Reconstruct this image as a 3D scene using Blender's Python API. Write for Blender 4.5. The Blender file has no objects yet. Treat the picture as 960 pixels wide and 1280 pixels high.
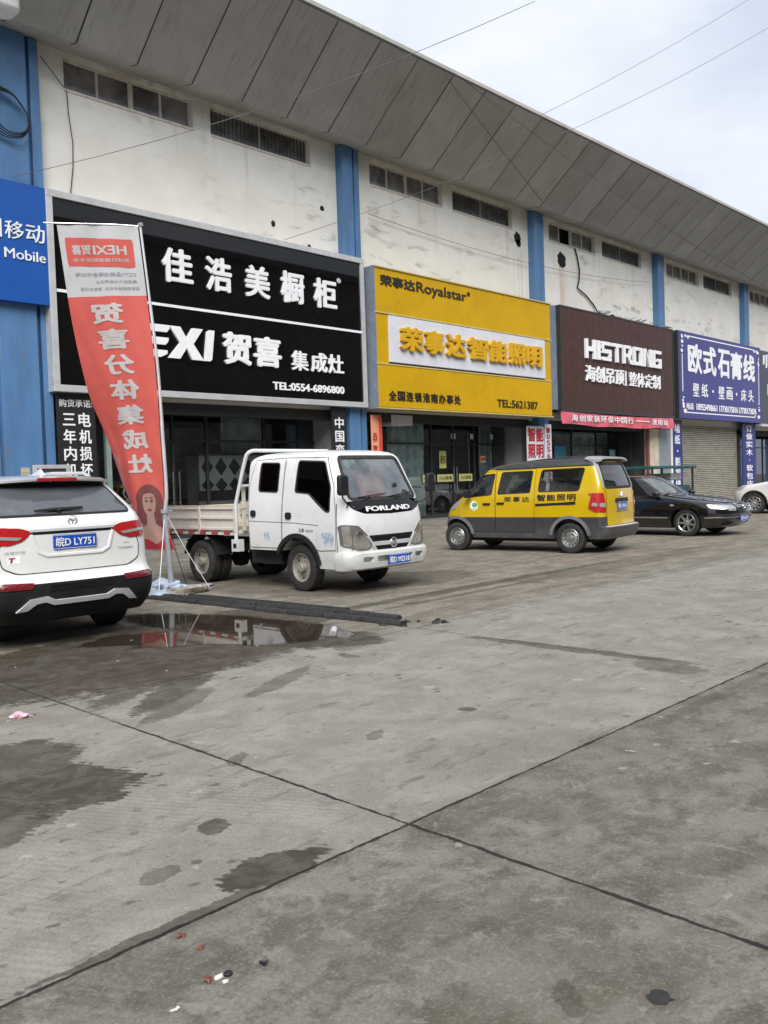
import bpy, bmesh, math, random
from math import sin, cos, pi, radians, atan2, sqrt
from mathutils import Vector, Matrix, geometry
from mathutils.bvhtree import BVHTree

S = bpy.context.scene
C = S.collection
random.seed(7)

# ------------------------------------------------------------------ camera
cam_d = bpy.data.cameras.new("camera")
cam = bpy.data.objects.new("camera", cam_d)
C.objects.link(cam)
yaw, pitch, roll = radians(45.43), radians(-2.04), radians(-1.87)
fwd = Vector((sin(yaw) * cos(pitch), cos(yaw) * cos(pitch), sin(pitch)))
rgt = fwd.cross(Vector((0, 0, 1))).normalized()
upv = rgt.cross(fwd)
r2 = rgt * cos(roll) + upv * sin(roll)
u2 = upv * cos(roll) - rgt * sin(roll)
M4 = Matrix((r2, u2, -fwd)).transposed().to_4x4()
M4.translation = Vector((0, 0, 1.5))
cam.matrix_world = M4
cam_d.sensor_width = 36
cam_d.lens = 1080 / 1280 * 36
cam_d.clip_start = 0.05
cam_d.clip_end = 2000
S.camera = cam
S.render.resolution_x, S.render.resolution_y = 768, 1024

# ------------------------------------------------------------------ sky, sun, exposure
SUN_EL, SUN_AZ = radians(44), radians(224)      # azimuth measured clockwise from +Y
sun_dir = Vector((sin(SUN_AZ) * cos(SUN_EL), cos(SUN_AZ) * cos(SUN_EL), sin(SUN_EL)))
wd = bpy.data.worlds.new("World")
S.world = wd
wd.use_nodes = True
wn = wd.node_tree
wn.nodes.clear()
w_out = wn.nodes.new("ShaderNodeOutputWorld")
w_bg = wn.nodes.new("ShaderNodeBackground")
w_bg.inputs[1].default_value = 0.108
w_sky = wn.nodes.new("ShaderNodeTexSky")
w_sky.sky_type = "NISHITA"
w_sky.sun_disc = False
w_sky.sun_elevation = SUN_EL
w_sky.sun_rotation = SUN_AZ
w_tc = wn.nodes.new("ShaderNodeTexCoord")
w_map = wn.nodes.new("ShaderNodeMapping")
w_map.inputs["Scale"].default_value = (1.6, 1.6, 3.6)
w_map.inputs["Location"].default_value = (0.35, 1.9, 0.2)
wn.links.new(w_tc.outputs["Generated"], w_map.inputs[0])
w_no = wn.nodes.new("ShaderNodeTexNoise")
w_no.inputs["Scale"].default_value = 1.5
w_no.inputs["Detail"].default_value = 6
w_no.inputs["Roughness"].default_value = 0.52
wn.links.new(w_map.outputs[0], w_no.inputs["Vector"])
w_cr = wn.nodes.new("ShaderNodeValToRGB")
w_cr.color_ramp.elements[0].position = 0.38
w_cr.color_ramp.elements[0].color = (5.7, 6.3, 7.4, 1)
w_cr.color_ramp.elements[1].position = 0.60
w_cr.color_ramp.elements[1].color = (7.9, 8.25, 8.8, 1)
wn.links.new(w_no.outputs[0], w_cr.inputs[0])
w_mix = wn.nodes.new("ShaderNodeMix")
w_mix.data_type = "RGBA"
w_mix.inputs["Factor"].default_value = 0.93
wn.links.new(w_sky.outputs[0], w_mix.inputs["A"])
wn.links.new(w_cr.outputs[0], w_mix.inputs["B"])
wn.links.new(w_mix.outputs["Result"], w_bg.inputs[0])
wn.links.new(w_bg.outputs[0], w_out.inputs[0])

sd = bpy.data.lights.new("sun", "SUN")
sd.energy = 3.8
sd.angle = radians(40)
sd.color = (1.0, 0.982, 0.95)
sun = bpy.data.objects.new("sun", sd)
C.objects.link(sun)
sun.rotation_euler = sun_dir.to_track_quat("Z", "Y").to_euler()

S.view_settings.view_transform = "Standard"
S.view_settings.look = "None"
S.view_settings.exposure = 0.22
S.view_settings.gamma = 1.0
S.view_settings.use_curve_mapping = False

# ------------------------------------------------------------------ materials
def nodes(name):
    m = bpy.data.materials.new(name)
    m.use_nodes = True
    nt = m.node_tree
    return m, nt, nt.nodes["Principled BSDF"]


class X:
    """a socket with arithmetic, for writing node maths"""
    def __init__(s, nt, k):
        s.nt, s.k = nt, k

    def _m(s, op, b=None, c=None, clamp=False):
        n = s.nt.nodes.new("ShaderNodeMath")
        n.operation = op
        n.use_clamp = clamp
        for i, q in enumerate((s, b, c)):
            if q is None:
                continue
            if isinstance(q, X):
                s.nt.links.new(q.k, n.inputs[i])
            else:
                n.inputs[i].default_value = q
        return X(s.nt, n.outputs[0])

    def __add__(s, o): return s._m("ADD", o)
    __radd__ = __add__
    def __sub__(s, o): return s._m("SUBTRACT", o)
    def __mul__(s, o): return s._m("MULTIPLY", o)
    __rmul__ = __mul__
    def __neg__(s): return s._m("MULTIPLY", -1.0)
    def abs(s): return s._m("ABSOLUTE")
    def mx(s, o): return s._m("MAXIMUM", o)
    def mn(s, o): return s._m("MINIMUM", o)
    def sq(s): return s._m("POWER", 2.0)
    def frac(s): return s._m("FRACT")
    def inv(s): return s._m("MULTIPLY_ADD", -1.0, 1.0)

    def step(s, lo, hi):
        """0 below lo, 1 above hi (lo may be the larger: then falling)"""
        n = s.nt.nodes.new("ShaderNodeMapRange")
        n.interpolation_type = "SMOOTHSTEP"
        a, b, t0, t1 = (lo, hi, 0, 1) if lo < hi else (hi, lo, 1, 0)
        for i, q in enumerate((a, b, t0, t1)):
            n.inputs[i + 1].default_value = q
        s.nt.links.new(s.k, n.inputs[0])
        return X(s.nt, n.outputs[0])


def objpos(nt, kind="Object"):
    tc = nt.nodes.new("ShaderNodeTexCoord")
    sp = nt.nodes.new("ShaderNodeSeparateXYZ")
    nt.links.new(tc.outputs[kind], sp.inputs[0])
    return tc.outputs[kind], [X(nt, sp.outputs[i]) for i in range(3)]


def noise(nt, vec, scale, detail=4, rough=0.55, stretch=None, dist=0.0):
    if stretch:
        mp = nt.nodes.new("ShaderNodeMapping")
        mp.inputs["Scale"].default_value = stretch
        nt.links.new(vec, mp.inputs[0])
        vec = mp.outputs[0]
    n = nt.nodes.new("ShaderNodeTexNoise")
    n.inputs["Scale"].default_value = scale
    n.inputs["Detail"].default_value = detail
    n.inputs["Roughness"].default_value = rough
    n.inputs["Distortion"].default_value = dist
    nt.links.new(vec, n.inputs["Vector"])
    return X(nt, n.outputs[0])


def mixc(nt, f, a, b):
    n = nt.nodes.new("ShaderNodeMix")
    n.data_type = "RGBA"
    if isinstance(f, X):
        nt.links.new(f.k, n.inputs["Factor"])
    else:
        n.inputs["Factor"].default_value = f
    for q, nm in ((a, "A"), (b, "B")):
        if isinstance(q, (tuple, list)):
            n.inputs[nm].default_value = (*q[:3], 1)
        else:
            nt.links.new(q, n.inputs[nm])
    return n.outputs["Result"]


def bump(nt, b, h, strength=0.3, dist=0.01):
    n = nt.nodes.new("ShaderNodeBump")
    n.inputs["Strength"].default_value = strength
    n.inputs["Distance"].default_value = dist
    nt.links.new(h.k, n.inputs["Height"])
    nt.links.new(n.outputs[0], b.inputs["Normal"])


def pm(name, col, rough=0.5, metal=0.0, var=0.12, scale=4.0, coat=0.0, bmp=0.0, dirt=None, dirt_amt=0.0, spec=0.5,
       stretch=None):
    """painted / plain surface with uneven tone and optional dirt patches"""
    m, nt, b = nodes(name)
    vec, p = objpos(nt)
    n1 = noise(nt, vec, scale, 5, 0.6, stretch)
    lo = tuple(c * (1 - var) for c in col)
    hi = tuple(min(1, c * (1 + var)) for c in col)
    c = mixc(nt, n1.step(0.3, 0.7), lo, hi)
    if dirt:
        n2 = noise(nt, vec, scale * 2.3, 7, 0.65, stretch, 0.6)
        c = mixc(nt, n2.step(0.52, 0.72) * dirt_amt, c, dirt)
    nt.links.new(c, b.inputs["Base Color"])
    n3 = noise(nt, vec, scale * 3, 4)
    r = n3 * (0.25 * rough) + rough * 0.87
    nt.links.new(r.k, b.inputs["Roughness"])
    b.inputs["Metallic"].default_value = metal
    b.inputs["Coat Weight"].default_value = coat
    b.inputs["Coat Roughness"].default_value = 0.04
    b.inputs["Specular IOR Level"].default_value = spec
    if bmp:
        bump(nt, b, noise(nt, vec, scale * 12, 4), bmp, 0.004)
    return m


def glass(name, tint=(0.5, 0.55, 0.55), refl=1.0, rough=0.0, dust_sheen=0.0, dust=(0.5, 0.5, 0.48)):
    """thin pane: tinted see-through + fresnel mirror + a dust film that can also carry painted sky sheen"""
    m = bpy.data.materials.new(name)
    m.use_nodes = True
    nt = m.node_tree
    nt.nodes.clear()
    out = nt.nodes.new("ShaderNodeOutputMaterial")
    tr = nt.nodes.new("ShaderNodeBsdfTransparent")
    tr.inputs[0].default_value = (*tint, 1)
    gl = nt.nodes.new("ShaderNodeBsdfGlossy")
    gl.inputs["Roughness"].default_value = rough
    gl.inputs[0].default_value = (0.95, 0.97, 1, 1)
    fr = nt.nodes.new("ShaderNodeFresnel")
    fr.inputs[0].default_value = 1.5
    f = X(nt, fr.outputs[0]) * (1.7 * refl)
    f = f.mn(1.0)
    mx = nt.nodes.new("ShaderNodeMixShader")
    nt.links.new(f.k, mx.inputs[0])
    nt.links.new(tr.outputs[0], mx.inputs[1])
    nt.links.new(gl.outputs[0], mx.inputs[2])
    res = mx
    if dust_sheen:
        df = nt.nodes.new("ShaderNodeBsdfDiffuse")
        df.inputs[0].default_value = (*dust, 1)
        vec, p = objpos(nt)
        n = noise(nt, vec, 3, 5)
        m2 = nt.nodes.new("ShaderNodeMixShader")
        nt.links.new((n.step(0.2, 0.9) * dust_sheen).k, m2.inputs[0])
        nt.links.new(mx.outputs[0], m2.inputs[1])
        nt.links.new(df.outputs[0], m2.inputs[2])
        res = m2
    nt.links.new(res.outputs[0], out.inputs[0])
    return m


def lens_mat(name, col):
    m, nt, b = nodes(name)
    b.inputs["Base Color"].default_value = (*col, 1)
    b.inputs["Roughness"].default_value = 0.06
    b.inputs["Coat Weight"].default_value = 1
    vec, p = objpos(nt)
    w = nt.nodes.new("ShaderNodeTexWave")
    w.inputs["Scale"].default_value = 25
    w.inputs["Distortion"].default_value = 1
    nt.links.new(vec, w.inputs["Vector"])
    bump(nt, b, X(nt, w.outputs["Fac"]), 0.35, 0.004)
    return m


MT = {}
MT["white_plain"] = pm("white_plain", (0.78, 0.78, 0.77), 0.45, var=0.05)
MT["letter_white"] = pm("letter_white", (0.82, 0.82, 0.84), 0.4, var=0.04)
MT["black_gloss"] = pm("black_gloss", (0.004, 0.004, 0.0045), 0.02, var=0.2, spec=0.42)
MT["black_plain"] = pm("black_plain", (0.015, 0.015, 0.016), 0.5)
MT["black_rubber"] = pm("black_rubber", (0.022, 0.021, 0.020), 0.72, var=0.3, scale=9, dirt=(0.11, 0.10, 0.085), dirt_amt=0.35, bmp=0.3)
MT["plastic_dark"] = pm("plastic_dark", (0.014, 0.014, 0.015), 0.5, var=0.2, dirt=(0.06, 0.055, 0.05), dirt_amt=0.25, spec=0.35)
MT["gap"] = pm("gap", (0.006, 0.006, 0.006), 0.8)
MT["chrome"] = pm("chrome", (0.78, 0.78, 0.78), 0.12, 1.0, 0.05)
MT["steel"] = pm("steel", (0.45, 0.45, 0.44), 0.38, 0.9, 0.15, 8, dirt=(0.2, 0.18, 0.15), dirt_amt=0.4)
MT["alloy"] = pm("alloy", (0.6, 0.6, 0.61), 0.25, 0.85, 0.08)
MT["aluminium"] = pm("aluminium", (0.62, 0.62, 0.62), 0.4, 0.4, 0.08, 3, dirt=(0.4, 0.38, 0.34), dirt_amt=0.4)
MT["plate_blue"] = pm("plate_blue", (0.012, 0.075, 0.42), 0.35, var=0.05)
MT["red_lens"] = lens_mat("red_lens", (0.42, 0.012, 0.014))
MT["dark_red_lens"] = lens_mat("dark_red_lens", (0.16, 0.01, 0.015))
MT["clear_lens"] = lens_mat("clear_lens", (0.55, 0.55, 0.53))
MT["amber_lens"] = lens_mat("amber_lens", (0.50, 0.47, 0.41))
MT["amber_lens"].node_tree.nodes["Principled BSDF"].inputs["Metallic"].default_value = 0.75
MT["clear_lens"].node_tree.nodes["Principled BSDF"].inputs["Metallic"].default_value = 0.5
MT["car_glass_dark"] = pm("car_glass_dark", (0.008, 0.009, 0.010), 0.02, var=0.1, spec=0.7)
MT["car_glass"] = glass("car_glass", (0.62, 0.68, 0.66), 1.8, 0.0, 0.34, (0.52, 0.57, 0.61))  # strong bluish film paints the pale sky reflected in the windscreens
MT["tint_glass"] = glass("tint_glass", (0.06, 0.07, 0.07), 0.05, 0.0, 0.004)
MT["mid_glass"] = glass("mid_glass", (0.55, 0.60, 0.58), 0.9, 0.0, 0.03)
MT["shop_glass"] = glass("shop_glass", (0.90, 0.97, 0.94), 1.0, 0.0, 0.02)
MT["blue_paint"] = pm("blue_paint", (0.080, 0.185, 0.36), 0.45, var=0.14, scale=1.4, dirt=(0.12, 0.17, 0.25), dirt_amt=0.6, stretch=(2, 2, 0.35))
MT["red_paper"] = pm("red_paper", (0.62, 0.07, 0.055), 0.6, var=0.1)
MT["yellow_paper"] = pm("yellow_paper", (0.62, 0.60, 0.22), 0.6, var=0.1)
MT["orange_paper"] = pm("orange_paper", (0.75, 0.33, 0.18), 0.6, var=0.1)
MT["seat_cloth"] = pm("seat_cloth", (0.05, 0.05, 0.055), 0.85, bmp=0.2)
MT["grey_trim"] = pm("grey_trim", (0.10, 0.10, 0.105), 0.55)


# ------------------------------------------------------------------ mesh helpers
class MB:
    def __init__(s):
        s.v, s.f, s.m = [], [], []

    def add(s, vs, fs, m=0):
        o = len(s.v)
        s.v += [tuple(v) for v in vs]
        for q in fs:
            s.f.append([o + i for i in q])
            s.m.append(m)
        return s

    def box(s, x0, x1, y0, y1, z0, z1, m=0, M=None):
        vs = [Vector((x, y, z)) for z in (z0, z1) for y in (y0, y1) for x in (x0, x1)]
        if M is not None:
            vs = [M @ v for v in vs]
        return s.add(vs, [(0, 2, 3, 1), (4, 5, 7, 6), (0, 1, 5, 4), (2, 6, 7, 3), (0, 4, 6, 2), (1, 3, 7, 5)], m)

    def tube(s, pts, r, n=8, m=0, cap=True):
        pts = [Vector(p) for p in pts]
        rs = r if isinstance(r, (list, tuple)) else [r] * len(pts)
        vs, fs = [], []
        t0 = (pts[1] - pts[0]).normalized()
        a = t0.orthogonal().normalized()
        for i, p in enumerate(pts):
            t = (pts[min(i + 1, len(pts) - 1)] - pts[max(i - 1, 0)]).normalized()
            a = (a - t * a.dot(t))
            a = a.normalized() if a.length > 1e-6 else t.orthogonal().normalized()
            b = t.cross(a)
            for k in range(n):
                g = 2 * pi * k / n
                vs.append(p + (a * cos(g) + b * sin(g)) * rs[i])
        for i in range(len(pts) - 1):
            for k in range(n):
                k2 = (k + 1) % n
                fs.append((i * n + k, i * n + k2, (i + 1) * n + k2, (i + 1) * n + k))
        if cap:
            fs.append(tuple(range(n))[::-1])
            fs.append(tuple((len(pts) - 1) * n + k for k in range(n)))
        return s.add(vs, fs, m)

    def lathe(s, prof, n=32, m=0, M=None, closed=False):
        """prof: (a, r) along +y axis"""
        vs, fs = [], []
        for a, r in prof:
            for k in range(n):
                g = 2 * pi * k / n
                v = Vector((r * cos(g), a, r * sin(g)))
                vs.append(M @ v if M is not None else v)
        L = len(prof)
        for i in range(L - 1 + (1 if closed else 0)):
            j = (i + 1) % L
            for k in range(n):
                k2 = (k + 1) % n
                fs.append((i * n + k, j * n + k, j * n + k2, i * n + k2))
        return s.add(vs, fs, m)

    def prism(s, poly, axis, a, b, m=0, M=None):
        """poly in the two remaining coordinates, extruded along axis from a to b"""
        def P(q, t):
            u, w = q
            v = Vector((t, u, w) if axis == "x" else (u, t, w) if axis == "y" else (u, w, t))
            return M @ v if M is not None else v
        n = len(poly)
        vs = [P(q, a) for q in poly] + [P(q, b) for q in poly]
        fs = [tuple(range(n)), tuple(range(2 * n - 1, n - 1, -1))]
        fs += [(i, n + i, n + (i + 1) % n, (i + 1) % n) for i in range(n)]
        return s.add(vs, fs, m)

    def mesh(s, name):
        me = bpy.data.meshes.new(name)
        me.from_pydata(s.v, [], s.f)
        me.validate()
        return me

    def build(s, name, mats, parent=None, smooth=None, bevel=0.0, loc=None, fix=True):
        me = s.mesh(name)
        if not isinstance(mats, (list, tuple)):
            mats = [mats]
        for q in mats:
            me.materials.append(MT[q] if isinstance(q, str) else q)
        if len(me.polygons) == len(s.m):
            for p, i in zip(me.polygons, s.m):
                p.material_index = i
        if fix:
            bm = bmesh.new()
            bm.from_mesh(me)
            bmesh.ops.recalc_face_normals(bm, faces=bm.faces)
            bm.to_mesh(me)
            bm.free()
        return link(name, me, parent, smooth, bevel, loc)


def link(name, me, parent=None, smooth=None, bevel=0.0, loc=None):
    if smooth is not None:
        for p in me.polygons:
            p.use_smooth = True
        me.set_sharp_from_angle(angle=radians(smooth))
    o = bpy.data.objects.new(name, me)
    C.objects.link(o)
    if loc is not None:
        o.location = loc
    if parent is not None:
        o.parent = parent
    if bevel:
        bv = o.modifiers.new("bevel", "BEVEL")
        bv.width = bevel
        bv.segments = 2
        bv.limit_method = "ANGLE"
        bv.angle_limit = radians(40)
    return o


def tag(o, label=None, cat=None, group=None, kind=None):
    if label: o["label"] = label
    if cat: o["category"] = cat
    if group: o["group"] = group
    if kind: o["kind"] = kind
    return o


def empty(name, loc=(0, 0, 0), rz=0.0):
    o = bpy.data.objects.new(name, None)
    C.objects.link(o)
    o.location = loc
    o.rotation_euler = (0, 0, rz)
    o.empty_display_size = 0.3
    return o


def rnd(poly, r, n=4):
    """round the corners of a polygon"""
    out = []
    L = len(poly)
    for i in range(L):
        p0, p1, p2 = Vector(poly[i - 1]), Vector(poly[i]), Vector(poly[(i + 1) % L])
        a, b = p0 - p1, p2 - p1
        k = min(r, a.length * 0.45, b.length * 0.45)
        A, B = p1 + a.normalized() * k, p1 + b.normalized() * k
        for j in range(n + 1):
            t = j / n
            q = A * (1 - t) ** 2 + p1 * 2 * t * (1 - t) + B * t * t
            out.append((q.x, q.y))
    return out


def ell(cx, cy, a, b, n=20):
    return [(cx + a * cos(2 * pi * k / n), cy + b * sin(2 * pi * k / n)) for k in range(n)]


def inside(p, poly):
    x, y = p
    c = False
    j = len(poly) - 1
    for i in range(len(poly)):
        xi, yi = poly[i]
        xj, yj = poly[j]
        if (yi > y) != (yj > y) and x < (xj - xi) * (y - yi) / (yj - yi) + xi:
            c = not c
        j = i
    return c


def fill2d(poly, holes=(), step=0.08):
    """triangulated, evenly gridded fill of a 2-D polygon; returns verts, tris, boundary loops"""
    vs, ed, loops = [], [], []
    for lp in [poly] + list(holes):
        st = len(vs)
        for i in range(len(lp)):
            a, b = Vector(lp[i]), Vector(lp[(i + 1) % len(lp)])
            if (b - a).length < 1e-6:
                continue
            k = max(1, int((b - a).length / step + 0.5))
            for j in range(k):
                vs.append(a + (b - a) * (j / k))
        n = len(vs) - st
        ed += [(st + i, st + (i + 1) % n) for i in range(n)]
    xs, ys = [v.x for v in vs], [v.y for v in vs]
    gx = int((max(xs) - min(xs)) / step)
    gy = int((max(ys) - min(ys)) / step)
    bnd = [v.copy() for v in vs]
    for i in range(1, gx + 1):
        for j in range(1, gy + 1):
            p = Vector((min(xs) + (i - 0.5 + 0.02 * (j % 2)) * step, min(ys) + (j - 0.5) * step))
            if inside(p, poly) and not any(inside(p, h) for h in holes):
                if min((p - q).length_squared for q in bnd) > (0.3 * step) ** 2:
                    vs.append(p)
    r = geometry.delaunay_2d_cdt(vs, ed, [], 0, 1e-6)
    ov, of = r[0], r[2]
    tris = []
    for t in of:
        c = (sum(ov[i].x for i in t) / len(t), sum(ov[i].y for i in t) / len(t))
        if inside(c, poly) and not any(inside(c, h) for h in holes):
            tris.append(list(t))
    return [(v.x, v.y) for v in ov], tris


class Proj:
    """lays flat outlines onto a body: axis x (front/rear), y (sides), z (top)"""
    def __init__(s, v, f):
        s.t = BVHTree.FromPolygons([Vector(q) for q in v], f)
        s.last = None

    def pt(s, q, axis, side, off):
        u, w = q
        D = 30.0
        if axis == "y":
            o, d = Vector((u, side * D, w)), Vector((0, -side, 0))
        elif axis == "x":
            o, d = Vector((side * D, u, w)), Vector((-side, 0, 0))
        else:
            o, d = Vector((u, w, D)), Vector((0, 0, -1))
        h, n, i, _ = s.t.ray_cast(o, d)
        if h is None:
            g = o + d * (D - 0.8)
            if s.last is not None:
                k = {"y": 1, "x": 0, "z": 2}[axis]
                g[k] = s.last[k]
            h, n, i, _ = s.t.find_nearest(g)
        if n.dot(d) > 0:
            n = -n
        s.last = h
        return h + n * off

    def patch(s, mb, poly, axis, side=1, off=0.004, m=0, holes=(), step=0.07, skirt=0.006):
        v, t = fill2d(poly, holes, step)
        P = [s.pt(q, axis, side, off) for q in v]
        mb.add(P, t, m)
        if skirt:
            cnt = {}
            for q in t:
                for i in range(len(q)):
                    e = (q[i], q[(i + 1) % len(q)])
                    k = tuple(sorted(e))
                    cnt.setdefault(k, []).append(e)
            vs, fs = [], []
            for k, l in cnt.items():
                if len(l) == 1:
                    a, b = l[0]
                    o = len(vs)
                    vs += [P[a], P[b], s.pt(v[b], axis, side, off - skirt), s.pt(v[a], axis, side, off - skirt)]
                    fs.append((o, o + 3, o + 2, o + 1))
            mb.add(vs, fs, m)
        return mb

    def strip(s, mb, pts, wdt, axis, side=1, off=0.002, m=0, closed=False, step=0.06, thick=0.0):
        pts = [Vector(p) for p in pts]
        if closed:
            pts = pts + [pts[0]]
        q = []
        for a, b in zip(pts, pts[1:]):
            k = max(1, int((b - a).length / step))
            q += [a + (b - a) * (j / k) for j in range(k)]
        q.append(pts[-1])
        vs, fs = [], []
        for i, p in enumerate(q):
            if closed:
                t = q[(i + 1) % (len(q) - 1)] - q[(i - 1) % (len(q) - 1)]
            else:
                t = q[min(i + 1, len(q) - 1)] - q[max(i - 1, 0)]
            t = t.normalized() if t.length > 1e-9 else Vector((1, 0))
            n = Vector((-t.y, t.x)) * (wdt / 2)
            for sg in (-1, 1):
                pp = p + n * sg
                vs.append(s.pt((pp.x, pp.y), axis, side, off))
            if thick:
                for sg in (-1, 1):
                    pp = p + n * sg
                    vs.append(s.pt((pp.x, pp.y), axis, side, off - thick))
        K = 4 if thick else 2
        for i in range(len(q) - 1):
            a, b = i * K, (i + 1) * K
            fs.append((a, a + 1, b + 1, b))
            if thick:
                fs.append((a, b, b + 2, a + 2))
                fs.append((a + 1, a + 3, b + 3, b + 1))
        if thick and not closed:
            e = (len(q) - 1) * K
            fs += [(0, 2, 3, 1), (e, e + 1, e + 3, e + 2)]
        return mb.add(vs, fs, m)


def boolean(me, cutters, op="DIFFERENCE"):
    """me minus each MB in cutters, as a new mesh"""
    o = bpy.data.objects.new("tmp", me)
    C.objects.link(o)
    tmp = []
    for c in cutters:
        cm = c.mesh("cut")
        bm = bmesh.new()
        bm.from_mesh(cm)
        bmesh.ops.recalc_face_normals(bm, faces=bm.faces)
        bm.to_mesh(cm)
        bm.free()
        co = bpy.data.objects.new("tmpc", cm)
        C.objects.link(co)
        tmp.append(co)
        md = o.modifiers.new("b", "BOOLEAN")
        md.operation = op
        md.object = co
        md.solver = "EXACT"
    bpy.context.view_layer.update()
    dg = bpy.context.evaluated_depsgraph_get()
    r = bpy.data.meshes.new_from_object(o.evaluated_get(dg), depsgraph=dg)
    for q in tmp + [o]:
        bpy.data.objects.remove(q)
    return r


def text_geo(s, bold=0.0, shear=0.0, ext=0.0):
    cu = bpy.data.curves.new("t", "FONT")
    cu.body = s
    cu.offset = bold
    cu.shear = shear
    cu.extrude = ext
    cu.resolution_u = 4
    o = bpy.data.objects.new("t", cu)
    C.objects.link(o)
    bpy.context.view_layer.update()
    dg = bpy.context.evaluated_depsgraph_get()
    me = bpy.data.meshes.new_from_object(o.evaluated_get(dg), depsgraph=dg)
    v = [tuple(q.co) for q in me.vertices]
    f = [list(p.vertices) for p in me.polygons]
    bpy.data.objects.remove(o)
    bpy.data.meshes.remove(me)
    return v, f


_tg = {}
def text_fit(s, x0, x1, z0, z1, bold=0.0, shear=0.0, ext=0.0, mirror=False):
    """verts (u, depth 0..1, w) fitted to a box, faces; bold letters are thickened by close-set copies of the outline"""
    k_ = (s, shear, bool(ext))
    if k_ not in _tg:
        _tg[k_] = text_geo(s, 0.0, shear, 0.5 if ext else 0.0)
    v, f = _tg[k_]
    xs, ys = [q[0] for q in v], [q[1] for q in v]
    b = bold
    ax, bx, ay, by = min(xs) - b, max(xs) + b, min(ys) - b, max(ys) + b
    sh_ = [(0, 0)]
    if b > 0:
        sh_ = [(0, 0), (b, 0), (-b, 0), (0, b * .8), (0, -b * .8), (b * .7, b * .6), (-b * .7, b * .6), (b * .7, -b * .6), (-b * .7, -b * .6)]
        if b < 0.013:
            sh_ = sh_[:5]
    out, fo = [], []
    for i, (dx, dy) in enumerate(sh_):
        o = len(out)
        for x, y, z in v:
            t = (x + dx - ax) / max(1e-6, bx - ax)
            if mirror:
                t = 1 - t
            out.append((x0 + t * (x1 - x0), z * (1 - 0.012 * i) - 0.006 * i, z0 + (y + dy - ay) / max(1e-6, by - ay) * (z1 - z0)))
        fo += [[o + k for k in q] for q in f]
    return out, fo


def wall_text(mb, s, x0, x1, z0, z1, Y, depth=0.03, bold=0.012, shear=0.0, m=0):
    """raised letters on a wall facing -Y whose face is at Y"""
    v, f = text_fit(s, x0, x1, z0, z1, bold, shear, depth)
    mb.add([(x, Y - 0.002 - (0.5 + d) * depth, z) for x, d, z in v], f, m)


def column_text(mb, s, xc, ztop, zbot, wdt, Y, bold=0.012, depth=0.004):
    n = len(s)
    h = (ztop - zbot) / n
    for i, ch in enumerate(s):
        zc = ztop - (i + 0.5) * h
        fw, fh = wdt, h * 0.84
        if ch in "·.":
            fw = fh = min(wdt, h) * 0.2
        if ch in "一":
            fh *= 0.15
        if ch == "三":
            fh *= 0.85
        wall_text(mb, ch, xc - fw / 2, xc + fw / 2, zc - fh / 2, zc + fh / 2, Y, depth, bold)
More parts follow.
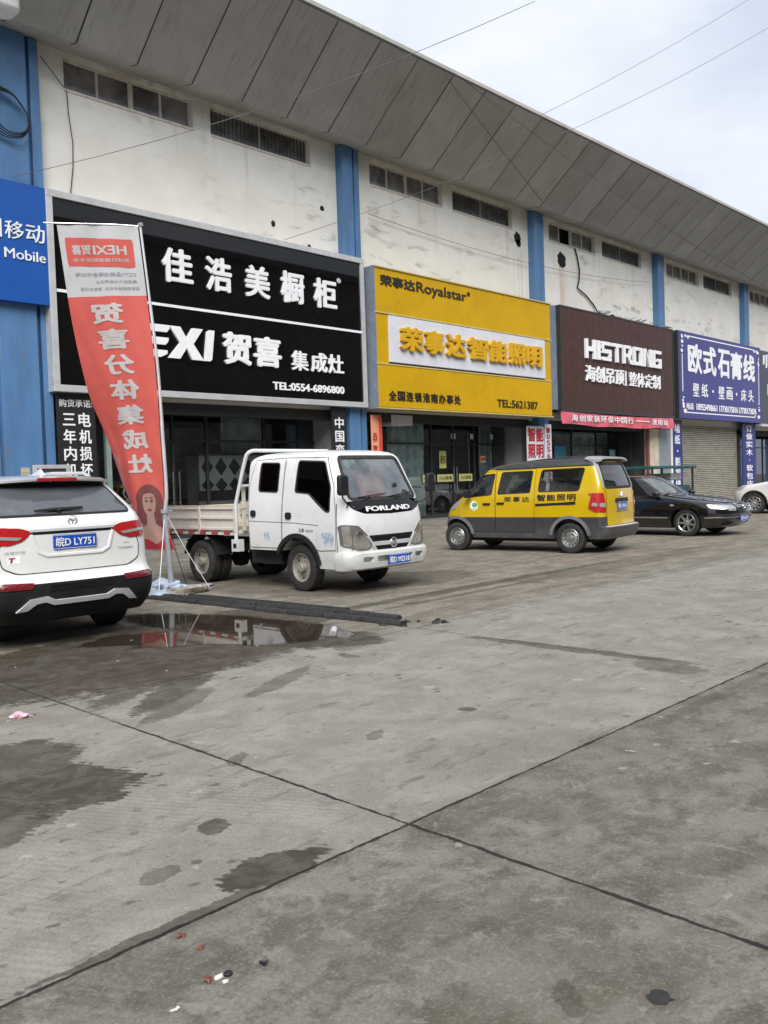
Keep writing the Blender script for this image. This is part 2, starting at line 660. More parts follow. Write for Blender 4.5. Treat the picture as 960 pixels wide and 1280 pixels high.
# ------------------------------------------------------------------ ground
def ground_mat():
    m, nt, b = nodes("concrete_yard")
    vec, (x, y, z) = objpos(nt)
    big = noise(nt, vec, 0.55, 5, 0.6)
    mid = noise(nt, vec, 2.2, 7, 0.65, None, 0.4)
    fine = noise(nt, vec, 38, 5, 0.7)
    wv = noise(nt, vec, 2.6, 5, 0.65)
    wv2 = noise(nt, vec, 3.1, 5, 0.65, (1.0, 1.3, 1.0))
    wx = x + (wv - 0.5) * 0.55
    wy = y + (wv2 - 0.5) * 0.55
    # three concrete pours
    blot = noise(nt, vec, 5.5, 9, 0.74, None, 0.5)
    blot2 = noise(nt, vec, 2.3, 10, 0.76, None, 0.25)
    comb = ((x * 0.86 + y * 0.5) * 150.0 + (wv - 0.5) * 6)._m("SINE")
    smooth = mixc(nt, blot2.step(0.40, 0.62), (0.228, 0.212, 0.181), (0.300, 0.283, 0.248))
    smooth = mixc(nt, blot.step(0.57, 0.66) * 0.4, smooth, (0.148, 0.133, 0.108))
    smooth = mixc(nt, blot.step(0.42, 0.35) * 0.45, smooth, (0.352, 0.336, 0.300))
    smooth = mixc(nt, big.step(0.52, 0.66) * 0.4, smooth, (0.172, 0.155, 0.126))
    mossy = mixc(nt, blot2.step(0.40, 0.60), (0.139, 0.127, 0.102), (0.220, 0.206, 0.173))
    mossy = mixc(nt, noise(nt, vec, 4.2, 9, 0.78, None, 0.2).step(0.48, 0.60) * 0.75, mossy, (0.095, 0.085, 0.064))
    mossy = mixc(nt, blot.step(0.46, 0.36) * 0.6, mossy, (0.286, 0.270, 0.231))
    mossy = mixc(nt, big.step(0.47, 0.62) * 0.3, mossy, (0.136, 0.116, 0.079))
    mossy = mixc(nt, noise(nt, vec, 9, 7, 0.75, (1, 1.4, 1)).step(0.60, 0.66) * 0.6, mossy, (0.075, 0.067, 0.050))
    lot = mixc(nt, blot2.step(0.40, 0.60), (0.160, 0.140, 0.108), (0.244, 0.223, 0.185))
    lot = mixc(nt, blot.step(0.55, 0.64) * 0.45, lot, (0.100, 0.085, 0.062))
    lot = mixc(nt, noise(nt, vec, 2.4, 6, 0.65, (0.3, 2.0, 1), 0.3).step(.51, .59) * .55, lot, (0.108, 0.093, 0.068))
    jit = (noise(nt, vec, 7, 3) - 0.5) * 0.03
    c = mixc(nt, (y + jit).step(2.565, 2.575), mossy, smooth)
    c = mixc(nt, (y + (wv - 0.5) * 0.4).step(5.8, 6.2), c, lot)
    # scuffs drawn out along the driving direction
    for s_, st, lo, k in ((3.3, (0.5, 1.9, 1), .58, .45), (7.5, (0.45, 1.6, 1), .60, .45)):
        c = mixc(nt, noise(nt, vec, s_, 5, 0.68, st, 0.3).step(lo, lo + .06) * k, c, (0.096, 0.085, 0.065))
    # sand grain and aggregate
    g1 = noise(nt, vec, 70, 4, 0.7)
    c = mixc(nt, g1.step(0.54, 0.64) * 0.32, c, (0.088, 0.079, 0.062))
    c = mixc(nt, g1.step(0.45, 0.37) * 0.28, c, (0.400, 0.381, 0.339))
    c = mixc(nt, fine.step(0.57, 0.66) * 0.35, c, (0.104, 0.093, 0.073))
    c = mixc(nt, noise(nt, vec, 11, 6, 0.75, None, 0.8).step(.60, .68) * .35, c, (0.368, 0.349, 0.308))

    # oil drips, gum and small dark marks
    def spots(scale, share, r0, r1, stretch):
        wp = nt.nodes.new("ShaderNodeVectorMath"); wp.operation = "ADD"
        nn = nt.nodes.new("ShaderNodeTexNoise"); nn.inputs["Scale"].default_value = scale * 3.0; nn.inputs["Detail"].default_value = 6; nn.inputs["Roughness"].default_value = .65
        nt.links.new(vec, nn.inputs["Vector"])
        sc_ = nt.nodes.new("ShaderNodeVectorMath"); sc_.operation = "SCALE"; sc_.inputs["Scale"].default_value = 0.85 / scale
        nt.links.new(nn.outputs["Color"], sc_.inputs[0])
        nt.links.new(vec, wp.inputs[0]); nt.links.new(sc_.outputs[0], wp.inputs[1])
        mp = nt.nodes.new("ShaderNodeMapping"); mp.inputs["Scale"].default_value = stretch
        mp.inputs["Rotation"].default_value = (0, 0, 0.35)
        nt.links.new(wp.outputs[0], mp.inputs[0])
        vo = nt.nodes.new("ShaderNodeTexVoronoi"); vo.inputs["Scale"].default_value = scale
        vo.voronoi_dimensions = "2D"
        nt.links.new(mp.outputs[0], vo.inputs["Vector"])
        se = nt.nodes.new("ShaderNodeSeparateColor"); nt.links.new(vo.outputs["Color"], se.inputs[0])
        r_, g_ = X(nt, se.outputs[0]), X(nt, se.outputs[1])
        rad = g_ * (r1 - r0) + r0
        return (rad - X(nt, vo.outputs["Distance"])).step(-0.015, 0.06) * r_.step(1 - share - .01, 1 - share + .01)
    clu = noise(nt, vec, 0.75, 4, 0.6).step(0.44, 0.58)
    c = mixc(nt, spots(1.6, .12, .02, .19, (0.7, 1.6, 1)) * y.step(2.5, 2.7) * clu * .85, c, (0.062, 0.054, 0.042))
    c = mixc(nt, spots(4.0, .12, .03, .22, (0.7, 1.5, 1)) * (y.step(2.5, 2.7) * .8 + .2) * clu * .8, c, (0.055, 0.048, 0.038))
    c = mixc(nt, spots(9.0, .20, .03, .26, (0.8, 1.3, 1)) * (clu * .7 + .15) * (y.step(2.5, 2.7) * .6 + .4) * .8, c, (0.050, 0.044, 0.036))
    c = mixc(nt, spots(5.0, .10, .06, .16, (1, 1, 1)) * .5, c, (0.46, 0.44, 0.40))
    # damp and darker patches (x, y, half length, half width, turn, strength, reddish)
    rag = (noise(nt, vec, 6.5, 8, 0.72) - 0.5) * 1.7 + comb * 0.10
    wet = None
    for cx, cy, a, bb, tu, st in ((1.75, 4.75, 0.62, 0.42, 40, 0.9), (1.45, 4.0, 0.5, 0.25, 20, 0.8), (2.04, 2.68, 0.26, 0.12, -8, 1.0), (1.8, 4.3, 0.4, 0.5, 60, 1.0),
                                  (1.55, 2.60, 0.55, 0.035, 0, 0.8), (2.12, 3.22, 0.085, 0.06, 30, 0.85), (1.72, 2.98, 0.09, 0.07, 10, 0.6),
                                  (4.6, 7.25, 2.2, 1.15, 28, 0.95), (4.5, 6.7, 1.5, 0.45, 40, 1.0), (3.6, 7.4, 1.3, 0.9, 30, 1.0), (5.3, 6.6, 1.0, 0.5, 115, 1.0), (2.75, 6.9, 0.9, 0.7, 30, 0.95), (3.6, 5.75, 0.9, 0.16, 38, 0.9), (3.2, 5.2, 0.5, 0.12, 30, 0.6), (5.6, 5.9, 0.5, 0.2, 30, 0.6), (3.55, 6.15, 0.95, 0.20, 35, 0.8), (2.95, 6.7, 0.8, 0.35, 20, 0.75),
                                  (4.1, 5.2, 0.5, 0.10, 25, 0.6), (6.38, 4.1, 0.10, 1.15, 2, 0.75), (6.2, 3.1, 0.18, 0.3, 0, 0.6),
                                  (9.6, 7.55, 3.6, 0.14, 1, 0.75), (9.0, 7.15, 2.4, 0.07, 2, 0.6), (13.5, 7.3, 3.6, 0.35, 3, 0.35),
                                  (9.3, 9.0, 1.7, 0.8, 0, 0.5), (5.05, 5.45, 0.06, 0.10, 0, 0.6), (4.32, 3.55, 0.05, 0.06, 0, 0.8),
                                  (3.55, 3.62, 0.10, 0.05, 30, 0.6), (2.75, 3.9, 0.12, 0.05, 30, 0.6), (5.6, 2.45, 0.9, 0.06, 0, 0.4),
                                  (2.24, 1.17, 0.035, 0.03, 0, 1.0), (2.05, 1.35, 0.09, 0.03, 40, 0.5), (8.2, 10.5, 1.2, 2.2, 0, 0.35)):  # last one darkens the ground under the truck
        ct, sn = cos(radians(tu)), sin(radians(tu))
        k = 0.35 if min(a, bb) < 0.2 else 1.0
        ux, uy = x + (wv - 0.5) * (0.55 * k) - cx, y + (wv2 - 0.5) * (0.55 * k) - cy
        d = ((ux * ct + uy * sn) * (1 / a)).sq() + ((uy * ct - ux * sn) * (1 / bb)).sq()
        g = (d + rag).step(1.12, 0.88) * st
        wet = g if wet is None else wet.mx(g)
    wet = wet * (blot.step(0.62, 0.42) * 0.25 + 0.75)
    c = mixc(nt, wet * 0.88, c, (0.043, 0.035, 0.025))
    # reddish brick dust line on the back lot
    rd = ((y - 8.3 + (wv - 0.5) * 0.5).abs().step(0.16, 0.02)) * x.step(11, 13) * mid.step(0.4, 0.6)
    c = mixc(nt, rd * 0.4, c, (0.33, 0.17, 0.11))
    # joints between slabs
    jn = (noise(nt, vec, 9, 5, 0.7) - 0.5) * 0.035
    wdt = noise(nt, vec, 3.5, 5, 0.7) * 0.036 - 0.008
    def line(d, wd_, lo=None):
        return (d.abs() - wd_)._m("MULTIPLY", -160.0, clamp=True)
    j1 = line(y - 2.57 + jn, wdt)
    j2 = line(x - 2.70 + jn, wdt) * y.step(5.4, 5.2).mx(y.step(9.0, 6.0) * 0.8)
    j3 = line(y - 5.93 + jn, wdt * 0.7) * mid.step(0.3, 0.5)
    j4 = line(x - 6.42 + jn, wdt * 0.7) * mid.step(0.36, 0.5)
    j5 = line(y + 1.1 + jn, wdt)
    j6 = line(x - 10.2 + jn, wdt * 0.7) * mid.step(0.4, 0.5)
    jj = j1.mx(j2).mx(j3).mx(j4).mx(j5).mx(j6)
    rim = ((y - 2.57 + jn * 2).abs().step(0.06, 0.01) * noise(nt, vec, 1.7, 3).step(0.45, 0.65)).mx(
        (x - 2.70 + jn * 2).abs().step(0.05, 0.01) * noise(nt, vec, 2.3, 3).step(0.5, 0.65))
    c = mixc(nt, rim * 0.4, c, (0.10, 0.09, 0.075))
    c = mixc(nt, jj, c, (0.022, 0.020, 0.018))
    nt.links.new(c, b.inputs["Base Color"])
    rg = (wet * -0.30) + (mid * 0.12 + 0.76)
    nt.links.new(rg.k, b.inputs["Roughness"])
    sp_l = wet * -0.30 + 0.38
    nt.links.new(sp_l.k, b.inputs["Specular IOR Level"])
    # broom marks on the left-hand slab plus grain
    comb = comb * (noise(nt, vec, 1.3, 3).step(0.45, 0.6)) * x.step(3.4, 2.4)
    h = fine * 0.7 + g1 * 0.5 + noise(nt, vec, 130, 3) * 0.3 + comb * 0.14 - jj * 2.2 + mid * 0.35 + blot * 0.5
    bump(nt, b, h, 0.8, 0.008)
    return m


gm = ground_mat()
mb = MB()
ys = [-60, -30, -10, 0, 5, 10, 13.5, 14.5, 15.5, 16.5, 17.2, 17.4, 30, 90, 300]
zs = lambda y: 0.0 if y <= 13.5 else 0.25 if y >= 17.4 else 0.25 * ((y - 13.5) / 3.9) ** 1.3
xs_ = [-120, -40, -10, 0, 10, 20, 40, 80, 160, 420]
mb.add([(x, y, zs(y)) for y in ys for x in xs_],
       [(j * 10 + i, j * 10 + i + 1, (j + 1) * 10 + i + 1, (j + 1) * 10 + i) for j in range(len(ys) - 1) for i in range(9)])
tag(mb.build("ground", gm, smooth=60), kind="structure")

# rain puddle in front of the parked cars: a real sheet of water
def water_mat():
    m, nt, b = nodes("puddle_water")
    vec, (x, y, z) = objpos(nt)
    b.inputs["Base Color"].default_value = (0.040, 0.031, 0.022, 1)
    b.inputs["Roughness"].default_value = 0.02
    b.inputs["IOR"].default_value = 1.33
    bump(nt, b, noise(nt, vec, 5, 3), 0.03, 0.01)
    # the film thins out to nothing along a ragged shore
    wv = noise(nt, vec, 2.2, 5, 0.6)
    rag = (noise(nt, vec, 7, 7, 0.7) - 0.5) * 1.1 + (wv - 0.5) * 0.9
    d = None
    for cx, cy, a_, b_, tu in ((5.45, 7.7, 1.75, 0.52, 101), (4.9, 7.0, 1.1, 0.42, 135), (4.5, 7.75, 0.9, 0.35, 150)):
        ct, sn = cos(radians(tu)), sin(radians(tu))
        q = (((x - cx) * ct + (y - cy) * sn) * (1 / a_)).sq() + (((y - cy) * ct - (x - cx) * sn) * (1 / b_)).sq()
        d = q if d is None else d.mn(q)
    cover = (d + rag).step(1.2, 0.5)
    tr = nt.nodes.new("ShaderNodeBsdfTransparent")
    mx = nt.nodes.new("ShaderNodeMixShader")
    nt.links.new(cover.k, mx.inputs[0])
    nt.links.new(tr.outputs[0], mx.inputs[1])
    nt.links.new(b.outputs[0], mx.inputs[2])
    nt.links.new(mx.outputs[0], nt.nodes["Material Output"].inputs[0])
    return m


def blob(pts, jag=0.05, sub=5, seed=1):
    rr = random.Random(seed)
    n = len(pts)
    out = []
    for i in range(n):
        p = [Vector(pts[(i + k) % n]) for k in (-1, 0, 1, 2)]
        for j in range(sub):
            t = j / sub
            q = 0.5 * (2 * p[1] + (p[2] - p[0]) * t + (2 * p[0] - 5 * p[1] + 4 * p[2] - p[3]) * t * t +
                       (3 * p[1] - p[0] - 3 * p[2] + p[3]) * t ** 3)
            out.append((q.x + rr.uniform(-jag, jag), q.y + rr.uniform(-jag, jag)))
    return out


wm = water_mat()
for pts, sd_ in (([(5.0, 9.5), (5.55, 9.35), (5.95, 8.35), (6.12, 7.3), (5.93, 6.42), (5.6, 6.08), (5.24, 6.1), (4.95, 6.42), (4.6, 7.0),
                   (4.15, 7.15), (3.7, 7.22), (3.45, 7.55), (3.75, 7.95), (4.3, 8.3), (4.55, 8.9)], 3),
                 ([(3.3, 6.72), (3.75, 6.42), (4.0, 6.0), (3.8, 5.85), (3.35, 6.2), (3.05, 6.55)], 5)):
    mb = MB()
    pl = blob(pts, 0.035, 6, sd_)
    v, t = fill2d(pl, (), 0.3)
    mb.add([(a, c_, 0.004) for a, c_ in v], t)
    if sd_ == 3:
        tag(mb.build("puddle", wm), kind="structure")

# ------------------------------------------------------------------ the shop building
def plaster_mat():
    m, nt, b = nodes("dirty_plaster")
    vec, (x, y, z) = objpos(nt)
    n1 = noise(nt, vec, 0.8, 6, 0.6)
    c = mixc(nt, n1.step(0.3, 0.7), (0.74, 0.715, 0.65), (0.83, 0.81, 0.755))
    sm = noise(nt, vec, 1.6, 6, 0.62, (0.8, 1, 2.2), 0.3)
    area = noise(nt, vec, 0.22, 2).step(0.42, 0.6)
    c = mixc(nt, sm.step(0.52, 0.72) * area * 0.8, c, (0.34, 0.325, 0.29))
    st = noise(nt, vec, 2.2, 4, 0.6, (1.6, 1, 0.07))
    c = mixc(nt, st.step(0.56, 0.75) * z.step(7.5, 10.4) * 0.45, c, (0.40, 0.36, 0.28))
    rust = ((x - 27.25).abs().step(0.45, 0.1)) * z.step(7.2, 7.9) * z.step(9.4, 9.0) * noise(nt, vec, 3, 3, 0.5, (2, 1, 0.1)).step(0.3, 0.6)
    c = mixc(nt, rust * 0.5, c, (0.50, 0.33, 0.22))
    rb = ((x - 24.7).abs().step(0.5, 0.15)) * z.step(9.5, 8.8) * noise(nt, vec, 3, 3, 0.5, (3, 1, 0.06)).step(0.4, 0.6)
    c = mixc(nt, rb * 0.45, c, (0.36, 0.33, 0.26))
    top = z.step(9.9, 10.7) * noise(nt, vec, 1.2, 5).step(0.35, 0.65)
    c = mixc(nt, top * 0.5, c, (0.42, 0.38, 0.27))
    nt.links.new(c, b.inputs["Base Color"])
    b.inputs["Roughness"].default_value = 0.85
    bump(nt, b, noise(nt, vec, 9, 6), 0.25, 0.01)
    return m


def soffit_mat():
    m, nt, b = nodes("grey_canopy_panel")
    vec, (x, y, z) = objpos(nt)
    pn = ((x - 0.35) * (1 / 1.355))
    idx = pn._m("FLOOR")
    wn_ = nt.nodes.new("ShaderNodeTexWhiteNoise")
    wn_.noise_dimensions = "1D"
    nt.links.new(idx.k, wn_.inputs["W"])
    tone = X(nt, wn_.outputs["Value"])
    n1 = noise(nt, vec, 1.2, 5, 0.6)
    c = mixc(nt, n1.step(0.3, 0.7) * 0.45 + tone * 0.55, (0.315, 0.308, 0.290), (0.450, 0.442, 0.420))
    st = noise(nt, vec, 3, 4, 0.6, (3.5, 0.5, 0.25))
    c = mixc(nt, st.step(0.5, 0.72) * 0.35, c, (0.19, 0.18, 0.155))
    nt.links.new(c, b.inputs["Base Color"])
    b.inputs["Roughness"].default_value = 0.75
    bump(nt, b, noise(nt, vec, 14, 5), 0.2, 0.006)
    return m


MT["plaster"] = plaster_mat()
MT["soffit"] = soffit_mat()
MT["seam"] = pm("seam", (0.05, 0.047, 0.042), 0.8)
MT["roof_felt"] = pm("roof_felt", (0.12, 0.115, 0.11), 0.9)
MT["window_frame"] = pm("window_frame", (0.60, 0.56, 0.49), 0.6, var=0.15, dirt=(0.25, 0.21, 0.16), dirt_amt=0.6)
MT["upper_pane"] = pm("upper_pane", (0.15, 0.143, 0.14), 0.12, var=0.5, scale=1.3, dirt=(0.26, 0.245, 0.23), dirt_amt=0.8)
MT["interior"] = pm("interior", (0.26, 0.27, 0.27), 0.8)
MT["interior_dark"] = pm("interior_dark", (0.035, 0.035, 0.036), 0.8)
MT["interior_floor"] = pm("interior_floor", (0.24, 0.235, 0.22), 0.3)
MT["frame_dark"] = pm("frame_dark", (0.03, 0.03, 0.032), 0.4)
MT["frame_green"] = pm("frame_green", (0.26, 0.34, 0.31), 0.45)
MT["shutter"] = pm("shutter", (0.40, 0.375, 0.325), 0.55, 0.2, 0.15, 2, dirt=(0.2, 0.18, 0.15), dirt_amt=0.6, stretch=(1, 1, 3))
MT["beige_wall"] = pm("beige_wall", (0.55, 0.48, 0.38), 0.7, dirt=(0.3, 0.25, 0.2), dirt_amt=0.4)
MT["grey_door"] = pm("grey_door", (0.22, 0.25, 0.27), 0.5)
MT["red_frame"] = pm("red_frame", (0.20, 0.06, 0.05), 0.5)
MT["curtain"] = pm("curtain", (0.66, 0.76, 0.79), 0.8, var=0.25, scale=3)

YW = 17.4           # wall face
BAY = 8.95
X0 = 7.0            # left edge of the pillar beside the mobile-phone shop
bays = range(-2, 7)
bld = empty("shop_building", (0, 0, 0))
tag(bld, "long white plastered row of shops with blue pillars and a grey slanting canopy", "building")
XL, XR = X0 + BAY * -2, X0 + BAY * 7 + 0.95

# wall with the window openings left out
ops = []
for k in bays:
    xo = X0 + BAY * k
    ops += [(xo + 1.57, xo + 4.72), (xo + 5.2, xo + 8.32)]
mb = MB()
zb, zt, z0w, z1w = 9.84, 10.57, 3.45, 10.72
mb.box(XL, XR, YW, YW + 0.3, z0w, zb)
mb.box(XL, XR, YW, YW + 0.3, zt, z1w)
e = [XL] + [q for o_ in ops for q in o_] + [XR]
for a, b_ in zip(e[0::2], e[1::2]):
    mb.box(a, b_, YW, YW + 0.3, zb, zt)
mb.build("wall", "plaster", bld)

# canopy: flat strip, slanting face, top
prof = [(YW + 0.3, 10.72), (16.6, 10.50), (14.62, 12.06), (14.66, 12.16), (YW + 0.3, 12.2)]
mb = MB()
mb.prism(prof, "x", XL - 0.5, XR + 0.5)
mb.build("canopy", "soffit", bld)
# open seams between the canopy panels
nrm = Vector((0, -1.56, -1.98)).normalized()
sx = 0.35
rs = random.Random(3)
while sx < XR:
    if sx > XL:
        mb = MB()
        hw = rs.uniform(0.008, 0.02)
        P0, P1 = Vector((sx, 16.6, 10.5)) + nrm * 0.003, Vector((sx + rs.uniform(-0.02, 0.02), 14.62, 12.06)) + nrm * 0.003
        mb.add([P0 + Vector((-hw, 0, 0)), P0 + Vector((hw, 0, 0)), P1 + Vector((hw, 0, 0)), P1 + Vector((-hw, 0, 0))], [(0, 1, 2, 3)])
        P2 = Vector((sx, YW, 10.67)) + Vector((0, 0, -0.004))
        P3 = Vector((sx, 16.6, 10.497))
        mb.add([P2 + Vector((-hw, 0, 0)), P2 + Vector((hw, 0, 0)), P3 + Vector((hw, 0, 0)), P3 + Vector((-hw, 0, 0))], [(0, 1, 2, 3)])
        if sx > 2: mb.build("canopy_seam", "seam", bld)
    sx += 1.355
mb = MB()
mb.box(XL - 0.5, XR + 0.5, 14.56, 14.7, 12.10, 12.19)
mb.build("canopy_edge", "soffit", bld)
mb = MB()
mb.box(XL, XR, YW + 0.3, 32, 12.0, 12.5)
mb.box(XL, XL + 0.3, YW + 0.3, 32, 0.2, 12.0)
mb.box(XR - 0.3, XR, YW + 0.3, 32, 0.2, 12.0)
mb.box(XL, XR, 31.7, 32, 0.2, 12.0)
mb.build("roof", "roof_felt", bld)

# upper windows
for i, (a, b_) in enumerate(ops):
    if b_ < 6.0 or a > 62:
        continue
    wide = i % 2 == 1
    mb = MB()
    yf, yb = YW + 0.10, YW + 0.19
    t = 0.06
    mb.box(a, b_, yf, yb, zt - t, zt)
    mb.box(a, b_, yf - 0.12, yb, zb, zb + t)
    n = 2 if wide else 4
    for j in range(n + 1):
        xx = a + (b_ - a - t) * j / n
        mb.box(xx, xx + (t if not (n == 4 and j == 2) else t * 1.9), yf + 0.004 * (j % 2), yb - 0.01, zb + t, zt - t)
    fr = mb.build("window", "window_frame", bld, bevel=0.006)
    for j in range(n):
        if i == 8 and j == 1:
            continue
        mb = MB()
        w_ = (b_ - a) / n
        mb.box(a + w_ * j + t * 0.5, a + w_ * (j + 1), YW + 0.13 + 0.012 * (j % 2), YW + 0.14 + 0.012 * (j % 2), zb + 0.03, zt - 0.03)
        mb.build("pane", "upper_pane", fr)
    if wide:
        mb = MB()
        for j in range(1, 26):
            xx = a + (b_ - a) * j / 26
            mb.box(xx - 0.008, xx + 0.008, YW + 0.085, YW + 0.10, zb + 0.05, zt - 0.05)
        mb.build("guard_bar", "frame_dark", fr)
# black sheet behind the upper wall, painting the dark seen through the open pane
mb = MB()
mb.box(XL + 0.4, XR - 0.4, YW + 0.32, YW + 0.36, 9.6, 10.7)
mb.build("backing", "gap", bld)

# pillars with their square downpipe
for k in range(-1, 8):
    xo = X0 + BAY * k
    mb = MB()
    mb.box(xo + (0.27 if k > 0 else -0.1), xo + 0.66, YW - 0.26, YW + 0.02, 0.1, 10.60)
    mb.box(xo + 0.66, xo + 0.76, YW - 0.12, YW + 0.018, 0.1, 10.61)
    mb.box(xo + 0.76, xo + 0.95, YW - 0.2, YW + 0.022, 0.1, 10.60)
    mb.build("pillar", "blue_paint", bld, bevel=0.012)

# rooms behind the shop fronts
for k in range(-1, 7):
    xo = X0 + BAY * k + 0.95
    xe = X0 + BAY * (k + 1)
    mb = MB()
    mb.box(xo - 0.5, xo - 0.02, YW + 0.32, 24.4, 0.2, 3.5)
    mb.box(xe + 0.02, xe + 0.42, YW + 0.32, 24.4, 0.2, 3.5)
    mb.box(xo - 0.5, xe + 0.42, 24.4, 24.6, 0.2, 3.5)
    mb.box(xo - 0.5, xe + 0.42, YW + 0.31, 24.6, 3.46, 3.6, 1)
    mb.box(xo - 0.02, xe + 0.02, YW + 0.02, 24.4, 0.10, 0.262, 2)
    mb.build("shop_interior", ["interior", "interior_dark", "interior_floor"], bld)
    # header above the shop opening
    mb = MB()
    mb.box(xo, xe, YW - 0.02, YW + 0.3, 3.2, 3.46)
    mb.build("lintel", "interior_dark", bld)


def glazing(xa, xb, posts, Y=18.4, fm="frame_dark", zt_=3.44):
    mb = MB()
    mb.add([(xa, Y, 0.3), (xb, Y, 0.3), (xb, Y, zt_), (xa, Y, zt_)], [(0, 1, 2, 3)])
    g = mb.build("glass_front", "shop_glass", bld)
    mb = MB()
    for q in posts:
        mb.box(q - 0.035, q + 0.035, Y - 0.04, Y + 0.04, 0.26, zt_)
    mb.box(xa, xb, Y - 0.035, Y + 0.035, 2.62, 2.68)
    mb.box(xa, xb, Y - 0.038, Y + 0.038, 0.26, 0.36)
    mb.box(xa, xb, Y - 0.038, Y + 0.038, zt_ - 0.06, zt_ + 0.01)
    mb.build("front_frame", fm, g, bevel=0.005)
    return g


def handle(x, Y=18.3, z0=1.05, z1=1.9):
    mb = MB()
    mb.tube([(x, Y, z0), (x, Y, z1)], 0.022, 8)
    for zz in (z0 + 0.1, z1 - 0.1):
        mb.tube([(x, Y, zz), (x, Y + 0.09, zz)], 0.014, 6)
    mb.build("door_handle", "chrome", bld, smooth=40)


glazing(7.97, 15.95, (9.45, 10.45, 11.42, 12.4, 14.2, 15.4))
mb = MB()
mb.box(9.22, 9.34, 17.5, 17.62, 0.25, 3.4)
mb.build("post", "frame_green", bld, bevel=0.01)
handle(11.34); handle(11.52)
glazing(16.97, 24.85, (18.2, 20.9, 22.0, 23.1, 24.2))
handle(21.92); handle(22.08); 
glazing(25.92, 32.6, (27.4, 29.2, 31.0, 32.5))
glazing(44.9, 51.6, (46.5, 48.3, 50.0))
mb = MB()
mb.box(32.62, 32.80, 17.75, 18.5, 0.25, 3.2, 1)
mb.box(32.98, 33.12, 17.16, 17.24, 0.25, 3.3, 0)
mb.box(33.12, 33.86, 17.12, 17.4, 0.25, 3.3, 2)
mb.box(33.86, 34.86, 17.10, 17.2, 0.25, 3.3, 3)
mb.build("shop_doorway", ["red_frame", "frame_dark", "beige_wall", "grey_door"], bld, bevel=0.01)
# blue sheet metal between the phone shop and its pillar
mb = MB()
mb.box(2.0, 7.0, 17.22, 17.26, 0.2, 5.3)
for q in range(14):
    mb.box(2.2 + q * 0.35, 2.28 + q * 0.35, 17.17, 17.222, 0.2, 5.3)
mb.build("sheet_metal_front", "blue_paint", bld, bevel=0.008)
# roller shutter
mb = MB()
zz = 0.25
while zz < 3.5:
    mb.prism([(YW - 0.02, zz), (YW - 0.07, zz + 0.02), (YW - 0.075, zz + 0.06), (YW - 0.02, zz + 0.085), (YW + 0.01, zz + 0.085), (YW + 0.01, zz)], "x", 35.9, 42.3)
    zz += 0.086
mb.build("roller_shutter", "shutter", bld)

# ragged black discs just proud of the plaster, painting the dark of holes
def hole(x, z, a, b_, seed):
    rr = random.Random(seed)
    pl = [(x + a * cos(2 * pi * k / 26) * rr.uniform(0.78, 1.1), z + b_ * sin(2 * pi * k / 26) * rr.uniform(0.8, 1.1)) for k in range(26)]
    mb = MB()
    mb.prism(pl, "y", YW - 0.006, YW + 0.05)
    mb.build("dark_hole_disc", "gap", bld)


hole(27.25, 9.30, 0.30, 0.29, 1)
hole(24.55, 9.62, 0.20, 0.2, 2)
hole(24.62, 9.45, 0.15, 0.14, 9)
hole(15.68, 8.84, 0.075, 0.075, 3)
hole(14.0, 8.12, 0.07, 0.085, 4)
hole(15.18, 7.74, 0.06, 0.07, 5)

# counter with black and white diamond tiles inside the kitchen shop
mb = MB()
Yc = 19.1
mb.box(12.62, 15.6, Yc, Yc + 0.6, 0.26, 2.32, 0)
mb.box(12.57, 15.65, Yc - 0.05, Yc + 0.65, 2.32, 2.38, 1)
mb.box(12.57, 15.65, Yc - 0.03, Yc - 0.002, 1.02, 1.13, 2)
mb.box(12.57, 15.65, Yc - 0.02, Yc - 0.003, 1.13, 1.40, 1)
for i in range(7):
    cx = 12.87 + i * 0.43
    for cz, hh in ((2.02, 0.24), (1.54, 0.2)):
        mb.prism([(cx - 0.185, cz), (cx, cz - hh), (cx + 0.185, cz), (cx, cz + hh)], "y", Yc - 0.012, Yc + 0.01, 1)
MT["tile_white"] = pm("tile_white", (0.72, 0.73, 0.74), 0.35)
ct = mb.build("tiled_counter", ["tile_white", "black_plain", "aluminium"])
tag(ct, "shop counter faced with black and white diamond tiles behind the truck", "counter")

# curtains
def curtain(xa, xb, Y, z0, z1, label, amp=0.045):
    mb = MB()
    n, k = 90, 8
    rr = random.Random(int(xa * 10))
    ph = [rr.uniform(0, 6) for _ in range(4)]
    vs = []
    for j in range(k + 1):
        for i in range(n + 1):
            u = i / n * (xb - xa)
            d = amp * (sin(u * 22 + ph[0]) + 0.6 * sin(u * 37 + ph[1] + j * 0.1) + 0.5 * sin(u * 9 + ph[2]))
            vs.append((xa + u + 0.03 * sin(j * 0.9 + ph[3]), Y + d, z0 + (z1 - z0) * j / k))
    mb.add(vs, [(j * (n + 1) + i, j * (n + 1) + i + 1, (j + 1) * (n + 1) + i + 1, (j + 1) * (n + 1) + i) for j in range(k) for i in range(n)])
    o = mb.build("curtain", "curtain", smooth=70)
    tag(o, label, "curtain", "grey curtains inside the shops")


curtain(19.0, 20.75, 18.52, 0.35, 3.35, "wide grey blue curtain in the window right behind the truck windscreen")
curtain(23.85, 24.7, 18.8, 0.35, 3.35, "narrow grey curtain beside the red posters under the yellow sign")
curtain(13.9, 15.3, 19.9, 0.35, 3.4, "grey curtain behind glass beside the narrow black board on the right")

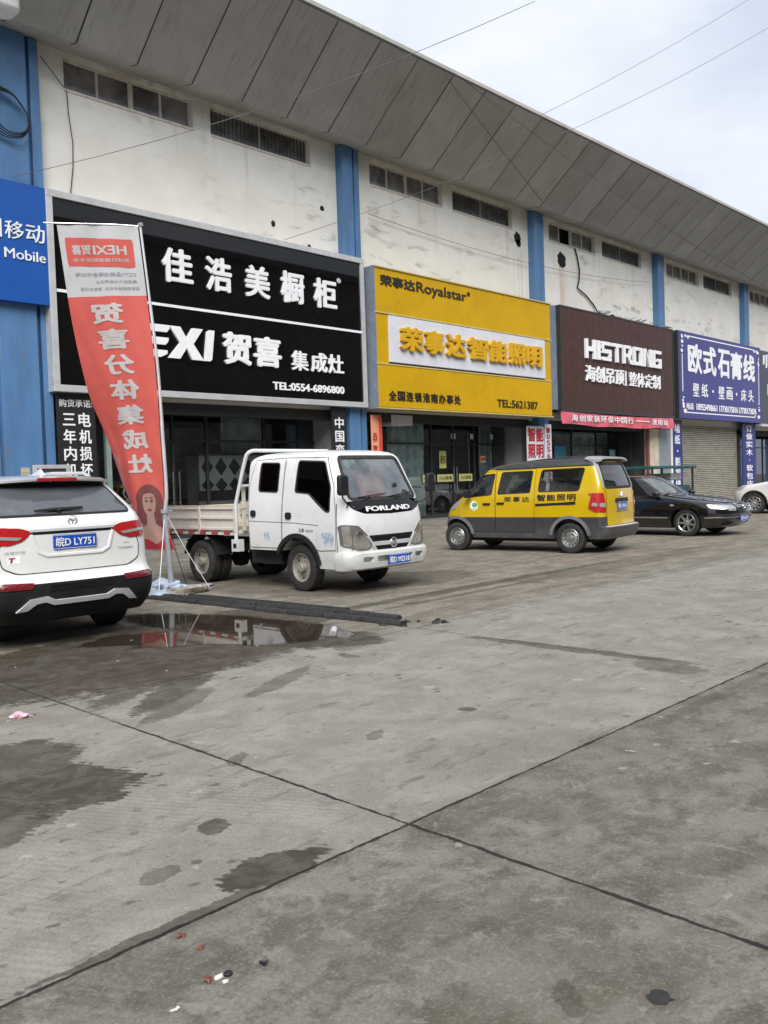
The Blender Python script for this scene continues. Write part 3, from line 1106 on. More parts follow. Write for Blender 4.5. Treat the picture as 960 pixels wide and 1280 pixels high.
MT["goods_green"] = pm("goods_green", (0.42, 0.60, 0.54), .5, var=.2)
MT["goods_pale"] = pm("goods_pale", (0.72, 0.75, 0.73), .4, var=.1)
MT["goods_wood"] = pm("goods_wood", (0.30, 0.20, 0.12), .5, var=.2)
def shelf(label, xa, xb, Y, z0, z1, n, mt, seed):
    o = empty("display_shelf", (0, 0, 0)); tag(o, label, "shelf")
    mb = MB(); mb.box(xa, xb, Y + .35, Y + .4, z0, z1)
    for q in (xa, xb - .05): mb.box(q, q + .05, Y, Y + .35, z0, z1)
    for k in range(n + 1): mb.box(xa + .05, xb - .05, Y + .01, Y + .35, z0 + (z1 - z0 - .04) * k / n, z0 + (z1 - z0 - .04) * k / n + .04)
    mb.build("rack", mt, o)
    rr = random.Random(seed)
    for k in range(n):
        zz = z0 + (z1 - z0 - .04) * k / n + .04
        x_ = xa + .1
        mb = MB()
        while x_ < xb - .4:
            w_ = rr.uniform(.12, .32)
            mb.box(x_, x_ + w_, Y + .06, Y + .3, zz, zz + rr.uniform(.15, (z1 - z0) / n * .75))
            x_ += w_ + rr.uniform(.03, .12)
        mb.build("boxed_goods", ("goods_pale", "goods_wood", "goods_green")[(k + seed) % 3], o)


shelf("pale green display shelf inside the glass of the brown shop on the left", 27.0, 29.3, 18.62, .3, 3.2, 4, "goods_green", 1)
shelf("pale display shelf inside the brown shop near its doorway", 29.7, 32.3, 18.66, .3, 3.2, 4, "goods_pale", 2)
shelf("wooden display shelf inside the yellow shop beside the left pillar", 17.1, 18.5, 18.62, .3, 3.1, 4, "goods_wood", 3)
shelf("display shelf deep inside the kitchen shop above the tiled counter", 12.6, 15.2, 21.5, 1.2, 3.2, 3, "goods_pale", 4)
shelf("display shelf inside the last shop at the right edge", 45.2, 48.5, 19.2, .3, 3.1, 4, "goods_green", 5)


# ------------------------------------------------------------------ signs
def sign(name, label, cat="signboard", group=None):
    o = empty(name, (0, 0, 0))
    return tag(o, label, cat, group)


MT["sign_yellow"] = pm("sign_yellow", (0.54, 0.315, 0.001), 0.5, var=0.06, scale=1.0, dirt=(0.36, 0.19, 0.01), dirt_amt=0.3, spec=0.25)
MT["letter_yellow"] = pm("letter_yellow", (0.62, 0.35, 0.005), 0.35, var=0.05)
MT["sign_brown"] = pm("sign_brown", (0.060, 0.027, 0.021), 0.45, var=0.15, spec=0.3)
MT["sign_violet"] = pm("sign_violet", (0.042, 0.042, 0.20), 0.4, var=0.08)
MT["sign_cobalt"] = pm("sign_cobalt", (0.010, 0.085, 0.36), 0.35, var=0.06)
MT["board_navy"] = pm("board_navy", (0.022, 0.028, 0.17), 0.45)
MT["board_white"] = pm("board_white", (0.62, 0.63, 0.68), 0.4, var=0.05)
MT["return_grey"] = pm("return_grey", (0.17, 0.20, 0.25), 0.5)
MT["tin"] = pm("tin", (0.4, 0.42, 0.42), 0.4, 0.6, 0.2, 6)
MT["banner_pink"] = pm("banner_pink", (0.55, 0.10, 0.14), 0.7, var=0.1)
MT["poster_red"] = pm("poster_red", (0.36, 0.02, 0.03), 0.5)
MT["letter_black"] = pm("letter_black", (0.02, 0.016, 0.012), 0.45)

# black sign
s = sign("shop_sign", "large glossy black signboard with white characters and a silver frame above the truck")
YB = 17.0
mb = MB(); mb.box(7.93, 16.66, YB, YB + 0.28, 3.62, 7.50); mb.build("panel", "black_gloss", s)
mb = MB()
for q in ((7.86, 16.73, 7.44, 7.58), (7.86, 16.73, 3.53, 3.67)):
    mb.box(q[0], q[1], YB - 0.06, YB + 0.29, q[2], q[3])
for q in ((7.86, 8.0), (16.6, 16.73)):
    mb.box(q[0] + 0.001, q[1] - 0.001, YB - 0.055, YB + 0.285, 3.67, 7.44)
mb.build("frame", "aluminium", s, bevel=0.008)
mb = MB(); mb.box(8.0, 16.6, YB - 0.02, YB - 0.002, 5.55, 5.61); mb.build("divider", "letter_white", s)
mb = MB()
for ch, a, b_, c_, d in (('佳', 10.46, 11.26, 6.10, 6.88), ('浩', 11.60, 12.33, 6.06, 6.86), ('美', 12.72, 13.47, 6.06, 6.84), ('橱', 13.82, 14.58, 6.06, 6.86), ('柜', 14.90, 15.70, 6.06, 6.84)):
    wall_text(mb, ch, a, b_, c_, d, YB, 0.05, 0.028)
mb.build("lettering", "letter_white", s)
mb = MB()
wall_text(mb, '®', 15.75, 15.88, 6.80, 6.93, YB, 0.02, 0.0)
mb.build("lettering", "letter_white", s)
mb = MB()
mb.box(9.62, 9.72, YB - 0.05, YB - 0.002, 6.2, 6.75); mb.box(9.3, 9.62, YB - 0.05, YB - 0.002, 6.65, 6.75)
mb.build("lettering", "letter_white", s)
# big slanted brand word: H E X I drawn as blocks
def slant(poly, x0, z0, h, sh=0.14):
    return [(x0 + u + sh * w_ * h, z0 + w_ * h) for u, w_ in poly]
mb = MB()
zb_, hh = 4.41, 0.72
for poly in ([(0, 0), (.22, 0), (.22, .36), (.62, .36), (.62, 0), (.84, 0), (.84, 1), (.62, 1), (.62, .6), (.22, .6), (.22, 1), (0, 1)],):
    mb.prism(slant(poly, 8.62, zb_, hh), "y", YB - 0.06, YB - 0.002)
for a_, b2 in ((0, .22), (.39, .61), (.78, 1)):
    mb.prism(slant([(0.02, a_), (.86 - .1 * (a_ == 0), a_), (.92, a_ + .11), (.92, b2), (.0, b2)], 9.56, zb_, hh), "y", YB - 0.06, YB - 0.002)
mb.prism(slant([(0, 0), (.30, 0), (.46, .36), (.62, 0), (.93, 0), (.63, .5), (.86, 1), (.58, 1), (.44, .66), (.26, 1), (-.02, 1), (.28, .5)], 10.52, zb_, hh, 0.10), "y", YB - 0.06, YB - 0.002)
mb.prism(slant([(0, 0), (.15, 0), (.2, .06), (.2, 1), (.06, 1), (0, .94)], 11.47, zb_, hh), "y", YB - 0.06, YB - 0.002)
mb.build("lettering", "letter_white", s)
mb = MB()
for ch, a, b_, c_, d in (('贺', 11.99, 12.82, 4.38, 5.16), ('喜', 12.90, 13.75, 4.39, 5.14)):
    wall_text(mb, ch, a, b_, c_, d, YB, 0.06, 0.04)
mb.build("lettering", "letter_white", s)
mb = MB()
for ch, a, b_ in (('集', 14.08, 14.64), ('成', 14.73, 15.29), ('灶', 15.33, 15.88)):
    wall_text(mb, ch, a, b_, 4.38, 4.89, YB, 0.04, 0.022)
mb.build("lettering", "letter_white", s)
mb = MB()
wall_text(mb, 'TEL:0554-6896800', 13.47, 15.88, 3.86, 4.06, YB, 0.02, 0.03)
mb.build("lettering", "letter_white", s)

# phone shop sign at the left edge
s = sign("shop_sign", "bright blue phone shop signboard cut by the left edge of the photo")
mb = MB(); mb.box(3.4, 7.87, 16.97, 17.14, 5.24, 7.58); mb.build("panel", "sign_cobalt", s, bevel=0.01)
mb = MB()
for ch, a, b_ in (('中', 6.19, 6.53), ('国', 6.60, 6.96), ('移', 7.02, 7.39), ('动', 7.43, 7.81)):
    wall_text(mb, ch, a, b_, 6.45, 6.80, 16.97, 0.02, 0.006)
mb.build("lettering", "letter_white", s)
mb = MB()
wall_text(mb, 'China Mobile', 6.18, 7.81, 6.07, 6.27, 16.97, 0.02, 0.004)
mb.build("lettering", "letter_white", s)

# yellow sign
s = sign("shop_sign", "yellow three band signboard with a white strip of raised yellow characters")
YY = 16.7
mb = MB()
for a, b_ in ((3.55, 4.72), (6.14, 7.36)):
    mb.box(16.9, 25.34, YY, YY + 0.3, a, b_)
mb.box(16.9, 17.36, YY + 0.01, YY + 0.3, 4.74, 6.12); mb.box(24.95, 25.34, YY + 0.01, YY + 0.3, 4.74, 6.12)
mb.build("panel", "sign_yellow", s, bevel=0.008)
mb = MB(); mb.box(17.36, 24.95, YY - 0.03, YY + 0.3, 4.80, 6.09); mb.build("white_strip", "board_white", s, bevel=0.006)
mb = MB()
for z_ in (3.50, 4.715, 6.115, 7.355):
    mb.box(16.86, 25.38, YY - 0.035 if z_ in (3.5, 7.355) else YY - 0.015, YY + 0.31, z_, z_ + 0.035)
MT["trim_yellow"] = pm("trim_yellow", (0.60, 0.50, 0.22), 0.4, 0.2, 0.1)
mb.build("trim", "trim_yellow", s)
mb = MB(); mb.box(16.85, 16.895, YY + 0.004, YY + 0.72, 3.5, 7.39); mb.build("side_panel", "return_grey", s)
mb = MB()
for ch, a, b_ in (('荣', 17.74, 18.69), ('事', 18.76, 19.61), ('达', 19.71, 20.63), ('智', 20.73, 21.71), ('能', 21.78, 22.72), ('照', 22.82, 23.69), ('明', 23.77, 24.67)):
    wall_text(mb, ch, a, b_, 5.13, 5.82, YY - 0.03, 0.10, 0.045)
mb.build("raised_lettering", "letter_yellow", s)
mb = MB()
wall_text(mb, '荣事达', 17.08, 18.50, 6.88, 7.18, YY, 0.02, 0.03)
wall_text(mb, 'Royalstar', 18.56, 20.83, 6.80, 7.18, YY, 0.02, 0.012)
wall_text(mb, '®', 20.86, 20.99, 7.06, 7.19, YY, 0.02)
mb.build("lettering", "letter_black", s)
mb = MB()
for i, ch in enumerate('全国连锁淮南办事处'):
    wall_text(mb, ch, 17.29 + i * 0.352, 17.29 + i * 0.352 + 0.30, 3.74, 4.01, YY, 0.02, 0.02)
mb.build("lettering", "letter_black", s)
mb = MB()
wall_text(mb, 'TEL:5621387', 22.23, 24.47, 3.74, 3.99, YY, 0.02, 0.012)
mb.build("lettering", "letter_black", s)

# brown sign
def block_word(mb, x0, x1, z0, z1, Y):
    """heavy square capitals: strokes in a 4 x 5 cell"""
    t = .235
    G = {"H": [(0, 0, t, 1), (1 - t, 0, 1, 1), (t, .38, 1 - t, .62)], "I": [(0, 0, t, 1)],
         "S": [(0, .82, 1, 1), (0, .5, t, .82), (0, .395, 1, .605), (1 - t, .21, 1, .5), (0, 0, 1, .19)],
         "T": [(0, .82, 1, 1), (.5 - t / 2, 0, .5 + t / 2, .82)],
         "R": [(0, 0, t, 1), (t, .84, .84, 1), (.70, .54, .95, .90), (t, .38, .84, .54), "r"],
         "O": [(0, 0, t, 1), (1 - t, 0, 1, 1), (t, .82, 1 - t, 1), (t, 0, 1 - t, .19)],
         "N": [(0, 0, t, 1), (1 - t, 0, 1, 1), "d"],
         "G": [(0, 0, t, 1), (t, .82, 1, 1), (t, 0, 1, .19), (1 - t, .19, 1, .54), (.52, .38, 1 - t, .54)]}
    wds = [.30 if c == "I" else 1.0 for c in "HISTRONG"]
    gap = .15
    tot = sum(wds) + gap * 7
    sc = (x1 - x0) / tot
    x = x0
    dp = 0.0
    for c, w_ in zip("HISTRONG", wds):
        for q in G[c]:
            dp += .0006
            if q == "r":
                mb.prism([(x + u * sc, z0 + v * (z1 - z0)) for u, v in ((.42, .38), (.72, .38), (1.06, 0), (.76, 0))], "y", Y - .08 - dp, Y - .002)
                continue
            if q == "d":
                pl = [(t * .9, 1), (t * 1.35, 1), (1 - t * .9, 0), (1 - t * 1.35, 0)]
                mb.prism([(x + u * sc, z0 + v * (z1 - z0)) for u, v in pl], "y", Y - .08 - dp, Y - .002)
                continue
            u0, v0, u1, v1 = q
            if c == "I": u1 = .30
            pl = [(x + u0 * sc, z0 + v0 * (z1 - z0)), (x + u1 * sc, z0 + v0 * (z1 - z0)), (x + u1 * sc, z0 + v1 * (z1 - z0)), (x + u0 * sc, z0 + v1 * (z1 - z0))]
            out_ = c in "SOG" and (v1 == 1 or v0 == 0) and u1 - u0 > .9
            mb.prism(rnd(pl, .16, 2) if out_ else pl, "y", Y - .08 - dp, Y - .002)
        x += (w_ + gap) * sc


s = sign("shop_sign", "dark brown signboard with white Latin letters over smaller characters")
mb = MB()
for i in range(12):
    mb.box(26.02 + i * 0.696, 26.02 + (i + 1) * 0.696 - 0.012, YY, YY + 0.1, 3.80, 7.36)
mb.box(26.0, 34.42, YY + 0.02, YY + 0.5, 3.82, 7.37)
mb.build("panel", "sign_brown", s)
mb = MB()
mb.box(25.96, 34.46, YY - 0.012, YY + 0.5, 7.37, 7.43); mb.box(25.96, 34.46, YY - 0.012, YY + 0.5, 3.73, 3.82)
mb.box(34.42, 34.47, YY - 0.01, YY + 0.5, 3.82, 7.37); mb.box(25.95, 26.0, YY - 0.01, YY + 0.5, 3.82, 7.37)
mb.build("frame", "frame_dark", s)
mb = MB(); mb.box(25.5, 25.945, YY + 0.15, YY + 0.6, 3.8, 7.4); mb.build("side_panel", "return_grey", s)
mb = MB()
rr = random.Random(5)
for i in range(16):
    xx = 28.6 + rr.uniform(0, 5.4)
    l = rr.uniform(0.2, 0.6)
    mb.box(0, l, -0.08, 0.08, 0, 0.02, 0, Matrix.Translation((xx, YY + 0.12 + rr.uniform(-.1, .1), 7.46 + rr.uniform(0, 0.05))) @ Matrix.Rotation(rr.uniform(-.3, .3), 4, "Y") @ Matrix.Rotation(rr.uniform(-.5, .5), 4, "X"))
mb.build("torn_flashing", "tin", s)
mb = MB()
block_word(mb, 27.50, 33.23, 5.70, 6.40, YY)
mb.build("lettering", "letter_white", s)
mb = MB()
wall_text(mb, '海创吊顶', 27.50, 30.24, 4.86, 5.46, YY, 0.06, 0.02)
mb.box(30.38, 30.43, YY - 0.05, YY - 0.002, 4.86, 5.42)
wall_text(mb, '整体定制', 30.65, 33.19, 4.86, 5.42, YY, 0.05, 0.008)
mb.build("lettering", "letter_white", s)

# violet sign
s = sign("shop_sign", "violet blue signboard with a white line border above the closed roller shutter")
mb = MB(); mb.box(35.0, 43.78, YY, YY + 0.14, 3.76, 7.46); mb.build("panel", "sign_violet", s, bevel=0.01)
mb = MB(); mb.box(34.9, 35.0, YY + 0.005, YY + 0.55, 3.76, 7.46); mb.box(35.0, 43.78, YY + 0.14, YY + 0.55, 3.8, 7.44); mb.build("back_box", "frame_dark", s)
mb = MB()
yb_ = YY - 0.006
for q in ((35.9, 43.0, 7.27, 7.32), (35.7, 43.0, 4.0, 4.05), (35.24, 35.30, 4.9, 6.5), (43.5, 43.56, 4.7, 6.9)):
    mb.box(q[0], q[1], yb_, YY - 0.001, q[2], q[3])
rr = random.Random(2)
for cx, cz, sx_, sz_ in ((35.24, 7.3, 1, -1), (43.56, 7.3, -1, -1), (35.24, 4.02, 1, 1), (43.56, 4.02, -1, 1)):
    for k in range(9):
        a_, r_ = rr.uniform(0, 1), rr.uniform(0.05, 0.11)
        px, pz = (cx + sx_ * a_ * 0.6, cz + sz_ * rr.uniform(0, .1)) if k % 2 else (cx + sx_ * rr.uniform(0, .1), cz + sz_ * a_ * 0.7)
        mb.prism(ell(px, pz, r_, r_ * 0.7, 10), "y", yb_ - 0.0004 * k, YY - 0.001)
mb.build("border", "letter_white", s)
mb = MB()
for ch, a, b_ in (('欧', 35.80, 37.17), ('式', 37.29, 38.63), ('石', 38.82, 40.10), ('膏', 40.21, 41.53), ('线', 41.65, 43.04)):
    wall_text(mb, ch, a, b_, 5.72, 7.02, YY, 0.015, 0.03)
mb.build("lettering", "letter_white", s)
mb = MB()
for ch, a, b_ in (('壁', 36.24, 36.83), ('纸', 37.08, 37.72), ('壁', 38.84, 39.47), ('画', 39.71, 40.36), ('床', 41.35, 41.98), ('头', 42.21, 42.85)):
    wall_text(mb, ch, a, b_, 4.74, 5.33, YY, 0.01, 0.012)
for a in (38.25, 40.83):
    mb.prism(ell(a, 5.04, 0.07, 0.07, 12), "y", YY - 0.012, YY - 0.001)
mb.build("lettering", "letter_white", s)
mb = MB()
for t_, a, b_ in (('电话', 35.59, 36.26), ('18955498661', 36.55, 38.66), ('17730175816', 38.88, 40.94), ('17730173076', 41.08, 43.15)):
    wall_text(mb, t_, a, b_, 4.15, 4.44, YY, 0.01, 0.02)
mb.build("lettering", "letter_white", s)

# next sign, cut by the right edge
s = sign("shop_sign", "blackish signboard with white marks cut by the right edge of the photo")
mb = MB(); mb.box(44.05, 52.4, YY + 0.1, YY + 0.5, 3.75, 7.4); mb.build("panel", "black_gloss", s)
mb = MB(); mb.box(44.0, 52.45, YY + 0.08, YY + 0.5, 3.62, 3.75); mb.build("frame", "aluminium", s)
mb = MB()
for a, z_, h_ in ((44.35, 6.7, 0.5), (44.7, 6.55, 0.7), (45.05, 6.7, 0.5)):
    mb.prism([(a, z_), (a + 0.16, z_ + 0.04), (a + 0.22, z_ + h_), (a + 0.02, z_ + h_ - 0.06)], "y", YY + 0.07, YY + 0.098)
mb.build("lettering", "letter_white", s)
mb = MB()
for i in range(3):
    mb.box(44.9 + i * 1.2, 45.7 + i * 1.2, YY + 0.07, YY + 0.098, 5.2, 5.75)
mb.build("lettering", "letter_white", s)

# boards and banners at the shop doors
def board(label, xa, xb, z0, z1, Y, mat_, name="vertical_board", cat="board", group=None):
    o = empty(name, (0, 0, 0))
    tag(o, label, cat, group)
    mb = MB(); mb.box(xa, xb, Y, Y + 0.04, z0, z1); mb.build("panel", mat_, o, bevel=0.004)
    return o


b1 = board("black vertical board with two columns of white characters left of the leaning banner", 7.97, 8.80, 0.3, 3.52, 17.12, "black_plain")
mb = MB()
wall_text(mb, '购货承诺:', 8.02, 8.74, 3.24, 3.40, 17.12, 0.004, 0.008)
mb.build("lettering", "letter_white", b1)
mb = MB()
column_text(mb, '三年内机箱换', 8.22, 3.16, 1.05, 0.27, 17.12, 0.02)
column_text(mb, '电机损坏包换', 8.56, 3.16, 1.05, 0.27, 17.12, 0.02)
mb.build("lettering", "letter_white", b1)
b1 = board("narrow black board with one column of white characters right above the truck cab", 15.50, 16.02, 0.3, 3.52, 17.10, "black_plain")
mb = MB()
column_text(mb, '中国变频油烟机', 15.76, 3.28, 0.75, 0.32, 17.10, 0.018)
mb.build("lettering", "letter_white", b1)
b1 = board("navy board with white characters on the left side of the roller shutter", 34.95, 35.88, 0.3, 3.72, 17.06, "board_navy", group=None)
mb = MB(); column_text(mb, '墙纸·影视墙', 35.42, 3.6, 0.7, 0.5, 17.06, 0.02); mb.build("lettering", "letter_white", b1)
mb = MB(); mb.box(34.87, 34.94, 17.04, 17.1, 0.3, 3.7); mb.build("edge_strip", "white_plain", b1)
b1 = board("navy board with white characters on the right side of the roller shutter", 42.35, 43.95, 0.3, 3.74, 17.06, "board_navy")
mb = MB(); column_text(mb, '订做实木·软包床', 43.15, 3.7, 0.6, 0.78, 17.06, 0.02); mb.build("lettering", "letter_white", b1)
b1 = board("torn orange and red paper strip on the blue pillar left of the yellow shop", 16.98, 17.36, 0.6, 3.36, 17.1, "orange_paper", "paper_banner", "banner")
mb = MB(); mb.prism([(17.22, 0.6), (17.38, 0.6), (17.38, 3.3), (17.26, 3.3)], "y", 17.09, 17.098); mb.build("red_edge", "red_paper", b1)
mb = MB(); column_text(mb, '恭喜发财大吉', 17.10, 2.9, 0.8, 0.2, 17.1, 0.02); mb.build("lettering", "poster_red", b1)
b1 = empty("red_poster")
tag(b1, "dark red poster of block characters in white grid at the right of the yellow shop", "poster")
mb = MB(); mb.box(24.42, 25.42, 17.12, 17.15, 0.9, 3.22); mb.build("sheet", "board_white", b1)
mb = MB()
for r_ in range(4):
    for c_ in range(2):
        wall_text(mb, "智能照明灯具批发"[r_ * 2 + c_], 24.45 + c_ * 0.49, 24.90 + c_ * 0.49, 2.68 - r_ * 0.57, 3.18 - r_ * 0.57, 17.12, 0.003, 0.05)
mb.build("lettering", "poster_red", b1)
b1 = empty("number_strip")
tag(b1, "narrow white strip of red digits beside the red poster", "poster")
mb = MB(); mb.box(25.46, 25.86, 17.1, 17.13, 0.9, 3.3); mb.build("sheet", "board_white", b1)
mb = MB(); column_text(mb, '105562138', 25.66, 3.2, 1.2, 0.22, 17.1, 0.03); mb.build("lettering", "poster_red", b1)
b1 = empty("cloth_banner")
tag(b1, "pink red cloth banner with white characters hung under the brown sign", "banner")
mb = MB()
n = 60
vs = []
for j in range(5):
    for i in range(n + 1):
        u = i / n
        vs.append((25.82 + u * 8.43, 16.66 + 0.02 * sin(u * 40 + j) - 0.008 * j, 3.725 - 0.05 * sin(pi * u) - j * (0.43 / 4) + 0.02 * sin(u * 17) * (j > 2)))
mb.add(vs, [(j * (n + 1) + i, j * (n + 1) + i + 1, (j + 1) * (n + 1) + i + 1, (j + 1) * (n + 1) + i) for j in range(4) for i in range(n)])
mb.build("cloth", "banner_pink", b1, smooth=60)
mb = MB()
for i, ch in enumerate('海创家装环保中国行'):
    wall_text(mb, ch, 26.40 + i * 0.495, 26.40 + i * 0.495 + 0.42, 3.40, 3.64, 16.605, 0.004, 0.012)
mb.build("lettering", "letter_white", b1)
mb = MB()
mb.box(31.0, 32.1, 16.60, 16.604, 3.51, 3.54)
mb.build("lettering", "letter_white", b1)
mb = MB()
for i, ch in enumerate('淮南站'):
    wall_text(mb, ch, 32.3 + i * 0.48, 32.3 + i * 0.48 + 0.41, 3.40, 3.64, 16.605, 0.004, 0.012)
mb.build("lettering", "letter_white", b1)

# papers stuck to the shop glass
def paper(label, xa, xb, z0, z1, Y, mat_, name="notice", cat="notice", txt=None, tm="letter_black", group=None):
    mb = MB(); mb.box(xa, xb, Y, Y + 0.003, z0, z1)
    o = mb.build(name, mat_)
    tag(o, label, cat, group)
    if txt:
        mb = MB()
        wall_text(mb, txt, xa + (xb - xa) * 0.1, xb - (xb - xa) * 0.1, z0 + (z1 - z0) * 0.25, z1 - (z1 - z0) * 0.25, Y, 0.003, 0.01)
        mb.build("lettering", tm, o)


yg = 18.37
paper("upright yellow paper notice on the dark glass left of the van", 21.28, 21.62, 1.86, 2.42, yg, "yellow_paper", txt="通知")
paper("small orange notice on the glass just above the van roof line", 23.42, 23.72, 2.03, 2.25, yg, "orange_paper", txt="招聘")
for i, (a, b_, lab) in enumerate(((20.45, 21.05, "yellow sticker strip on the glass right behind the truck mirror"), (21.15, 21.95, "yellow sticker strip in the middle between the truck and the van"),
                                  (22.25, 22.95, "yellow sticker strip partly hidden by the van bonnet"))):
    paper(lab, a, b_, 1.42, 1.66, yg - 0.004, "yellow_paper", "warning_sticker", "sticker", "小心玻璃", group="yellow strips on the glass doors")
MT["poster_blue"] = pm("poster_blue", (0.03, 0.33, 0.55), 0.4, var=0.3)
MT["poster_pale"] = pm("poster_pale", (0.30, 0.52, 0.62), 0.4, var=0.3)
paper("bright blue poster in the window left under the pink banner", 27.95, 28.75, 1.55, 2.62, yg, "poster_blue", "window_poster", "poster")
paper("pale blue poster in the window beside the reddish door frame", 33.9 - 1.9, 32.45, 1.45, 2.5, yg - 0.006, "poster_pale", "window_poster", "poster")
for i, xx in enumerate((21.9, 22.9, 24.0)):
    paper(("small white card high on the glass left above the yellow notice", "small white card high on the glass in the middle under the yellow sign", "small white card high on the glass at the right beside the curtain")[i],
          xx, xx + 0.24, 2.82, 3.0, yg, "board_white", "card", "card", group="white cards on the shop glass")
mb = MB(); mb.box(18.05, 18.95, 17.35, 17.9, 3.12, 3.42)
tag(mb.build("shutter_box", "board_white", bevel=0.02), "white box under the left end of the yellow sign", "box")
mb = MB(); mb.box(44.6, 45.5, 18.0, 18.03, 1.4, 2.6)
tag(mb.build("window_poster", "banner_pink"), "pinkish poster at the right edge beside the navy board", "poster")
# ------------------------------------------------------------------ vehicles
def interp(tab, z):
    """monotone cubic through (z, value) pairs"""
    n = len(tab)
    if z <= tab[0][0]: return tab[0][1]
    if z >= tab[-1][0]: return tab[-1][1]
    d = [(tab[i + 1][1] - tab[i][1]) / (tab[i + 1][0] - tab[i][0]) for i in range(n - 1)]
    m = [d[0]] + [0 if d[i - 1] * d[i] <= 0 else 2 * d[i - 1] * d[i] / (d[i - 1] + d[i]) for i in range(1, n - 1)] + [d[-1]]
    for i in range(n - 1):
        if z <= tab[i + 1][0]:
            h = tab[i + 1][0] - tab[i][0]
            t = (z - tab[i][0]) / h
            return ((1 + 2 * t) * (1 - t) ** 2 * tab[i][1] + t * (1 - t) ** 2 * h * m[i] + t * t * (3 - 2 * t) * tab[i + 1][1] + t * t * (t - 1) * h * m[i + 1])


def shell(zs, xf, xr, w, rf, rr, bf=0.05, br=0.04, inset=0.0, nf=6, nc=7, ns=22, side=None):
    """stack of rounded plan outlines; xf, xr, w: tables over height; rf, rr: corner (length, width)"""
    mb = MB()
    rings = []
    for z in zs:
        a, c, ww = interp(xf, z) - inset, interp(xr, z) + inset, interp(w, z) - inset
        if isinstance(rf, list):
            rfx, rfy = interp([(q[0], q[1]) for q in rf], z), interp([(q[0], q[2]) for q in rf], z)
        else:
            rfx, rfy = rf
        if isinstance(rr, list):
            rrx, rry = interp([(q[0], q[1]) for q in rr], z), interp([(q[0], q[2]) for q in rr], z)
        else:
            rrx, rry = rr
        L = a - c
        rfx, rrx = min(rfx, L * 0.45), min(rrx, L * 0.45)
        rfy, rry = min(rfy, ww * 0.9), min(rry, ww * 0.9)
        h = []
        for i in range(nf):
            y = (ww - rfy) * i / nf
            h.append((a - bf * (y / ww) ** 2, y))
        xe = a - bf * ((ww - rfy) / ww) ** 2
        for i in range(nc):
            t = pi / 2 * i / nc
            h.append((xe - rfx + rfx * cos(t), ww - rfy + rfy * sin(t)))
        xe2 = c + br * ((ww - rry) / ww) ** 2
        xs, xe_ = xe - rfx, xe2 + rrx
        for i in range(ns):
            x = xs + (xe_ - xs) * i / ns
            h.append((x, ww))
        for i in range(nc):
            t = pi / 2 * (1 - i / nc)
            h.append((xe2 + rrx - rrx * cos(t), ww - rry + rry * sin(t)))
        for i in range(nf + 1):
            y = (ww - rry) * (1 - i / nf)
            h.append((c + br * (y / ww) ** 2, y))
        rings.append([(x, y, z) for x, y in h])
    K = len(rings[0])
    N = 2 * K - 2
    vs = []
    for r in rings:
        vs += r + [(x, -y, z) for x, y, z in reversed(r[1:-1])]
    fs = []
    for j in range(len(rings) - 1):
        for i in range(N):
            i2 = (i + 1) % N
            fs.append((j * N + i, j * N + i2, (j + 1) * N + i2, (j + 1) * N + i))
    T = (len(rings) - 1) * N
    for base, flip in ((0, False), (T, True)):
        for i in range(K - 1):
            l0, l1 = i, i + 1
            r0 = 0 if i == 0 else N - i
            r1 = K - 1 if i + 1 == K - 1 else N - i - 1
            q = [l0, l1] + ([r1] if r1 != l1 else []) + ([r0] if r0 != l0 else [])
            q = [base + k for k in q]
            fs.append(tuple(q[::-1]) if flip else tuple(q))
    mb.add(vs, fs)
    return mb


def body_object(name, mb, cut, mats, parent, zmat=None, smooth=32):
    me = mb.mesh(name)
    bm = bmesh.new(); bm.from_mesh(me); bmesh.ops.recalc_face_normals(bm, faces=bm.faces); bm.to_mesh(me); bm.free()
    if cut:
        me = boolean(me, cut)
    me.name = name
    me.materials.clear()
    for q in mats:
        me.materials.append(MT[q] if isinstance(q, str) else q)
    for p in me.polygons:
        p.material_index = zmat(p) if zmat else 0
    return link(name, me, parent, smooth)


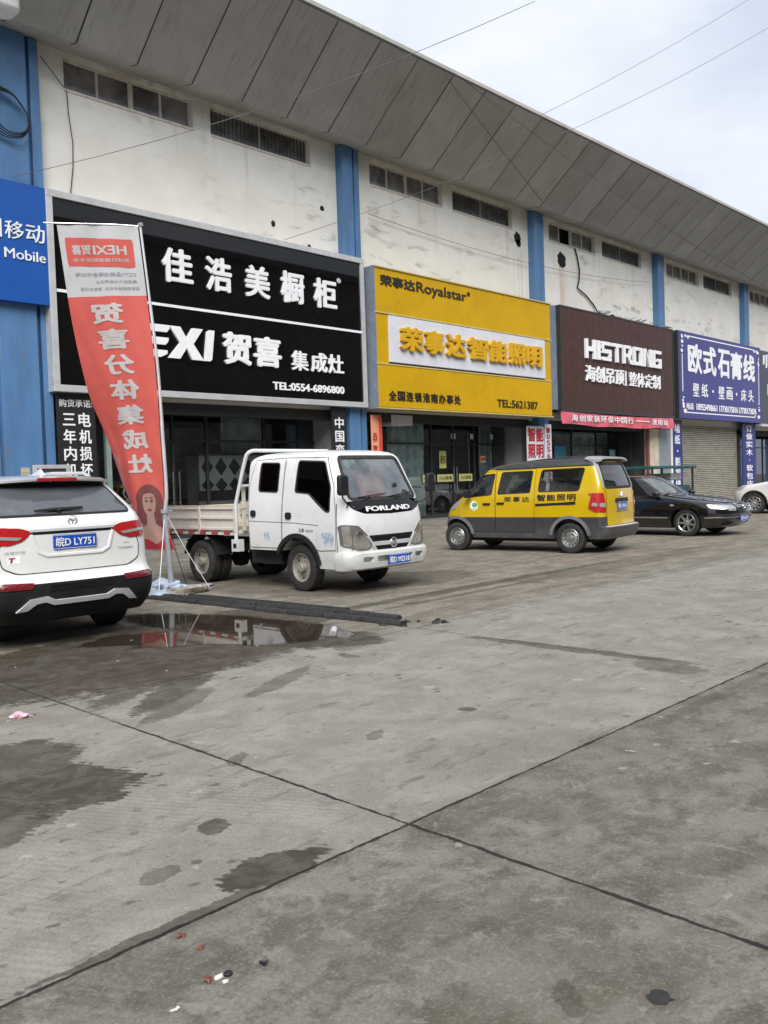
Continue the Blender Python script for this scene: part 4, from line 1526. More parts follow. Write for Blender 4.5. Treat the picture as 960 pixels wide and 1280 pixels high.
wheel_cache = {}
def wheel(parent, pos, R, wd_, style, right=False, steer=0.0, rim_r=0.60):
    key = (R, wd_, style)
    if key not in wheel_cache:
        h = wd_ / 2
        q = rim_r * R
        ty = MB()
        prof_ = [(h * .55, q * .97), (h * .88, q * 1.04), (h * 1.0, R * .78), (h * .98, R * .88), (h * .86, R * .965), (h * .70, R * .993),
                 (h * .25, R), (h * .22, R * .985), (h * .17, R * .985), (h * .14, R)]
        prof_ = prof_ + [(-a, r) for a, r in reversed(prof_)]
        ty.lathe(prof_, 40)
        # tread blocks
        for k in range(44):
            g = 2 * pi * k / 44
            M = Matrix.Rotation(g, 4, "Y")
            for a_, b_ in ((h * .3, h * .84), (-h * .84, -h * .3)):
                ty.box(-0.008, 0.008, a_, b_, R * .975, R * 1.006, 0, M)
        tm = ty.mesh("tyre")
        tm.materials.append(MT["black_rubber"])
        rm = MB()
        mi = 0
        if style == "steel":
            rm.lathe([(h * .86, q * 1.03), (h * .92, q * .99), (h * .80, q * .95), (h * .35, q * .90), (h * .30, q * .80), (h * .52, q * .66), (h * .60, q * .50),
                      (h * .50, q * .36), (h * .50, q * .30), (h * .80, q * .27), (h * .86, q * .16), (h * .86, 0.0005)], 40)
            for k in range(12):
                M = Matrix.Rotation(2 * pi * k / 12, 4, "Y")
                rm.prism(ell(0, q * .76, q * .055, q * .075, 8), "y", h * .34, h * .475, 1, M)
            for k in range(5):
                M = Matrix.Rotation(2 * pi * (k + .3) / 5, 4, "Y")
                rm.prism(ell(0, q * .42, q * .045, q * .045, 6), "y", h * .5, h * .66, 0, M)
        elif style == "truck":
            rm.lathe([(h * .80, q * 1.03), (h * .86, q * .99), (h * .70, q * .95), (h * .28, q * .90), (h * .22, q * .72), (h * .30, q * .60), (h * .34, q * .42),
                      (h * .30, q * .36), (h * .95, q * .34), (h * 1.0, q * .30), (h * 1.12, q * .26), (h * 1.15, q * .12), (h * 1.15, 0.0005)], 40)
            for k in range(6):
                M = Matrix.Rotation(2 * pi * k / 6, 4, "Y")
                rm.prism(ell(0, q * .76, q * .10, q * .085, 8), "y", h * .2, h * .272, 1, M)
            for k in range(5):
                M = Matrix.Rotation(2 * pi * (k + .3) / 5, 4, "Y")
                rm.prism(ell(0, q * .5, q * .055, q * .055, 6), "y", h * .3, h * .52, 0, M)
        else:
            rm.lathe([(h * .86, q * 1.03), (h * .95, q * .99), (h * .85, q * .95), (h * .30, q * .91), (h * .05, q * .86), (h * .05, q * .3), (h * .05, 0.0005)], 40, 1)
            rm.lathe([(h * .86, q * 1.035), (h * .97, q * .99), (h * .86, q * .93), (h * .5, q * .91)], 40, 0)
            ns = 7 if style == "alloy7" else 10
            for k in range(ns):
                M = Matrix.Rotation(2 * pi * k / ns, 4, "Y")
                rm.add([M @ Vector(v) for v in ((-q * .13, h * .62, q * .12), (q * .13, h * .62, q * .12), (q * .075, h * .80, q * .93), (-q * .075, h * .80, q * .93),
                                                (-q * .16, h * .1, q * .12), (q * .16, h * .1, q * .12), (q * .11, h * .3, q * .93), (-q * .11, h * .3, q * .93))],
                       [(0, 1, 2, 3), (0, 3, 7, 4), (1, 5, 6, 2), (3, 2, 6, 7), (0, 4, 5, 1)], 0)
            rm.lathe([(h * .1, q * .26), (h * .62, q * .24), (h * .72, q * .15), (h * .72, .0005)], 24, 0)
        bm = rm.mesh("wheel")
        for mm in ({"steel": "steel", "truck": "wheel_dusty"}.get(style, "alloy"), "gap"):
            bm.materials.append(MT[mm])
        for p, i in zip(bm.polygons, rm.m):
            p.material_index = i
        for me in (tm, bm):
            b2 = bmesh.new(); b2.from_mesh(me); bmesh.ops.recalc_face_normals(b2, faces=b2.faces); b2.to_mesh(me); b2.free()
            for p in me.polygons: p.use_smooth = True
            me.set_sharp_from_angle(angle=radians(35))
        wheel_cache[key] = (bm, tm)
    rm_, tm_ = wheel_cache[key]
    o = bpy.data.objects.new("wheel", rm_); C.objects.link(o)
    o.parent = parent; o.location = pos
    o.rotation_euler = (0, random.uniform(0, 6), (pi if right else 0) + steer)
    t = bpy.data.objects.new("tyre", tm_); C.objects.link(t); t.parent = o
    return o


def arch(x, R, y0, y1, n=28, drop=0.6):
    mb = MB()
    pl = [(x + R * cos(pi * k / n), 0 + R * sin(pi * k / n)) for k in range(n + 1)]
    return mb, pl


def arches(xs, zc, R, yi, yo):
    """one cutter per wheel opening"""
    out = []
    for x in xs:
        for s_ in (-1, 1):
            mb = MB()
            pl = [(x + R * cos(pi * k / 24), zc + R * sin(pi * k / 24)) for k in range(25)] + [(x - R, zc - 0.6), (x + R, zc - 0.6)]
            a, b_ = sorted((s_ * yi, s_ * yo))
            mb.prism(pl, "y", a, b_)
            out.append(mb)
    return out


def arc(x, zc, R, a0=0, a1=180, n=20):
    return [(x + R * cos(radians(a0 + (a1 - a0) * k / n)), zc + R * sin(radians(a0 + (a1 - a0) * k / n))) for k in range(n + 1)]


def plate(P, axis, side, cy, cz, text, parent, w_=0.44, h_=0.14, tilt=None, x=None):
    """blue number plate on the front (side=+1) or rear (side=-1)"""
    q = P.pt((cy, cz), "x", side, 0.02).x if x is None else x
    mb = MB()
    d = side
    mb.prism(rnd([(cy - w_ / 2, cz - h_ / 2), (cy + w_ / 2, cz - h_ / 2), (cy + w_ / 2, cz + h_ / 2), (cy - w_ / 2, cz + h_ / 2)], 0.015), "x", q - 0.012 * d, q)
    o = mb.build("number_plate", "plate_blue", parent)
    mb = MB()
    v, f = text_fit(text, -w_ * 0.45, w_ * 0.45, -h_ * 0.34, h_ * 0.34, 0.022)
    # seen from behind the car the reader's right is -y, from the front it is +y
    mb.add([(q + d * (0.004 + e_ * 0.03), cy + (u if d > 0 else -u), cz + wv) for u, e_, wv in v], f)
    t = 0.006
    for a, b_, c_, e_ in ((-.485, .485, .44, .47), (-.485, .485, -.47, -.44)):
        mb.add([(q + d * 0.002, cy + a * w_, cz + c_ * h_), (q + d * 0.002, cy + b_ * w_, cz + c_ * h_), (q + d * 0.002, cy + b_ * w_, cz + e_ * h_), (q + d * 0.002, cy + a * w_, cz + e_ * h_)], [(0, 1, 2, 3)])
    mb.build("lettering", "letter_white", o)
    return o


def side_text(P, s_, x0, x1, z0, z1, side, bold=0.01, off=0.006, mb=None, m=0):
    """letters on a car flank; side +1 = left flank (+y)"""
    v, f = text_fit(s_, 0, 1, z0, z1, bold)
    mb = mb or MB()
    mb.add([P.pt((x0 + u * (x1 - x0), w_), "y", side, off + e_ * 0.04) for u, e_, w_ in v], f, m)
    return mb


def end_text(P, s_, y0, y1, z0, z1, side, bold=0.01, off=0.006, mb=None, m=0, shear=0.0):
    v, f = text_fit(s_, 0, 1, z0, z1, bold, shear)
    mb = mb or MB()
    mb.add([P.pt((y0 + u * (y1 - y0), w_), "x", side, off + e_ * 0.04) for u, e_, w_ in v], f, m)
    return mb


def paint(name, col, rough=0.18, dirt=(0.3, 0.28, 0.24), amt=0.25, coat=0.8, low=None, var=0.04):
    """car paint with road grime splashed up from below"""
    m, nt, b = nodes(name)
    vec, (x, y, z) = objpos(nt)
    n1 = noise(nt, vec, 2, 4)
    c = mixc(nt, n1.step(0.3, 0.7), tuple(q * (1 - var) for q in col), tuple(min(1, q * (1 + var)) for q in col))
    n2 = noise(nt, vec, 5, 7, 0.68, None, 0.5)
    n3 = noise(nt, vec, 16, 4, 0.6, (1, 1, 0.25))
    g = n2.step(0.5, 0.75) * 0.6
    f = (g + n3.step(0.55, 0.75) * 0.5) * amt
    if low:
        f = f + z.step(low[1], low[0]) * (n2 * 0.8 + 0.15) * amt * 1.6
    f = f.mn(0.8)
    c = mixc(nt, f, c, dirt)
    nt.links.new(c, b.inputs["Base Color"])
    r = f * 0.6 + rough
    nt.links.new(r.k, b.inputs["Roughness"])
    b.inputs["Coat Weight"].default_value = coat
    b.inputs["Coat Roughness"].default_value = 0.03
    b.inputs["Specular IOR Level"].default_value = 0.5
    return m


MT["paint_suv"] = paint("paint_suv", (0.72, 0.72, 0.70), 0.16, amt=0.12, low=(0.55, 0.85))
MT["paint_truck"] = paint("paint_truck", (0.70, 0.71, 0.71), 0.28, (0.34, 0.31, 0.25), 0.32, 0.4, low=(0.5, 1.0))
MT["paint_bed"] = paint("paint_bed", (0.60, 0.58, 0.52), 0.5, (0.27, 0.23, 0.17), 0.55, 0.0)
MT["paint_yellow"] = paint("paint_yellow", (0.57, 0.38, 0.002), 0.2, (0.36, 0.25, 0.06), 0.22, 0.6)
MT["paint_grey"] = paint("paint_grey", (0.042, 0.044, 0.050), 0.35, (0.2, 0.19, 0.17), 0.3, 0.3, low=(0.3, 0.55))
MT["paint_black"] = paint("paint_black", (0.006, 0.006, 0.007), 0.08, (0.08, 0.075, 0.07), 0.15, 1.0, low=(0.2, 0.45))
MT["silver_trim"] = pm("silver_trim", (0.60, 0.61, 0.63), 0.35, 0.25, 0.08)
MT["wheel_dusty"] = pm("wheel_dusty", (0.33, 0.31, 0.27), 0.6, 0.3, 0.2, 8, dirt=(0.14, 0.12, 0.095), dirt_amt=0.7)
MT["underbody"] = pm("underbody", (0.018, 0.017, 0.016), 0.85)
MT["wood_rail"] = pm("wood_rail", (0.44, 0.36, 0.26), 0.7, var=0.25, scale=6, stretch=(0.4, 4, 4))


def seat(parent, x, y, z, w_=0.48):
    mb = MB()
    mb.box(x - 0.22, x + 0.24, y - w_ / 2, y + w_ / 2, z, z + 0.13)
    mb.box(-0.05, 0.07, y - w_ / 2 + 0.01, y + w_ / 2 - 0.01, 0, 0.56, 0, Matrix.Translation((x - 0.22, 0, z + 0.1)) @ Matrix.Rotation(-0.2, 4, "Y"))
    mb.box(-0.04, 0.05, y - 0.13, y + 0.13, 0, 0.16, 0, Matrix.Translation((x - 0.335, 0, z + 0.7)) @ Matrix.Rotation(-0.15, 4, "Y"))
    mb.build("seat", "seat_cloth", parent, bevel=0.035)


def steering(parent, x, y, z, tilt=0.9):
    mb = MB()
    M = Matrix.Translation((x, y, z)) @ Matrix.Rotation(-tilt, 4, "Y")
    n = 24
    mb.tube([M @ Vector((0.0, 0.19 * cos(2 * pi * k / n), 0.19 * sin(2 * pi * k / n))) for k in range(n + 1)], 0.016, 8)
    for a in (0.2, pi - 0.2, -pi / 2):
        mb.tube([M @ Vector((0, 0, 0)), M @ Vector((0, 0.18 * cos(a), 0.18 * sin(a)))], 0.013, 6)
    mb.tube([M @ Vector((-0.02, 0, 0)), M @ Vector((0.35, 0, 0))], 0.03, 8)
    mb.build("steering_wheel", "plastic_dark", parent, smooth=40)


def door(P, poly, side, parent, mat_, hole=None, off=0.005, hpos=None, hsize=(0.13, 0.035), hmat="plastic_dark"):
    mb = MB()
    P.patch(mb, poly, "y", side, off, 0, [hole] if hole else (), 0.09, 0.007)
    P.strip(mb, poly, 0.0075, "y", side, off + 0.0006, 1, True, 0.07)
    o = mb.build("door", [mat_, "gap"], parent, smooth=25, fix=False)
    if hpos:
        mb = MB()
        a, b_ = hsize[0] / 2, hsize[1] / 2
        P.patch(mb, rnd([(hpos[0] - a, hpos[1] - b_), (hpos[0] + a, hpos[1] - b_), (hpos[0] + a, hpos[1] + b_), (hpos[0] - a, hpos[1] + b_)], b_ * 0.8), "y", side, off + 0.018, 0, (), 0.05, 0.02)
        mb.build("handle", hmat, o, smooth=30)
    return o


MT["dull_red"] = pm("dull_red", (0.30, 0.05, 0.05), 0.6, var=0.3, scale=12, dirt=(0.4, 0.35, 0.3), dirt_amt=0.5)


# ---------------- double cab truck: x forward from the front axle
def truck():
    root = empty("pickup_truck", (8.485, 9.30, 0), radians(-88.5))
    tag(root, "white double cab light truck with a worn drop side bed", "truck")
    zs_ = [0.34, 0.42, 0.50, 0.56, 0.62, 0.70, 0.80, 0.90, 0.98, 1.06, 1.12, 1.18, 1.24, 1.28, 1.34, 1.42, 1.50, 1.58, 1.66, 1.74, 1.80, 1.85, 1.89, 1.92, 1.945, 1.96, 1.97]
    xf = [(.34, 1.02), (.5, 1.05), (.8, 1.06), (.95, 1.05), (1.08, 1.03), (1.2, 0.99), (1.27, 0.955), (1.6, 0.79), (1.85, 0.665), (1.90, 0.61), (1.94, 0.48), (1.96, 0.30), (1.97, 0.1)]
    xr = [(.34, -1.10), (1.80, -1.12), (1.88, -1.08), (1.93, -1.0), (1.96, -.85), (1.97, -.6)]
    w = [(.34, .775), (.5, .80), (.95, .805), (1.2, .80), (1.3, .79), (1.85, .715), (1.90, .675), (1.94, .59), (1.96, .45), (1.97, .2)]
    rf = [(.34, .24, .22), (1.2, .24, .22), (1.3, .16, .14), (1.85, .14, .12), (1.97, .14, .12)]
    rr_ = (.06, .06)
    mb = shell(zs_, xf, xr, w, rf, rr_, 0.07, 0.01)
    P = Proj(mb.v, mb.f)
    cav = shell([0.72, 0.9, 1.1, 1.25, 1.4, 1.6, 1.8, 1.86, 1.90], xf, xr, w, rf, rr_, 0.07, 0.01, inset=0.045)
    wF = rnd([(-0.03, 1.385), (0.25, 1.365), (0.42, 1.24), (0.60, 1.115), (0.675, 1.11), (0.685, 1.44), (0.545, 1.79), (0.02, 1.82)], 0.045)
    wR = rnd([(-0.83, 1.41), (-0.40, 1.39), (-0.38, 1.80), (-0.80, 1.82)], 0.05)
    ws = rnd([(-0.66, 1.27), (0.66, 1.27), (0.575, 1.845), (-0.575, 1.845)], 0.07)
    cut = [cav]
    for pl in (wF, wR):
        q = MB(); q.prism(pl, "y", -1.2, 1.2); cut.append(q)
    q = MB(); q.prism(ws, "x", 0.35, 1.4); cut.append(q)
    cut += arches([0.0], 0.34, 0.42, 0.40, 1.0)
    q = MB(); q.box(-1.5, 0.06, -1, 1, 0.2, 0.565); cut.append(q)
    body_object("cab", mb, cut, ["paint_truck"], root)
    # windscreen with its rubber seal
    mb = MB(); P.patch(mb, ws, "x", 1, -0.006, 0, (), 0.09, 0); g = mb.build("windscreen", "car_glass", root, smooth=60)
    mb = MB(); P.strip(mb, ws, 0.045, "x", 1, 0.006, 0, True, 0.05, 0.02); mb.build("seal", "black_rubber", g, smooth=50)
    for side in (-1, 1):
        for pl in (wF, wR):
            mb = MB(); P.patch(mb, pl, "y", side, -0.008, 0, (), 0.12, 0); g = mb.build("side_window", "tint_glass", root, smooth=60)
            mb = MB(); P.strip(mb, pl, 0.020, "y", side, 0.008, 0, True, 0.05, 0.02); mb.build("seal", "black_rubber", g, smooth=50)
        dF = [(0.70, 1.83), (-0.245, 1.865), (-0.30, 0.90), (-0.31, 0.58)] + arc(0, 0.34, 0.47, 146, 30, 10) + [(0.45, 0.58), (0.77, 0.60), (0.79, 1.15), (0.735, 1.45)]
        dF = [(0.57, 1.845), (-0.25, 1.87), (-0.305, 0.90), (-0.315, 0.60)] + [(-0.40 + 0.02, 0.60)][:0] + arc(0, 0.34, 0.45, 142, 36, 10) + [(0.47, 0.585), (0.775, 0.60), (0.785, 1.15), (0.735, 1.45)]
        door(P, dF, side, root, "paint_truck", wF, hpos=(-0.16, 1.06), hsize=(0.12, 0.095))
        dR = [(-0.265, 1.87), (-0.32, 0.90), (-0.33, 0.60), (-1.03, 0.60), (-1.06, 0.90), (-1.04, 1.5), (-0.93, 1.86)]
        door(P, dR, side, root, "paint_truck", wR, hpos=(-0.94, 1.09), hsize=(0.11, 0.095))
        mb = MB(); P.strip(mb, [(-1.06, 0.98), (-0.33, 0.965), (-0.05, 0.96), (0.45, 0.93)], 0.007, "y", side, 0.0075, 0)
        mb.build("body_crease", "gap", root)
        mb = MB(); P.strip(mb, arc(0, 0.34, 0.445, 155, 8, 18), 0.065, "y", side, 0.03, 0, False, 0.05, 0.05)
        mb.build("wheel_arch", "plastic_dark", root, smooth=50)
        mb = MB(); P.strip(mb, [(0.80, 0.36), (0.80, 1.22)], 0.010, "y", side, 0.004, 0); mb.build("panel_gap", "gap", root)
    mb = side_text(P, "五星", 0.04, 0.16, 0.835, 0.885, -1, 0.02, 0.008)
    side_text(P, "1020DH", 0.18, 0.34, 0.838, 0.868, -1, 0.01, 0.008, mb)
    mb.build("lettering", "grey_trim", root)
    MT["scuff"] = pm("scuff", (0.42, 0.50, 0.60), 0.6, var=0.35, scale=14)
    mb = MB()
    for pl in (blob([(0.52, 0.82), (0.66, 0.84), (0.75, 0.78), (0.73, 0.68), (0.60, 0.66), (0.53, 0.72)], 0.015, 3, 8), blob([(-0.72, 0.80), (-0.62, 0.82), (-0.58, 0.73), (-0.68, 0.70)], 0.012, 3, 4)):
        P.patch(mb, pl, "y", -1, 0.0075, 0, (), 0.05, 0)
    mb.build("worn_sticker", "scuff", root)
    # black panel under the windscreen
    bp = rnd([(-0.72, 1.245), (0.72, 1.245), (0.66, 1.14), (0.48, 1.075), (0, 1.06), (-0.48, 1.075), (-0.66, 1.14)], 0.05)
    mb = MB(); P.patch(mb, bp, "x", 1, 0.005, 0, (), 0.08, 0.006)
    g = mb.build("cowl_panel", "black_gloss", root, smooth=50)
    mb = end_text(P, "FORLAND", -0.44, 0.44, 1.10, 1.168, 1, 0.045, 0.010)
    mb.build("lettering", "letter_white", g)
    for y0, y1, yp in ((-0.30, 0.02, -0.42), (0.28, 0.56, 0.16)):
        mb = MB()
        a = P.pt((yp, 1.25), "x", 1, 0.02); b_ = P.pt((y0, 1.30), "x", 1, 0.03); c_ = P.pt((y1, 1.33), "x", 1, 0.02)
        mb.tube([a, b_], 0.009, 6); mb.tube([P.pt((y0 - 0.22, 1.285), "x", 1, 0.014), b_, c_], 0.008, 6)
        mb.build("wiper", "black_plain", root)
    # grille
    gr = rnd([(-0.46, 0.78), (-0.30, 0.565), (0.30, 0.565), (0.46, 0.78)], 0.03)
    mb = MB(); P.patch(mb, gr, "x", 1, 0.004, 0, (), 0.08, 0.004); g = mb.build("grille", "gap", root)
    mb = MB()
    P.strip(mb, [(-0.40, 0.665), (0.40, 0.665)], 0.055, "x", 1, 0.022, 0, False, 0.05, 0.02)
    P.strip(mb, [(-0.47, 0.775), (-0.31, 0.565)], 0.03, "x", 1, 0.024, 0, False, 0.05, 0.02)
    P.strip(mb, [(0.47, 0.775), (0.31, 0.565)], 0.03, "x", 1, 0.024, 0, False, 0.05, 0.02)
    mb.build("grille_bar", "silver_trim", g, bevel=0.004)
    mb = MB()
    for z_ in (0.60, 0.625, 0.71, 0.735, 0.76):
        P.strip(mb, [(-0.36, z_), (0.36, z_)], 0.008, "x", 1, 0.012, 0, False, 0.06, 0.01)
    mb.build("grille_slat", "plastic_dark", g)
    mb = MB()
    c_ = P.pt((0, 0.665), "x", 1, 0.03)
    for r0, r1 in ((0.052, 0.066),):
        n = 28
        mb.tube([c_ + Vector((0, 0.062 * cos(2 * pi * k / n), 0.062 * sin(2 * pi * k / n))) for k in range(n + 1)], 0.007, 8)
    mb.prism([(c_.y - 0.05, c_.z - 0.01), (c_.y + 0.02, c_.z + 0.045), (c_.y + 0.05, c_.z + 0.01), (c_.y - 0.02, c_.z - 0.045)], "x", c_.x - 0.01, c_.x + 0.004)
    mb.build("emblem", "chrome", g, smooth=40)
    # headlamps wrap the corners
    for s_ in (-1, 1):
        pl = rnd([(s_ * 0.795, 0.935), (s_ * 0.62, 0.915), (s_ * 0.47, 0.78), (s_ * 0.40, 0.63), (s_ * 0.47, 0.60), (s_ * 0.62, 0.60), (s_ * 0.785, 0.66)], 0.03)
        mb = MB(); P.patch(mb, pl, "x", 1, 0.010, 0, (), 0.05, 0.012); g = mb.build("headlight", "amber_lens", root, smooth=40)
        mb = MB()
        for cy, cz, r_ in ((0.58, 0.67, 0.055), (0.67, 0.70, 0.06), (0.60, 0.80, 0.05)):
            P.patch(mb, ell(s_ * cy, cz, r_, r_ * 0.9, 14), "x", 1, 0.016, 0, (), 0.04, 0.004)
        mb.build("reflector", "chrome", g, smooth=40)
        mb = MB(); P.strip(mb, pl, 0.014, "x", 1, 0.012, 0, True, 0.05); P.strip(mb, [(s_ * 0.70, 0.92), (s_ * 0.70, 0.61)], 0.012, "x", 1, 0.018, 0)
        mb.build("lamp_rim", "grey_trim", g)
    # bumper: a shell of its own, standing proud of the cab
    bx = shell([0.325, 0.35, 0.42, 0.50, 0.55, 0.57, 0.578], [(.325, 1.06), (.35, 1.10), (.5, 1.125), (.55, 1.12), (.578, 1.08)], [(.325, 0.72), (.578, .74)],
               [(.325, .79), (.5, .825), (.578, .80)], (.26, .24), (.03, .03), 0.07, 0.0, ns=8)
    PB = Proj(bx.v, bx.f)
    cutb = []
    q = MB(); q.box(-1, 0.95, -0.60, 0.60, 0.3, 0.6)
    for a, b_ in ((-0.60, -0.42), (0.42, 0.60)):
        q2 = MB(); q2.prism(rnd([(a, 0.44), (b_, 0.43), (b_, 0.50), (a, 0.505)], 0.02), "x", 0.98, 1.4); cutb.append(q2)
    q2 = MB(); q2.prism(rnd([(-0.34, 0.42), (0.34, 0.42), (0.36, 0.505), (-0.36, 0.505)], 0.02), "x", 0.98, 1.4); cutb.append(q2)
    bo = body_object("bumper", bx, cutb, ["paint_truck"], root)
    for a, b_ in ((-0.60, -0.42), (0.42, 0.60)):
        mb = MB(); mb.box(0.95, 0.985, a, b_, 0.42, 0.51); mb.build("intake", "gap", bo)
    mb = MB(); mb.box(0.95, 0.99, -0.36, 0.36, 0.42, 0.505); mb.build("intake", "gap", bo)
    plate(PB, "x", 1, 0.05, 0.435, "皖D M2518", root, x=1.14)
    # mirrors on arms
    for s_ in (-1, 1):
        m_ = MB()
        base = P.pt((s_ * 0.70, 1.20), "x", 1, 0.0)
        top = Vector((1.02, s_ * 0.885, 1.30))
        m_.tube([base, base + Vector((0.06, s_ * 0.05, 0.0)), top, top + Vector((0, 0, 0.1))], 0.012, 8)
        arm = m_.build("mirror_arm", "black_plain", root, smooth=40)
        m_ = MB()
        m_.prism(rnd([(s_ * 0.80, 1.33), (s_ * 0.965, 1.33), (s_ * 0.965, 1.60), (s_ * 0.80, 1.60)], 0.05), "x", 0.985, 1.06)
        m_.build("mirror", "plastic_dark", arm, bevel=0.02, smooth=40)
    # cab inside
    mb = MB(); mb.box(-1.04, 0.9, -0.73, 0.73, 0.70, 0.735); mb.build("cab_floor", "seat_cloth", root)
    mb = MB(); mb.prism([(0.60, 0.75), (0.92, 0.75), (0.93, 1.20), (0.75, 1.235), (0.62, 1.16)], "y", -0.72, 0.72); mb.build("dashboard", "grey_trim", root, bevel=0.03)
    for y_ in (-0.38, 0.38): seat(root, 0.05, y_, 0.88)
    seat(root, -0.72, -0.36, 0.88, 0.64); seat(root, -0.72, 0.36, 0.88, 0.64)
    steering(root, 0.62, 0.30, 1.22, 0.75)
    MC = Matrix.Translation((0.60, 0.20, 1.23)) @ Matrix.Rotation(-0.42, 4, "Y")
    mb = MB(); mb.box(-0.012, 0.012, -0.27, 0.25, 0, 0.46, 0, MC)
    card = mb.build("red_reflect_card", "red_paper", root)  # card set behind the glass in place of a red windscreen reflection
    mb = MB(); mb.box(0.0135, 0.016, -0.18, 0.15, 0.14, 0.37, 0, MC)
    mb.build("reflect_card_print", "orange_paper", card)
    MT["sticker_green"] = pm("sticker_green", (0.25, 0.5, 0.38), 0.4)
    mb = MB()
    P.patch(mb, ell(-0.46, 1.76, 0.055, 0.055, 18), "x", 1, -0.011, 0, (), 0.05, 0)
    P.patch(mb, ell(-0.33, 1.79, 0.035, 0.035, 18), "x", 1, -0.011, 0, (), 0.05, 0)
    mb.build("inspection_sticker", "sticker_green", root)
    # chassis, bed
    mb = MB()
    for y_ in (-0.36, 0.36): mb.box(-3.25, 0.6, y_ - 0.05, y_ + 0.05, 0.50, 0.64)
    for x_ in (-3.1, -2.3, -1.5, -0.7, 0.0): mb.box(x_ - 0.05, x_ + 0.05, -0.34, 0.34, 0.51, 0.6)
    mb.tube([(-2.33, -0.6, 0.34), (-2.33, 0.6, 0.34)], 0.055, 10); mb.tube([(0, -0.55, 0.34), (0, 0.55, 0.34)], 0.045, 10)
    mb.lathe([(-.15, .02), (-.13, .11), (0, .16), (.13, .11), (.15, .02)], 18, 0, Matrix.Translation((-2.33, 0, 0.34)) @ Matrix.Rotation(pi / 2, 4, "X"))
    mb.box(-1.25, -0.55, -0.62, -0.42, 0.34, 0.55); mb.box(-1.3, -0.5, 0.4, 0.64, 0.32, 0.55)
    mb.box(-0.2, 0.75, -0.3, 0.3, 0.30, 0.6)
    mb.build("chassis", "underbody", root, bevel=0.01)
    mb = MB(); mb.box(-3.25, -1.36, -0.79, 0.79, 0.775, 0.83); bed = mb.build("bed", "paint_bed", root, bevel=0.008)
    for s_ in (-1, 1):
        mb = MB()
        y0, y1 = sorted((s_ * 0.80, s_ * 0.765))
        mb.box(-3.25, -1.37, y0, y1, 0.83, 1.19)
        for z_ in (0.835, 1.0, 1.15):
            mb.box(-3.26, -1.365, *sorted((s_ * 0.80, s_ * 0.825)), z_, z_ + 0.04)
        for x_ in (-3.25, -2.3, -1.40):
            mb.box(x_, x_ + 0.05, *sorted((s_ * 0.80, s_ * 0.832)), 0.8, 1.2)
        o = mb.build("drop_side", "paint_bed", bed, bevel=0.006)
        mb = MB(); mb.box(-3.24, -1.38, *sorted((s_ * 0.77, s_ * 0.815)), 1.19, 1.215); mb.build("wood_cap", "wood_rail", bed, bevel=0.004)
        mb = MB(); mb.box(-3.25, -1.37, *sorted((s_ * 0.80, s_ * 0.826)), 0.765, 0.80)
        mb.build("side_rail", "paint_bed", bed)
        mb = MB()
        for k in range(6):
            xk = -3.2 + k * 0.31
            mb.box(xk, xk + 0.16, *sorted((s_ * 0.8265, s_ * 0.829)), 0.77, 0.835)
        mb.build("red_reflector", "dull_red", bed)
        mb = MB()
        mb.lathe([(-.1, 0.47), (-.1, 0.44), (.1, 0.44), (.1, 0.47)], 40, 0, Matrix.Translation((-2.33, s_ * 0.66, 0.33)))
        me_o = mb
        f2 = []
        mb2 = MB()
        pl = arc(-2.33, 0.33, 0.44, 15, 165, 16)
        po = arc(-2.33, 0.33, 0.46, 15, 165, 16)
        mb2.prism(pl + po[::-1], "y", *sorted((s_ * 0.50, s_ * 0.79)))
        mb2.build("mudguard", "plastic_dark", root, smooth=40)
    mb = MB()
    mb.box(-3.28, -3.24, -0.80, 0.80, 0.83, 1.19); mb.build("tailgate", "paint_bed", bed, bevel=0.006)
    mb = MB()
    for q in range(4): mb.box(-3.2, -1.45, -0.7 + q * 0.37, -0.5 + q * 0.37, 0.83, 0.87)
    mb.build("bed_plank", "wood_rail", bed)
    mb = MB(); mb.box(-3.22, -1.4, 0.70, 0.76, 1.0, 1.22); mb.build("load_board", "wood_rail", bed)
    # headboard hoop leaning over the cab
    mb = MB()
    for s_ in (-1, 1):
        y_ = s_ * 0.80
        mb.tube([(-1.40, y_, 0.60), (-1.37, y_, 0.80), (-1.36, y_, 1.24), (-1.16, y_, 1.74), (-1.06, y_, 1.95), (-1.02, y_ * 0.985, 1.985), (-0.98, y_ * 0.95, 2.005), (-0.96, y_ * 0.9, 2.01)], 0.028, 10)
    mb.tube([(-0.96, -0.725, 2.01), (-0.96, 0.725, 2.01)], 0.027, 10)
    mb.tube([(-1.25, -0.8, 1.50), (-1.25, 0.8, 1.50)], 0.02, 8)
    mb.build("headboard_hoop", "paint_truck", root, smooth=40)
    mb = MB()
    for k in range(9): mb.box(-1.32, -1.30, -0.72 + k * 0.175, -0.66 + k * 0.175, 0.83, 1.5)
    mb.box(-1.33, -1.29, -0.78, 0.78, 1.16, 1.22)
    mb.build("headboard", "paint_bed", root)
    for s_ in (-1, 1):
        mb = MB(); mb.box(-1.47, -1.30, *sorted((s_ * 0.72, s_ * 0.825)), 0.52, 0.70)
        mb.box(-1.43, -1.35, *sorted((s_ * 0.824, s_ * 0.828)), 0.57, 0.64, 1)
        mb.build("lamp_bracket", ["paint_truck", "gap"], root, bevel=0.006)
    for s_ in (-1, 1):
        wheel(root, (0, s_ * 0.66, 0.33), 0.33, 0.19, "truck", s_ < 0, radians(-4))
        wheel(root, (-2.33, s_ * 0.70, 0.33), 0.33, 0.18, "steel_dual" if False else "truck", s_ < 0)
        wheel(root, (-2.33, s_ * 0.50, 0.33), 0.33, 0.18, "truck", s_ < 0)


truck()


